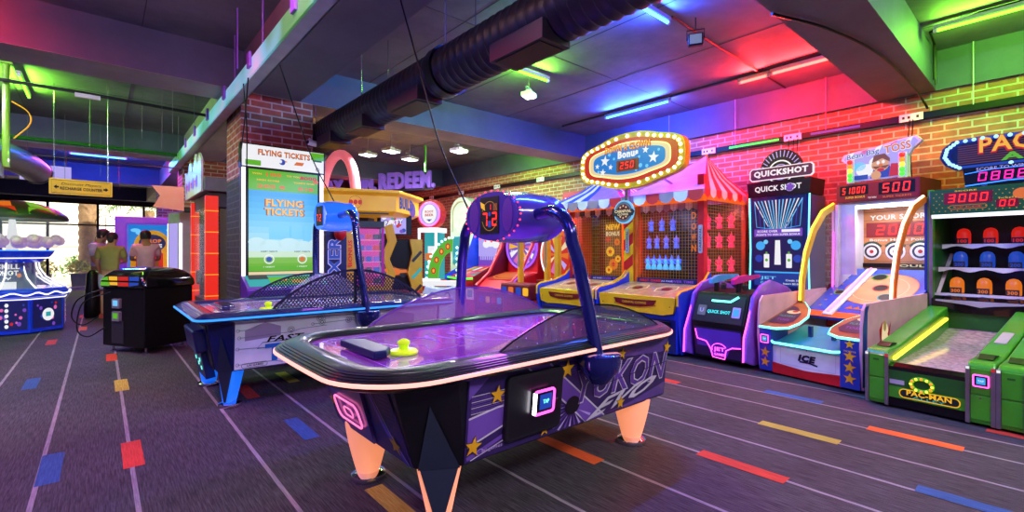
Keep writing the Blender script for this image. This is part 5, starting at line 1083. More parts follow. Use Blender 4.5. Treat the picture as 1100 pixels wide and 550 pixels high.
# screen game with ticket deck
t = thing('ticket_screen_game', 'blue cabinet game with pale lilac cloud screen and coloured tile deck', 'arcade game', (5.6, 8.16, 0), -88)
b = MB(); b.box(-.48, .48, .9, 1.4, .03, 2.0, 'blue'); b.box(-.46, .46, .86, .9, 1.8, 2.0, 'blue'); b.build('cabinet', t, bevel=.01)
b = MB(); f = Fr((0, .89, 0)); b.ext(f, rect(-.42, .9, .42, 1.78), 0, .01, 's_lilac'); b.poly(f, rect(-.42, .9, .42, 1.18), 's_purple', .012)
for u, v, r in ((-.15, 1.45, .12), (0, 1.5, .16), (.17, 1.44, .12), (.3, 1.65, .07), (-.3, 1.68, .06)): b.poly(f, ell(u, v, r, r*.7, 14), 's_white', .013)
for k in range(10): b.poly(f, rect(-.36+.075*k, 1.1, -.31+.075*k, 1.22+.06*(k % 3)), 's_lilac', .014)
b.build('screen', t)
b = MB(); fd = Fr((0, .1, .75), (1, 0, 0), Vector((0, .78, .22))); b.ext(fd, rect(-.48, 0, .48, .8), -.06, 0, 'red')
for k, m in enumerate(['s_yellow', 's_green', 's_white', 's_red', 's_yellow', 's_sky', 's_green', 's_orange']): b.poly(fd, [(-.46+.115*k, .45), (-.36+.115*k, .45), (-.36+.115*k+.02, .7), (-.46+.115*k+.02, .7)], m, .003); b.poly(fd, [(-.46+.115*k, .1), (-.36+.115*k, .1), (-.36+.115*k+.01, .38), (-.46+.115*k+.01, .38)], ['s_orange', 's_teal', 's_yellow', 's_pink'][k % 4], .003)
b.box(-.46, .46, .12, .85, .03, .72, 'red'); b.build('play_deck', t)
b = MB(); b.tube([(-.5, .08, .74), (.0, .02, .72), (.5, .08, .74)], .02, 'e_green', 8); b.build('neon_edge', t, smooth=True)
for sx in (-1, 1):
    b = MB(); b.loft([[(x, y, z) for y, z in ((.05, .03), (.0, .78), (.5, 1.0), (.85, 1.75), (.92, 2.05), (1.0, 2.05), (1.0, .03))] for x in ((-.515, -.485) if sx < 0 else (.485, .515))], 'blue' if sx < 0 else 'dk_red'); b.build('side_panel', t)
    b = MB(); f = Fr((0, .115, 0)); b.ext(f, rrect(sx*.25-.12, .3, sx*.25+.12, .55, .03), 0, .01, 'cream'); b.poly(f, rrect(sx*.25-.08, .35, sx*.25+.08, .5, .02), 's_teal', .012); b.build('ticket_door', t)
# big wheel games
def wheel_game(label, loc, ringm, facem, cabm, nm, rot=-88):
    t = thing('wheel_game', label, 'arcade game', loc, rot)
    b = MB(); b.loft([[(x, y, z) for y, z in ((.15, .03), (.1, .55), (.3, .72), (.95, .86), (1.0, 2.0), (1.3, 2.0), (1.3, .03))] for x in (-.44, .44)], cabm); b.build('cabinet', t, bevel=.01)
    f = Fr((0, .97, 0)); b = MB(); b.ext(f, ell(0, 1.38, .43, n=32), 0, .03, facem)
    for k in range(12):
        a = PI*k/6; b.poly(f, [(0.08*math.cos(a), 1.38+.08*math.sin(a)), (.38*math.cos(a-.2), 1.38+.38*math.sin(a-.2)), (.38*math.cos(a+.12), 1.38+.38*math.sin(a+.12))], ['s_pink', 's_lilac', 's_yellow', 's_white'][k % 4] if nm else ['s_orange', 's_yellow', 's_red', 's_cream'][k % 4], .033)
    b.poly(f, ell(0, 1.38, .1, n=16), 's_red', .036)
    for k, q in enumerate(('100', '25', '500', '50')): b.text(q, f, .27*math.cos(PI*k/2+.4), 1.38+.27*math.sin(PI*k/2+.4), .15, .08, 's_white', .038, .03)
    b.build('wheel', t)
    b = MB(); b.tube([f.P(u, v, .04) for u, v in ell(0, 1.38, .44, n=32)], .02, ringm, 8, True); b.build('neon_ring', t, smooth=True)
    b = MB(); fd = Fr((0, .3, .725), (1, 0, 0), Vector((0, .65, .14))); b.ext(fd, rect(-.42, 0, .42, .6), 0, .012, 's_red'); b.poly(fd, ell(0, .3, .3, .18, 18), 's_orange', .014); b.strip(fd, ell(0, .3, .38, .24, 18), .02, 's_yellow', .014, True); b.build('play_deck', t)
    for sx in (-1, 1):
        b = MB(); b.tube([(sx*.44, .1, .6), (sx*.45, .45, .85), (sx*.45, .8, 1.4), (sx*.43, 1.0, 2.05)], .04, 'red', 10); b.build('curved_arm', t, smooth=True)
        b = MB(); b.tube([(sx*.485, .15, .62), (sx*.49, .5, .9), (sx*.485, .85, 1.45), (sx*.47, 1.02, 2.0)], .012, ringm, 6); b.build('neon_tube', t, smooth=True)
    b = MB(); f2 = Fr((0, .1, 0)); b.ext(f2, rrect(-.4, .15, .4, .5, .05), 0, .02, 'dk_red'); 
    for u, m in ((-.25, 's_blue'), (-.05, 's_yellow'), (.12, 's_red'), (.28, 's_sky')): b.poly(f2, rrect(u-.06, .3, u+.06, .42, .02), m, .024)
    b.build('front_door', t)
    return t
wheel_game('red cabinet wheel game ringed in purple neon behind the purple table arch', (5.55, 7.15, 0), 'e_purple', 's_purple', 'red', 1)
wheel_game('red cabinet wheel game with orange disc beside the carnival booth', (5.75, 6.05+.35, 0), 'e_orange', 's_orange', 'dk_red', 0) if 0 else None
t = thing('spinning_disc_game', 'orange disc game in a red cabinet between yellow post and carnival booth', 'arcade game', (5.95, 6.22, 0), -90)
b = MB(); b.box(-.30, .33, .3, 1.2, .03, .75, 'dk_red'); b.box(-.30, .33, .9, 1.2, .75, 2.0, 'red'); b.build('cabinet', t, bevel=.01)
f = Fr((0, .5, 0)); b = MB(); b.ext(f, ell(.06, 1.22, .40, .48, 30), -.08, 0, 'orange'); b.ext(f, ell(.06, 1.22, .33, .40, 30), 0, .01, 's_red')
for k in range(10):
    a = PI*k/5; b.poly(f, [(.06, 1.22), (.06+.3*math.cos(a-.22), 1.22+.37*math.sin(a-.22)), (.06+.3*math.cos(a+.1), 1.22+.37*math.sin(a+.1))], ['s_orange', 's_cream', 's_pink', 's_yellow', 's_lilac'][k % 5], .012)
b.build('disc', t); b = MB(); b.tube([f.P(u, v, .0) for u, v in ell(.06, 1.22, .42, .50, 30)], .014, 'e_white', 6, True); b.build('neon_ring', t, smooth=True)
for x in (-.34, .0+.36): b = MB(); b.box(x-.035, x+.035, -.1, .0, .03, 1.85, 'yellow2'); b.poly(Fr((0, -.1, 0)), rect(x-.02, 1.0, x+.02, 1.5), 'grey', .002); b.build('front_post', t, bevel=.006)
b = MB(); b.ext(Fr((0, 1.0, 0)), rect(-.25, 2.0, .25, 2.45), -.04, 0, 'red'); b.text('WIN', Fr((0, 1.0, 0)), 0, 2.24, .4, .2, 'e_white', .004, .05); b.text('PRIZE', Fr((0, 1.0, 0)), 0, 2.08, .4, .08, 's_pink', .004, .03); b.build('topper_sign', t)
b = MB(); b.box(-.40, .40, -.5, -.12, .45, .72, 'dk_red')
for u, m in ((-.28, 's_blue'), (-.1, 's_orange'), (.1, 's_blue'), (.28, 's_yellow')): b.poly(Fr((0, -.5, 0)), rrect(u-.07, .52, u+.07, .66, .03), m, .003)
b.box(-.4, .4, -.45, -.12, .03, .45, 'red'); b.build('coin_box', t, bevel=.03)
# pale green arch cabinet
t = thing('arch_game', 'tall pale green arched cabinet with teal screen against the brick wall', 'arcade game', (6.45, 9.4, 0), -82)
b = MB(); b.ext(Fr((0, .1, 0)), [(-.4, .03), (.4, .03), (.4, 2.2)]+ell(0, 2.2, .4, .4, 14, 0, 180)[1:-1]+[(-.4, 2.2)], -.55, 0, 'pale_green' if 'pale_green' in MATS else 'lt_blue'); b.build('cabinet', t, bevel=.01)
f = Fr((0, .09, 0)); b = MB(); b.ext(f, rect(-.27, 1.0, .27, 1.65), 0, .02, 's_teal'); b.strip(f, [(-.22, 1.1), (0, 1.45), (.22, 1.2)], .05, 's_sky2', .024); b.poly(f, ell(.1, 1.5, .08, n=12), 's_white', .024); b.build('screen', t)
b = MB(); b.strip(f, [(-.3, 1.8), (-.3, 2.2)]+[(q[0]*.75, q[1]) for q in reversed(ell(0, 2.2, .4, .3, 12, 10, 170))]+[(.3, 2.2), (.3, 1.8)], .03, 's_cream', .012); b.build('arch_trim', t)
b = MB(); b.box(-.35, .35, -.2, .08, .6, .8, 'dk_green'); b.box(-.3, .3, -.15, .08, .03, .6, 'teal'); b.build('console', t, bevel=.01)
# bottle cap sign machine
t = thing('cap_sign_game', 'slim white lit cabinet topped by round red bottle cap sign with neon rim', 'arcade game', (5.12, 8.6, 0), -62)
b = MB(); b.box(-.22, .22, .0, .45, .03, .7, 'red'); b.build('cabinet', t, bevel=.01); b = MB(); b.box(-.22, .22, .0, .45, 1.68, 1.78, 'white'); b.build('top_panel', t)
for x in (-.2, .2):
    b = MB(); b.box(x-.02, x+.02, 0, .04, .7, 1.68, 'e_white'); b.build('lit_post', t)
b = MB(); b.box(-.18, .18, .2, .42, .7, 1.68, 's_teal'); b.poly(Fr((0, .2, 0)), rect(-.1, .9, .1, 1.4), 's_white', .003); b.poly(Fr((0, .2, 0)), rect(-.16, 1.1, .0, 1.25), 's_orange', .005); b.build('tower', t)
b = MB(); b.box(-.26, .26, -.05, .1, .66, .72, 'e_white'); b.build('lit_ledge', t)
f = Fr((0, .1, 0)); n = 44; cap = [(.30*(1+.035*(i % 2))*math.cos(2*PI*i/n), 2.07+.30*(1+.035*(i % 2))*math.sin(2*PI*i/n)) for i in range(n)]
b = MB(); b.ext(f, cap, -.16, 0, 's_red'); b.ext(f, ell(0, 2.07, .24, n=28), 0, .01, 's_lilac'); b.poly(f, ell(0, 2.07, .17, .2, 24), 's_white', .012); b.text('ROOT', f, 0, 2.12, .2, .05, 's_red', .014, .03); b.text('BEER', f, 0, 2.05, .2, .05, 's_red', .014, .03); b.poly(f, [(-.07, 1.96), (.07, 1.96), (0, 1.91)], 's_blue', .014); b.build('cap_sign', t)
b = MB(); b.tube([f.P(u, v, .01) for u, v in ell(0, 2.07, .245, n=28)], .014, 'e_pink', 8, True); b.build('neon_ring', t, smooth=True)
# green crescent bulb game
t = thing('crescent_light_game', 'white base game with green crescent arm edged in white bulbs', 'arcade game', (4.45, 7.05, 0), -40)
b = MB(); b.ext(Fr((0, 0, 0)), [(-.30, .05), (.30, .05), (.32, .5), (.26, .68), (.1, .64), (-.1, .64), (-.26, .68), (-.32, .5)], -.36, 0, 'white_gloss'); f = FF
for sx in (-1, 1): b.poly(f, ell(sx*.13, .50, .055, .075, 14), 's_blue', .003); b.poly(f, ell(sx*.13, .52, .03, .035, 10), 's_white', .005)
b.poly(f, [(-.06, .38), (.06, .38), (.0, .34)], 's_blue', .003); b.build('base', t, bevel=.02)
b = MB(); b.box(-.3, .3, .03, .34, .68, .76, 's_white'); b.build('lit_deck', t)
f = Fr((0, .2, 0)); cr = ell(.22, .78, .46, .72, 16, 92, 178)+ell(.2, .78, .26, .5, 12, 178, 92); b = MB(); b.ext(f, cr, -.1, 0, 's_green')
for k in range(4): q = math.radians(105+20*k); b.poly(f, ell(.21+.36*math.cos(q), .78+.61*math.sin(q), .045, .06, 10), 's_red', .004); b.poly(f, ell(.21+.36*math.cos(q), .78+.61*math.sin(q), .022, .035, 8), 's_yellow', .006)
b.build('crescent_arm', t)
bulbs(t, [f.P(u, v, .02) for u, v in ell(.22, .78, .48, .75, 11, 92, 178)+[(.28, .85+.1*k) for k in range(6)]], .026, 'e_mint')
b = MB(); b.box(.3, .42, -.02, .45, .03, .62, 'blue'); b.box(-.42, -.3, -.05, .3, .45, .58, 'red'); b.build('side_box', t, bevel=.01)
# black motorcycle arcade cabinet with screen
t = thing('racing_game', 'black cabinet with orange motorcycle picture, yellow side panels and colourful screen', 'arcade game', (3.95, 7.72, 0), -22)
b = MB(); b.box(-.32, .32, .15, .6, .03, 1.5, 'black'); b.build('cabinet', t, bevel=.01)
b = MB(); f = Fr((0, .14, 0)); b.ext(f, ell(-.05, .92, .17, .07, 16), 0, .02, 's_orange'); b.ext(f, [(-.3, .98), (-.1, 1.06), (.05, .98), (.22, .96), (.28, .86), (-.05, .84), (-.28, .88)], .0, .015, 's_brown'); b.poly(f, ell(-.2, .88, .06, n=12), 'grey', .024); b.poly(f, ell(.15, .87, .06, n=12), 'dark_grey', .024); b.poly(f, [(-.02, .95), (.2, .95), (.25, .9), (0, .89)], 's_orange', .026); b.build('motorcycle_panel', t)
for sx in (-1, 1):
    b = MB(); f = Fr((0, .0, 0)); pts = [(sx*.26, 1.5), (sx*.48, 1.5), (sx*.48, .03), (sx*.36, .03), (sx*.30, .6), (sx*.22, .9), (sx*.30, 1.25)]
    if sx < 0: pts = pts[::-1]
    b.ext(f, pts, -.25, 0, 'yellow2' if sx > 0 else 'lt_grey')
    for k in range(4): b.strip(f, [(sx*.30, .2+.3*k), (sx*.46, .38+.3*k)], .05, 'dark_grey' if k % 2 else ('s_teal' if sx > 0 else 'black'), .003)
    if sx < 0: b.strip(f, [(-.38, .95), (-.33, 1.1), (-.34, 1.25), (-.41, 1.32)], .06, 's_yellow', .005)
    b.build('side_wing', t)
b = MB(); b.box(-.3, .3, .1, .2, 1.58, 2.0, 'black'); f = Fr((0, .1, 0)); b.poly(f, rect(-.24, 1.6, .2, 1.98), 's_lilac', .003)
random.seed(3)
for k in range(26): b.poly(f, ell(random.uniform(-.2, .16), random.uniform(1.63, 1.95), random.uniform(.015, .045), n=8), random.choice(['s_purple', 's_pink', 's_white', 's_blue', 's_red', 's_teal']), .005+.0005*k)
b.text('PARTY', f, -.02, 1.8, .34, .09, 's_white', .02, .04, .2, rot=8); b.box(-.03, .03, .2, .26, 1.4, 2.0, 'black'); b.build('screen', t)
b = MB(); b.box(-.2, .2, -.35, -.02, .45, .6, 'red'); b.box(-.18, .18, -.3, -.02, .03, .45, 'dk_red'); b.build('seat', t, bevel=.02)
# hexagonal yellow canopy kiosk
t = thing('hexagon_kiosk', 'yellow hexagonal canopy kiosk with red emblem hanging over smaller machines', 'kiosk', (3.55, 8.3, 0), -20)
def hexr(r, z, rot=0): return [(r*math.cos(math.radians(60*i+rot)), r*math.sin(math.radians(60*i+rot)), z) for i in range(6)]
b = MB(); b.loft([hexr(.94, 1.88), hexr(1.06, 1.94), hexr(1.06, 2.2), hexr(1.15, 2.24), hexr(1.15, 2.29)], 'canopy_yellow' if 'canopy_yellow' in MATS else 'yellow2'); b.build('canopy', t, bevel=.01)
ap = 1.06*math.cos(PI/6); f = Fr((0, -ap, 0)); b = MB()
for v in (1.90, 2.25): b.poly(f, rect(.1, v-.012, .5, v+.012) if v > 2 else rect(-.4, v-.012, .4, v+.012), 'dark_grey', .04)
b.strip(f, ell(-.12, 2.08, .10, n=16), .006, 's_brown', .003, True)
for k in (-1, 0, 1): b.poly(f, ell(-.12+.07*k, 2.08, .032, .04, 10), 's_red', .005)
b.build('emblem', t)
f2 = Fr((ap*math.sin(math.radians(60)), -ap*math.cos(math.radians(60)), 0), (math.cos(math.radians(60)), math.sin(math.radians(60)), 0)); b = MB(); b.text('BUILD', f2, -.1, 2.1, .62, .2, 's_blue', .008, .05); b.poly(f2, ell(.2, 2.03, .15, .13, 14), 's_purple', .006); b.build('lettering', t)
b = MB(); b.loft([hexr(.25, .0), hexr(.25, 1.9)], 'dark_grey'); b.build('core', t)
# boxing machine
t = thing('boxing_game', 'blue and yellow boxing machine with vertical boxer lettering beside kiosk', 'arcade game', (2.72, 7.15, 0), -8)
b = MB(); b.box(-.26, .26, .0, .6, .03, 1.62, 'yellow2'); b.box(-.2, .12, -.01, .0, .3, 1.58, 'dk_blue'); f = Fr((0, -.01, 0)); b.text('BOXER', f, -.06, 1.02, .98, .2, 's_lilac', .004, .06, rot=90); b.text('BOXER', f, -.06, 1.02, .95, .17, 's_blue', .006, .03, rot=90); b.text('BONUS', f, .17, 1.25, .4, .06, 's_red', .012, .03, rot=90); b.build('cabinet', t, bevel=.01)
b = MB(); b.box(-.3, .3, -.02, .3, 1.62, 1.82, 'dark_grey'); b.poly(Fr((0, -.02, 0)), rect(-.25, 1.65, .25, 1.79), 's_orange', .002); b.build('header', t)
b = MB(); b.sphere((0, -.12, 1.55), .09, 'red', 14, 9, (1, 1, 1.3)); b.tube([(0, -.12, 1.64), (0, .0, 1.7)], .02, 'chrome', 8); b.build('punch_ball', t, smooth=True)
# pink prize cabinet
t = thing('prize_cabinet', 'magenta lit glass prize cabinet with yellow base below the yellow canopy', 'arcade game', (3.25, 7.2, 0), -15)
b = MB(); b.box(-.22, .22, .0, .5, .03, .72, 'yellow2'); b.box(-.22, .22, .0, .5, 1.66, 1.76, 'dark_grey'); b.box(-.22, .22, .44, .5, .72, 1.66, 's_magenta' if 's_magenta' in MATS else 'e_magenta')
for x in (-.2, .2): b.box(x-.02, x+.02, .0, .04, .72, 1.66, 'magenta')
b.build('cabinet', t)
for k in range(5):
    b = MB(); z = .74+.18*k; b.box(-.2, .2, .05, .44, z, z+.012, 's_pink'); 
    b.build('shelf', t)
    for j in range(3): b = MB(); b.box(-.15+.12*j, -.07+.12*j, .15, .3, z+.012, z+.10, ['s_purple', 's_red', 'dark_grey', 's_blue'][(k+j) % 4]); b.build('prize_box', t, bevel=.004)
b = MB(); b.box(-.2, .2, .01, .015, .74, 1.64, 'clear'); b.build('glass_door', t)
# yellow twisting figure machine
t = thing('bolt_sculpture', 'tall zigzag yellow lightning shaped column beside the pink cabinet', 'sculpture', (3.66, 7.35, 0), -20)
b = MB(); b.ext(FF, [(-.10, .03), (.05, .03), (.02, .6), (.10, .9), (.0, 1.15), (.12, 1.45), (.05, 1.75), (-.08, 1.7), (-.02, 1.45), (-.12, 1.2), (-.02, .95), (-.1, .7)], -.15, 0, 's_gold'); b.build('bolt', t, bevel=.02)
b = MB(); b.box(-.14, .14, -.1, .25, .0, .06, 'black'); b.build('base', t, bevel=.01)
# pink ring arch
t = thing('ring_arch', 'big pink glowing ring arch standing behind the ticket screen cabinet', 'arch', (3.87, 10.2, 0), 90)
b = MB(); b.tube([(.95*math.cos(2*PI*i/40), 0, 2.42+.95*math.sin(2*PI*i/40)) for i in range(40)], .10, 'ring_pink' if 'ring_pink' in MATS else 'pink', 14, True); b.build('ring', t, smooth=True)
b = MB(); b.box(-.4, .4, -.3, .3, .0, 1.40, 'dark_grey'); b.build('plinth', t, bevel=.01)
t = thing('claw_machine', 'white and teal glowing cabinet half hidden behind the pink ring arch', 'arcade game', (3.1, 11.6, 0), -20)
b = MB(); b.box(-.4, .4, 0, .7, .03, .8, 'purple'); b.build('cabinet', t, bevel=.01); b = MB(); b.box(-.4, .4, 0, .7, 1.9, 2.15, 's_lilac'); b.build('header', t)
for x in (-.38, .38):
    b = MB(); b.box(x-.02, x+.02, .0, .04, .8, 1.9, 'e_white'); b.build('lit_post', t)
b = MB(); b.box(-.36, .36, .6, .64, .8, 1.9, 's_teal'); b.build('back_panel', t)
b = MB()
for k in range(24): b.sphere((random.uniform(-.3, .3), random.uniform(.1, .55), .85+random.uniform(0, .15)), .07, random.choice(['red', 'yellow', 'sky', 'pink']), 8, 5)
o = b.build('plush_pile', t, smooth=True); o['kind'] = 'stuff'

# ------------------------------------------------------------------ flying tickets screen cabinet
t = thing('ticket_screen_cabinet', 'tall portrait screen cabinet with flying tickets title in front of brick column', 'arcade game', (1.66, 6.08, 0), 0)
b = MB(); b.box(-.46, .46, .0, .07, .03, 2.25, 'dark_grey'); b.build('cabinet', t, bevel=.008)
f = Fr((0, 0, 0)); b = MB(); b.ext(f, rect(-.47, 2.23, .47, 2.51), -.06, .03, 'black'); f2 = Fr((0, -.03, 0)); b.poly(f2, rect(-.455, 2.245, .455, 2.495), 's_white', .002)
b.text('FLYING TICKETS', f2, .0, 2.42, .58, .07, 's_brown', .004, .05); b.text('FLYING TICKETS', f2, .0, 2.423, .57, .058, 's_orange', .006, .02); b.poly(f2, rect(-.42, 2.26, -.26, 2.32), 's_green', .004); b.poly(f2, rect(.30, 2.40, .455, 2.49), 's_green', .004); b.poly(f2, rect(.33, 2.38, .43, 2.40), 's_dkgreen', .004)
b.poly(f2, ell(-.03, 2.33, .035, n=12), 's_blue', .004); b.poly(f2, ell(-.05, 2.335, .02, n=10), 's_white', .006); b.poly(f2, [(.10, 2.31), (.2, 2.31), (.22, 2.35), (.13, 2.35)], 's_orange', .004); b.poly(f2, [(.0, 2.33), (.03, 2.34), (.0, 2.35)], 's_orange', .006); b.strip(f2, ell(.38, 2.285, .02, n=10), .006, 'black', .004, True); b.build('header', t)
b = MB(); b.ext(f, rect(-.41, 1.0, .41, 2.24), 0, .02, 'black'); f3 = Fr((0, -.02, 0))
def vgrad(mb, fr, x0, x1, z0, z1, cols, off):
    n = len(cols); 
    for i, c in enumerate(cols): mb.poly(fr, rect(x0, z0+(z1-z0)*i/n, x1, z0+(z1-z0)*(i+1)/n), c, off)
hexes = ['6cb81c', '7cc038', 'd0ecd0', 'c8ecf4', 'b4e4f4', '9cdcf4', '88d4f4', '74ccf4', '60c4f4', '50bcf4', '40b4f0', '34acf0', '2ca4ec']
for i, h in enumerate(hexes): glow('sky_band_%d' % i, h, .92)
vgrad(b, f3, -.385, .385, 1.06, 1.98, ['sky_band_%d' % i for i in range(13)], .002)
b.poly(f3, rect(-.385, 1.98, .385, 2.22), 's_green', .002); b.poly(f3, rect(-.385, 1.04, .385, 1.10), 's_green', .003); b.poly(f3, rect(-.385, 1.0, .385, 1.035), 's_cream', .003)
for u, v, w_, m, s_ in ((-.30, 2.17, .10, 's_yellow', 'WIN'), (-.12, 2.17, .17, 's_orange', '100'), (.1, 2.17, .16, 's_yellow', 'TO YOU'), (.27, 2.165, .2, 's_red', '8000'), (-.18, 2.10, .24, 's_yellow', 'HIGH SCORE'), (.22, 2.10, .24, 's_yellow', 'TICKETS WON'), (-.2, 2.03, .2, 's_orange', '205'), (.2, 2.03, .1, 's_orange', '81')):
    b.text(s_, f3, u, v, w_, .045 if m in ('s_orange', 's_red') else .02, m, .006, .04)
for u, v in ((-.03, 2.03), (.3, 2.03), (.36, 2.13)): b.poly(f3, ell(u, v, .035, .02, 10), 's_orange', .006)
for dz, m, k in ((0, 's_brown', 1.05), (0, 's_orange', 1.0), (.004, 's_yellow', .97)):
    b.text('FLYING', f3, .0, 1.84+dz, .42*k, .085*k, m, .006+.002*(1.1-k)*10, .05 if k > 1 else .03); b.text('TICKETS', f3, -.0, 1.735+dz, .44*k, .085*k, m, .006+.002*(1.1-k)*10, .05 if k > 1 else .03)
for u, v, w_, h in ((-.1, 1.5, .14, .18), (.02, 1.48, .1, .22), (.14, 1.5, .16, .16), (.26, 1.48, .1, .2)): b.poly(f3, rect(u-w_/2, v-h/2, u+w_/2, v+h/2), 's_sky2', .003)
for u, v, r in ((-.3, 1.38, .09), (-.15, 1.34, .12), (.05, 1.36, .12), (.22, 1.34, .1), (.34, 1.38, .06)): b.poly(f3, ell(u, v, r, r*.6, 14), 'sky_band_3', .004)
for u, m in ((-.17, 's_blue'), (.2, 's_orange')): b.text('INSERT CREDITS', f3, u, 1.27, .18, .018, 's_navy', .005, .02); b.strip(f3, ell(u, 1.18, .05, n=16), .012, 's_white', .006, True); b.poly(f3, ell(u, 1.18, .03, n=12), m, .006); b.text('1 CREDIT', f3, u, 1.09, .12, .015, 's_white', .006, .02)
b.build('screen', t)
for x in (-.435, .435):
    b = MB(); b.box(x-.018, x+.018, -.03, .0, .9, 2.23, 'e_white'); b.build('lit_side_bar', t)
b = MB(); b.loft([[(x, y, z) for y, z in ((-.30, .03), (-.32, .84), (-.31, .87), (.0, 1.0), (.0, .03))] for x in (-.46, .46)], 'purple'); fd = Fr((0, -.31, .872), (1, 0, 0), Vector((0, .31, .13))); b.poly(fd, rect(-.43, .02, .43, .31), 's_teal', .002); b.poly(fd, rect(-.2, .05, .3, .25), 's_green', .004); b.poly(fd, rect(-.40, .2, -.2, .3), 'dark_grey', .005); b.poly(fd, ell(.1, .12, .08, .05, 12), 's_yellow', .006); b.poly(fd, ell(-.05, .16, .04, .03, 10), 's_yellow', .006); b.build('control_deck', t)
lamp_area((1.66, 5.7, 1.7), (math.radians(75), 0, 0), .7, .9, 6, (.7, .9, 1))

# ------------------------------------------------------------------ left side
# red lit booth
t = thing('red_lit_booth', 'dark booth with glowing red corner pillars and glass side window', 'booth', (1.22, 8.6, 0))
b = MB(); b.box(.05, .95, .05, 1.55, 1.98, 2.2, 'dark_grey'); b.box(.05, .95, .05, 1.55, 0, .5, 'dark_grey'); b.box(.60, .95, .1, 1.5, .5, 1.98, 'dark_wall'); b.build('cabinet', t)
for x, y, w_ in ((0, 0, .17), (0, 1.5, .12)):
    b = MB(); b.box(x, x+w_, y, y+.10, .0, 2.14, 'red_pillar' if 'red_pillar' in MATS else 's_red')
    for k in range(6): z = .25+.33*k; b.box(x-.003, x+w_+.003, y-.003, y+.103, z, z+.014, 'e_orange')
    b.build('lit_pillar', t)
b = MB(); b.box(.03, .04, .12, 1.48, .5, 1.98, 'clear_pale'); b.build('side_glass', t)
for k in range(3): b = MB(); b.box(.04, .10, .25+.4*k, .5+.4*k, .72, .95, 'black'); b.build('chair_back', t)
b = MB(); b.box(.2, .58, .04, .06, .1, 1.95, 'olive' if 'olive' in MATS else 'dark_grey'); b.build('front_panel', t)
# small lit cabinet behind booth
t = thing('claw_machine', 'pale lit narrow cabinet between the yellow prize machine and red booth', 'arcade game', (1.02, 10.72, 0), -70)
b = MB(); b.box(-.2, .2, 0, .3, .03, 2.0, 'lt_grey'); b.poly(FF, rect(-.15, .8, .15, 1.8), 's_lilac', .002); b.build('cabinet', t, bevel=.01)
for x in (-.2, .2): b = MB(); b.box(x-.02, x+.02, 0, .04, .7, 1.8, 'e_white'); b.build('lit_post', t)
# black glossy cabinet with card readers
t = thing('token_cabinet', 'black waist-high machine with glossy domed top painted with colour reflections, card readers and cables', 'machine', (.02, 8.0, 0), -60)
b = MB(); b.box(0, .76, .0, .62, .08, .82, 'black'); b.build('body', t, bevel=.012)
b = MB(); rings = []
for z, i in ((.82, -.02), (.84, -.035), (.90, -.03), (.97, .0), (1.03, .06), (1.06, .14), (1.07, .24)): rings.append([(x, y, z) for x, y in rrect(i, i, .76-i, .62-i, .06)])
b.loft(rings, 'black_gloss'); o_ = b.build('domed_top', t, smooth=True)
b = MB(); fz_ = Fr((0, -.038, .84), (1, 0, 0), Vector((0, .03, .13)))
for pts, m in (([(.02, .0), (.2, .0), (.12, .12), (.03, .1)], 's_green'), ([(.2, .01), (.35, .01), (.3, .12), (.14, .12)], 's_yellow'), ([(.36, .0), (.55, .0), (.5, .12), (.32, .12)], 's_red'), ([(.56, .0), (.72, .02), (.70, .12), (.52, .12)], 's_blue')): b.poly(fz_, pts, m, .004)  # glowing colour patches painted as reflections on the glossy dome
for pts, m in (([(.05, .15), (.3, .2), (.25, .3), (.1, .22)], 's_orange'), ([(.35, .18), (.6, .14), (.5, .3)], 's_red')): b.face([(x, y, 1.0+ .22*min(y, .3)) for x, y in pts], m)
b.build('painted_reflection', o_)
for z in (.46, .62):
    b = MB(); b.ext(FF, rrect(.22, z-.06, .36, z+.06, .01), 0, .03, 'grey'); b.poly(FF, rect(.245, z-.03, .335, z+.04), 's_sky2' if z > .5 else 's_green', .032); b.build('card_reader', t)
b = MB(); b.ext(FF, rect(.18, .12, .4, .40), 0, .008, 'dark_grey'); b.poly(FF, ell(.36, .3, .01, n=8), 'steel', .01); b.build('coin_door', t)
for x, y in ((.08, .08), (.68, .08), (.68, .54), (.08, .54)): b = MB(); b.lathe([(.035, 0), (.035, .015), (.015, .02), (.015, .08)], (x, y, 0), 'steel', 12); b.build('foot', t)
for k, (x0, z0, sg) in enumerate(((.1, .8, .25), (.2, .76, .35))):
    b = MB(); b.tube(crv([(x0, -.03, z0), (x0-.12, -.12, z0-.05), (x0-.25, -.2, z0-.15), (x0-.3, -.22, z0-sg-.1), (x0-.22, -.15, z0-sg-.2), (x0-.1, -.04, z0-sg-.1)]), .008, 'black', 6); b.build('cable_loop', t, smooth=True)

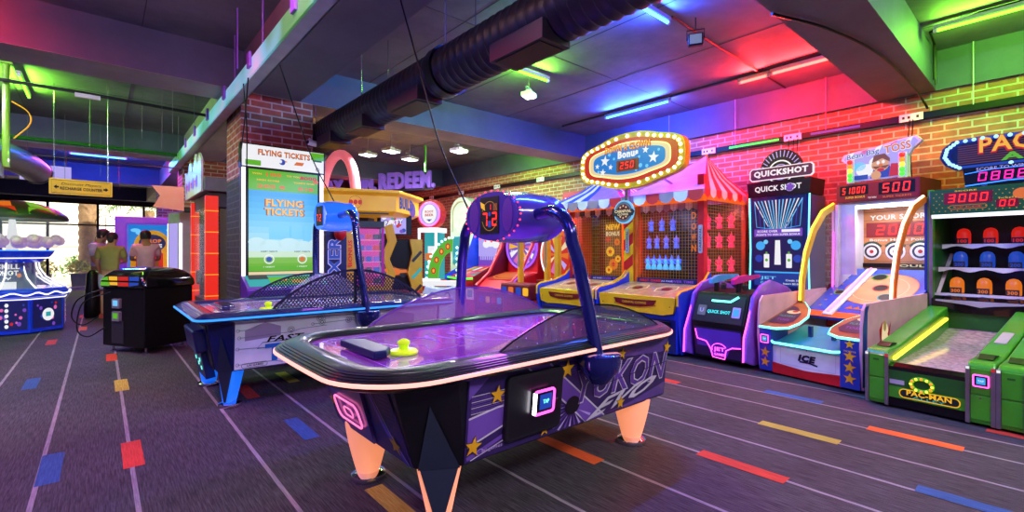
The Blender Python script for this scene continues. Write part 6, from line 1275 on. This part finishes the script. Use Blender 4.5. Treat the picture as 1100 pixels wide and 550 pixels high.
# skill shot ball bowl machine
t = thing('ball_bowl_game', 'round blue machine with clear bowl of pink balls and white neon waves', 'arcade game', (-1.07, 11.0, 0), 0); t.scale = (.74, .74, 1); lamp_area((-1.07, 11.0, 1.86), (0, 0, 0), .5, .5, 14, (.75, .75, 1))
mat('ss_blue', '0c3ac8', .25, coat=.5, em='0830d0', es=.35); mat('ss_panel', '101850', .3, coat=.5, em='182878', es=.3); glassy('bowl', 'c8d8f0', .22, .04)
def octr(r, z, n=8, rot=22.5): return [(r*math.cos(math.radians(360/n*i+rot)), r*math.sin(math.radians(360/n*i+rot)), z) for i in range(n)]
b = MB(); b.loft([octr(.88, .02), octr(.88, .05), octr(.90, .55), octr(.98, .58), octr(.98, .66), octr(.93, .70)], 'ss_blue'); b.build('base', t, bevel=.01)
for k in range(8):
    a = math.radians(45*k); nx, ny = math.cos(a), math.sin(a); r = .89*math.cos(PI/8); f = Fr((nx*(r+.0), ny*(r+.0), 0), (-ny, nx, 0)); w_ = .30
    b = MB(); b.ext(f, rect(-w_, .08, w_, .52), 0, .012, 'ss_panel')
    random.seed(40+k)
    for q in range(14): b.poly(f, ell(random.uniform(-w_+.04, w_-.04), random.uniform(.12, .48), random.uniform(.015, .035), n=10), random.choice(['s_red', 's_pink', 's_purple', 's_blue']), .014+q*.0003)
    if k % 2: b.poly(f, ell(0, .28, .12, .1, 20), 's_white', .02); b.poly(f, rect(-.05, .25, .05, .32), 's_teal', .023)
    else:
        for q in range(5): b.poly(f, ell(.0, .14+.08*q, .03, n=10), 's_white', .02)
    b.build('side_panel', t)
b = MB(); wv = []
for i in range(96):
    a = 2*PI*i/96; j = (a-math.radians(22.5)) % (PI/4)-PI/8; r = (.985*math.cos(PI/8))/math.cos(j)+.006; wv.append((r*math.cos(a), r*math.sin(a), .62+.02*math.sin(8*a*2)))
b.tube(wv, .012, 'e_white', 6, True); b.tube([(x*.93, y*.93, .54) for x, y, z in wv], .008, 'e_white', 6, True); b.build('neon_wave', t, smooth=True)
b = MB(); b.lathe([(.86, .70), (.7, .76), (.52, .86), (.42, 1.0), (.40, 1.12)], (0, 0, 0), 'bowl', 40, cap=False); b.build('clear_skirt', t, smooth=True)
b = MB()
for k in range(10):
    a = 2*PI*k/10+.2; b.tube([(r*math.cos(a), r*math.sin(a), z) for r, z in ((.87, .70), (.71, .765), (.53, .865), (.43, 1.005), (.41, 1.12))], .014, 'e_white', 6)
b.build('neon_rib', t, smooth=True)
b = MB(); b.lathe([(.38, .70), (.36, .9), (.36, 1.1)], (0, 0, 0), 'ss_panel', 24); f = Fr((-.06, -.37, 0)); b.ext(f, rect(-.26, .80, .28, 1.1), 0, .01, 'ss_panel'); b.text('SKILL', f, .04, 1.04, .34, .08, 's_white', .014, .04); b.text('SHOT', f, .04, .94, .30, .08, 's_white', .014, .04); b.poly(f, [(-.0, .86), (.04, .83), (.08, .86), (.08, .885), (.04, .855), (0, .885)], 's_white', .014)
for u, v, m in ((-.2, .86, 's_red'), (.2, .9, 's_orange'), (.24, 1.0, 's_blue'), (-.2, 1.06, 's_pink')): b.poly(f, ell(u, v, .035, n=12), m, .014)
b.box(-.2, .1, -.55, -.4, .70, .80, 's_white'); b.build('core', t)
b = MB(); b.lathe([(.42, 1.10), (.60, 1.20), (.66, 1.27), (.66, 1.29), (.4, 1.29)], (0, 0, 0), 'ss_blue', 40); b.build('bowl_ring', t, smooth=True)
b = MB(); b.lathe([(.665, 1.285), (.68, 1.29), (.665, 1.30)], (0, 0, 0), 'e_blue', 40, cap=False); b.lathe([(.56, 1.165), (.575, 1.17), (.58, 1.18)], (0, 0, 0), 'e_white', 40, cap=False); b.build('neon_ring', t, smooth=True)
b = MB(); b.lathe([(.66, 1.29), (.80, 1.42), (.87, 1.60), (.90, 1.78), (.90, 1.80)], (0, 0, 0), 'bowl', 40, cap=False); b.build('clear_bowl', t, smooth=True)
b = MB(); b.lathe([(.90, 1.79), (.90, 1.83), (.86, 1.88), (.70, 1.97), (.45, 2.05), (.2, 2.09), (.01, 2.10)], (0, 0, 0), 'dark_grey', 40); b.build('dome', t, smooth=True)
b = MB()
for k in range(8):
    a = 2*PI*k/8-.9; m = 's_red' if k % 2 else 's_green'; p = lambda r, z, d: (r*math.cos(a+d), r*math.sin(a+d), z)
    b.face([p(.885, 1.86, -.3), p(.885, 1.86, .3), p(.73, 1.97, .25), p(.73, 1.97, -.25)], m)
    b.face([p(.72, 1.975, -.2), p(.72, 1.975, .2), p(.47, 2.06, .15), p(.47, 2.06, -.15)], 's_orange' if k % 2 else 's_green')
b.build('lit_roof_panel', t)
b = MB(); b.lathe([(.10, 1.30), (.08, 1.55), (.05, 1.8)], (0, 0, 0), 's_white', 16); b.build('centre_tube', t, smooth=True)
random.seed(11)
for k in range(42):
    r = .34; a = 2*PI*k/10
    if k < 18: r = .74; a = 2*PI*k/18
    elif k < 32: r = .55; a = 2*PI*k/14
    z = 1.38+(.05 if r > .6 else 0)+(.03*(k % 2))
    bb = MB(); bb.sphere((0, 0, 0), .072, 'ball_pink' if 'ball_pink' in MATS else 'pink', 12, 8) if k == 0 else None  # balls glow faintly, brightness put into things that give no light
    if k == 0: ball0 = tag(bb.build('foam_ball', smooth=True, origin=(0, 0, 0)), 'soft pink and white ball lying inside the clear bowl of blue machine', 'ball', 'balls in the clear bowl'); bo = ball0
    else: bo = ball0.copy(); C.objects.link(bo)
    bo.location = (-1.07+.74*r*math.cos(a), 11.0+.74*r*math.sin(a), z+.02)

# purple and yellow prize machine
t = thing('drop_prize_game', 'purple and yellow prize machine with sky picture facing the pink shirted player', 'arcade game', (.85, 13.4, 0), -6)
mat('pz_purple', '8048e0', .3, coat=.3, em='7040e0', es=.35); mat('pz_yellow', 'f8c010', .3, coat=.3, em='f0a800', es=.35)
b = MB(); b.box(-.62, -.42, .0, .9, .03, 2.02, 'pz_purple'); b.box(-.62, .62, .0, .9, 1.9, 2.06, 'pz_purple'); b.box(.52, .62, .0, .9, .03, 1.9, 'pz_purple'); b.box(-.42, .52, .6, .9, .03, 1.9, 'purple'); b.build('frame', t, bevel=.02)
f = Fr((0, .55, 0)); b = MB(); b.ext(f, rect(-.42, .5, .52, 1.9), -.04, 0, 's_skyd'); 
for u, v, r in ((-.3, 1.78, .09), (-.2, 1.72, .1), (.42, 1.75, .1), (.35, 1.8, .08)): b.poly(f, ell(u, v, r, r*.5, 14), 's_sky2', .003)
b.build('sky_panel', t)
f = Fr((0, .35, 0)); b = MB(); b.ext(f, [(-.38, .5), (.5, .5), (.5, 1.35), (.30, 1.35)]+ell(.02, 1.42, .34, .36, 16, -5, 185)+[(-.32, 1.35), (-.38, 1.35)], -.2, 0, 'pz_yellow'); b.ext(f, ell(.02, 1.48, .25, .20, 20), 0, .01, 's_navy'); b.text('DROP', f, .02, 1.53, .34, .09, 's_orange', .014, .05); b.text('PRIZE', f, .02, 1.42, .36, .08, 's_white', .014, .04); b.ext(f, rect(-.28, .7, .22, 1.25), 0, .01, 's_red'); b.poly(f, rect(-.2, .8, .14, 1.1), 's_brown', .012); b.build('yellow_front', t)
b = MB(); b.box(-.4, .5, -.02, .36, .03, .6, 'yellow'); b.poly(FF, rect(-.3, .2, .4, .5), 'red', .022); b.build('base', t, bevel=.01)
# balloons at far ceiling? omitted: nothing visible
# red banner panel hanging near left
b = MB(); b.ext(Fr((1.02, 10.2, 2.0), (1, -.1, 0)), [(-.34, .05), (.1, .0), (.1, .42), (-.36, .42), (-.24, .25)], 0, .02, 's_pinkred' if 's_pinkred' in MATS else 'red'); tag(b.build('hanging_banner'), 'pinkish red notched banner hanging left of the red booth'.replace(' left of', ' next to'), 'banner')  # faint glow in the banner colour stands in for light on it
# ------------------------------------------------------------------ people
def skin_mesh(name, verts, edges, radii, m, parent, root=0, sub=2):
    me = bpy.data.meshes.new(name); me.from_pydata(verts, edges, []); o = bpy.data.objects.new(name, me); C.objects.link(o); me.materials.append(M(m))
    sk = o.modifiers.new('skin', 'SKIN'); sk.use_smooth_shade = True
    for i, r in enumerate(radii):
        sv = me.skin_vertices[0].data[i]; sv.radius = (r, r) if not isinstance(r, tuple) else r; sv.use_root = (i == root)
    s = o.modifiers.new('sub', 'SUBSURF'); s.levels = sub; s.render_levels = sub
    o.parent = parent
    return o
mat('skin_brown', '9c6848', .5); mat('skin_tan', 'b88060', .5); mat('hair_black', '14100e', .6); mat('shirt_lilac', 'c0a8d8', .8); mat('shirt_olive', '9c8a50', .8); mat('shirt_pink', 'e8a0b8', .8); mat('shorts_white', 'd0c4dc', .8); mat('shorts_dark', '2a2a38', .8); mat('shoe_red', 'c84838', .5); mat('shoe_white', 'd8d8dc', .5)
def person(label, loc, rot, H, skin, shirt, shorts, shoe, arms, lean=0, headtilt=0, bun=False, female=False):
    k = H/1.72; t = thing('person', label, 'person', loc, rot)
    V = []; E = []; Rr = []
    def v(x, y, z, r, p=None):
        V.append((x*k, (y-lean*max(0, z-.95))*k, z*k)); Rr.append(r*k if not isinstance(r, tuple) else tuple(q*k for q in r)); i = len(V)-1
        if p is not None: E.append((p, i))
        return i
    pel = v(0, 0, .95, (.15, .11)); wa = v(0, 0, 1.10, (.125, .095), pel); ch = v(0, 0, 1.28, (.15, .105), wa); sh = v(0, 0, 1.41, (.11, .085), ch); nk = v(0, 0, 1.48, .055, sh)
    hb = v(0, -.01-headtilt*.03, 1.56, (.072, .085), nk); hm = v(0, -.015-headtilt*.06, 1.63, (.078, .095), hb); ht = v(0, -.01-headtilt*.09, 1.68, (.055, .07), hm)
    nose = v(0, -.105-headtilt*.07, 1.585, .012, hb)
    hands = []
    for sx in (-1, 1):
        (ex, ey, ez), (wx, wy, wz) = arms[0 if sx < 0 else 1]
        s0 = v(sx*.17, 0, 1.40, .055, sh); el = v(sx*ex, ey, ez, .042, s0); wr = v(sx*wx, wy, wz, .028, el)
        d = Vector((wx*sx-ex*sx, wy-ey, wz-ez)).normalized(); pm = v(sx*wx+d.x*.06, wy+d.y*.06, wz+d.z*.06, (.034, .020), wr)
        side = d.cross(Vector((0, -1, 0))); side = (side if side.length > .2 else Vector((1, 0, 0))).normalized()
        for q, (off, ln) in enumerate(((-.026, .062), (-.009, .074), (.009, .070), (.026, .055))):
            a = Vector((sx*wx, wy, wz))+d*.10+side*off; b_ = a+d*ln*.5+Vector((0, -.004, 0)); c_ = b_+d*ln*.45+Vector((0, -.014, -.004))
            f1 = v(*a, .0095, pm); f2 = v(*b_, .0085, f1); v(*c_, .007, f2)
        a = Vector((sx*wx, wy, wz))+d*.05-side*.038; f1 = v(*a, .011, pm); v(*(a+d*.045-side*.012), .009, f1)
    for sx in (-1, 1):
        hp = v(sx*.085, 0, .88, .095, pel); kn = v(sx*.10, -.015, .49, .058, hp); cf = v(sx*.105, .01, .33, .052, kn); an = v(sx*.11, .02, .09, .036, cf); v(sx*.12, -.10, .04, .030, an)
    skin_mesh('body', V, E, Rr, skin, t)
    # shirt
    V2 = []; E2 = []; R2 = []
    def w(x, y, z, r, p=None):
        V2.append((x*k, (y-lean*max(0, z-.95))*k, z*k)); R2.append(tuple(q*k for q in r) if isinstance(r, tuple) else r*k); i = len(V2)-1
        if p is not None: E2.append((p, i))
        return i
    a = w(0, 0, .90, (.175, .135)); b_ = w(0, 0, 1.08, (.16, .125), a); c_ = w(0, 0, 1.28, (.175, .13), b_); d_ = w(0, 0, 1.40, (.13, .105), c_); w(0, 0, 1.455, (.075, .07), d_)
    for sx in (-1, 1):
        (ex, ey, ez), _ = arms[0 if sx < 0 else 1]; s0 = w(sx*.175, 0, 1.395, .078, d_); w(sx*(.175+(ex-.175)*.8), ey*.8, 1.395+(ez-1.395)*.8, .07, s0)
    skin_mesh('shirt', V2, E2, R2, shirt, t)
    V2 = []; E2 = []; R2 = []
    a = w(0, 0, .96, (.155, .12)); 
    for sx in (-1, 1): h_ = w(sx*.09, 0, .85, .115, a); w(sx*.10, -.01, .55, .088, h_)
    skin_mesh('shorts', V2, E2, R2, shorts, t)
    for sx in (-1, 1):
        b = MB(); x = sx*.115*k; b.loft([[(x-.045*k, y*k, z*k), (x+.045*k, y*k, z*k), (x+.035*k, y*k, z2*k), (x-.035*k, y*k, z2*k)] for y, z, z2 in ((-.17, .0, .035), (-.14, .0, .06), (-.02, .0, .085), (.07, .0, .09), (.09, .0, .05))], shoe); b.build('shoe', t, bevel=.01)
    yo = (-.015-headtilt*.06-lean*.68)*k
    b = MB(); b.sphere((0, yo+.018*k, 1.655*k), .104*k, 'hair_black', 18, 12, (.92, 1.04, .92)); 
    if bun: b.sphere((0, yo+.12*k, 1.60*k), .055*k, 'hair_black', 12, 8, (1, 1, 1.5))
    else: b.sphere((0, yo+.03*k, 1.61*k), .095*k, 'hair_black', 14, 8)
    b.build('hair', t, smooth=True)
    for sx in (-1, 1):
        b = MB(); b.sphere((sx*.082*k, yo+.0, 1.585*k), .022*k, skin, 8, 6, (.5, .8, 1.3)); b.build('ear', t, smooth=True)
        b = MB(); b.sphere((sx*.032*k, yo-.088*k, 1.605*k), .012*k, 'white', 8, 6); b.sphere((sx*.032*k, yo-.097*k, 1.605*k), .006*k, 'black', 8, 5); b.build('eye', t, smooth=True)
    b = MB(); b.tube([(-.022*k, yo-.088*k, 1.545*k), (0, yo-.094*k, 1.543*k), (.022*k, yo-.088*k, 1.545*k)], .006*k, 'dk_red', 6); b.build('mouth', t, smooth=True)
    return t
down = ((.22, -.02, 1.12), (.21, -.16, .95))
fwd = ((.23, -.08, 1.14), (.12, -.30, 1.12))
person('person in lilac shirt and white shorts standing closest to the window, looking down', (-.02, 12.75, 0), 60, 1.72, 'skin_brown', 'shirt_lilac', 'shorts_white', 'shoe_white', (down, fwd), 0, 1.2)
person('person in olive green shirt and pale shorts with back to the black cabinet', (.14, 12.1, 0), 165, 1.64, 'skin_tan', 'shirt_olive', 'shorts_white', 'shoe_red', (fwd, down), .12, 1.0, True)
person('person in pink shirt with back turned, playing the yellow prize machine', (.70, 12.2, 0), 182, 1.70, 'skin_brown', 'shirt_pink', 'shorts_dark', 'shoe_white', (fwd, fwd), .05, .8)
t = thing('tall_bag', 'tall black fabric bag standing beside the olive shirted person', 'bag', (-.12, 12.3, 0))
b = MB(); b.loft([[(r*math.cos(2*PI*i/16), r*.8*math.sin(2*PI*i/16), z) for i in range(16)] for r, z in ((.11, 0), (.13, .03), (.125, .3), (.10, .6), (.09, .85), (.04, .92))], 'black'); b.build('bag_body', t, smooth=True)
b = MB(); b.tube([(0, -.08, .85), (0, -.16, .7), (0, -.15, .4), (0, -.10, .3)], .012, 'dark_grey', 6); b.build('strap', t, smooth=True)

# ------------------------------------------------------------------ outside the window
def palm(loc, h, label, r=.2):
    t = thing('palm_tree', label, 'palm tree', loc)
    b = MB(); b.lathe([(r*(1.15-.15*math.sin(k*PI)) if k % 2 else r, h*k/24) for k in range(25)], (0, 0, 0), 'bark', 18); b.build('trunk', t, smooth=True)
    for k in range(11):
        a = 2*PI*k/11+.3; b = MB(); sp = [Vector((math.cos(a)*q, math.sin(a)*q, h+.25+.55*q-.42*q*q)) for q in [0, .3, .6, .9, 1.2, 1.5, 1.8]]
        b.tube(sp, .015, 'leaf', 5)
        for i in range(1, 7):
            for s_ in (-1, 1):
                for e in (0, .5):
                    P = sp[i-1].lerp(sp[i], e); d = (sp[i]-sp[i-1]).normalized(); sd = Vector((-math.sin(a), math.cos(a), 0))*s_
                    tip = P+sd*.42+d*.25-Vector((0, 0, .28)); b.face([P-d*.03, P+d*.03, tip], 'leaf')
        b.build('frond', t)
palm((-.35, 24.0, 0), 3.7, 'palm tree with thick ringed trunk just outside the window, behind yellow sign', .26)
palm((1.7, 27.5, 0), 3.2, 'palm tree with spreading fronds farther outside the window', .18)
def bush(loc, r, label, m='leaf', pot=True, name='potted_shrub'):
    t = thing(name, label, 'shrub', loc)
    z0 = 0
    if pot:
        b = MB(); b.loft([[(x*q, y*q, z) for x, y in ((-1, -1), (1, -1), (1, 1), (-1, 1))] for q, z in ((r*.6, 0), (r*.72, .5), (r*.75, .52), (r*.66, .52), (r*.64, .46))], 'dark_grey'); b.build('planter', t); z0 = .5
    b = MB()
    for k in range(240):
        a = random.random()*2*PI; e = random.uniform(-.2, 1)*PI/2; q = r*random.uniform(.55, 1.05); c = Vector((q*math.cos(a)*math.cos(e), q*math.sin(a)*math.cos(e), z0+r*.45+q*math.sin(e)*.9))
        u = Vector((random.uniform(-1, 1), random.uniform(-1, 1), random.uniform(-1, 1))).normalized()*.10; w_ = u.cross(Vector((random.uniform(-1, 1), random.uniform(-1, 1), 1))).normalized()*.04
        b.face([c-u, c-w_, c+u, c+w_], m)
    b.build('foliage', t)
    if not pot: b = MB(); b.tube([(0, 0, 0), (0, 0, r*.5)], .05, 'bark', 8); b.build('stem', t)
random.seed(5)
for x, y, r, m, l in ((-1.6, 23.2, .42, 'leaf_yellow', 'yellow leaved shrub in dark planter outside, beside the ball bowl machine'), (-.55, 23.1, .36, 'leaf_yellow', 'yellow green shrub in front of the palm trunk'), (.6, 23.8, .42, 'leaf', 'green potted shrub between the palm trunk and the people'),
                   (-2.8, 24, .45, 'leaf', 'dark green potted shrub outside behind the ball bowl machine'), (1.7, 24, .42, 'leaf', 'green potted shrub outside behind the purple prize machine')):
    bush((x, y, 0), r, l, m)
for i, x in enumerate((-6, -4.3, -2.6, -.9, .8, 2.5, 4.2)):
    bush((x, 31, 0), .82, ['broad green bush beyond the paving, first of the far row from building end', 'round green bush far beyond the window, second in the row', 'far green bush seen past the dark potted shrub', 'far green bush seen past the palm trunk', 'far green bush seen between the people', 'far green bush behind the purple machine', 'far green bush at the hidden end of the row'][i], 'leaf', False, 'garden_bush')
b = MB(); b.box(-9, 6, 35, 35.3, 0, 1.6, 'cream'); b.box(-9, 6, 34.95, 35.35, 1.6, 1.7, 'lt_grey'); o = b.build('wall_garden'); o['kind'] = 'structure'
# white hoop ornament by the window
t = thing('ring_stand', 'tall black wire stand of three rings outside the glass', 'ornament', (.15, 23.2, 0))
b = MB(); b.tube([(0, 0, 0), (0, 0, 2.6)], .012, 'black', 6); b.build('pole', t)
for z in (2.35, 1.75, 1.15):
    b = MB(); b.tube([(.3*math.cos(2*PI*i/24)+.0, 0, z+.3*math.sin(2*PI*i/24)) for i in range(24)], .012, 'black', 6, True); b.build('ring', t)
sun = bpy.data.lights.new('sun', 'SUN'); sun.energy = 9; sun.angle = .03; sun.color = (1, .95, .85); so = bpy.data.objects.new('sun', sun); C.objects.link(so); so.rotation_euler = (math.radians(50), 0, math.radians(25))
# added fill tubes, unseen behind the camera, off frame and behind a beam
tube_light((-1.2, -2.0), (0, -2.0), 'white', 'white fill tube added behind the camera over open carpet', 46)
tube_light((1.0, -2.6), (2.2, -2.6), 'white', 'second added white fill tube behind the camera, nearer the back wall', 46)
tube_light((-3.4, 5.6), (-2.4, 5.6), 'blue', 'blue fill tube added out of frame beside the first beam', 22)
tube_light((-3.0, 9.5), (-3.0, 8.4), 'white', 'added white fill tube out of frame above the far carpet', 26)
tube_light((6.2, 7.8), (6.2, 6.95), 'green', 'green fill tube added out of sight behind the beam over the far wall machines', 24)  # unseen tube added to throw green onto the far wall
tube_light((-2.2, 6.95), (-1.2, 6.95), 'white', 'white fill tube added out of frame behind the first beam', 40)  # added to brighten the counter sign and the left side
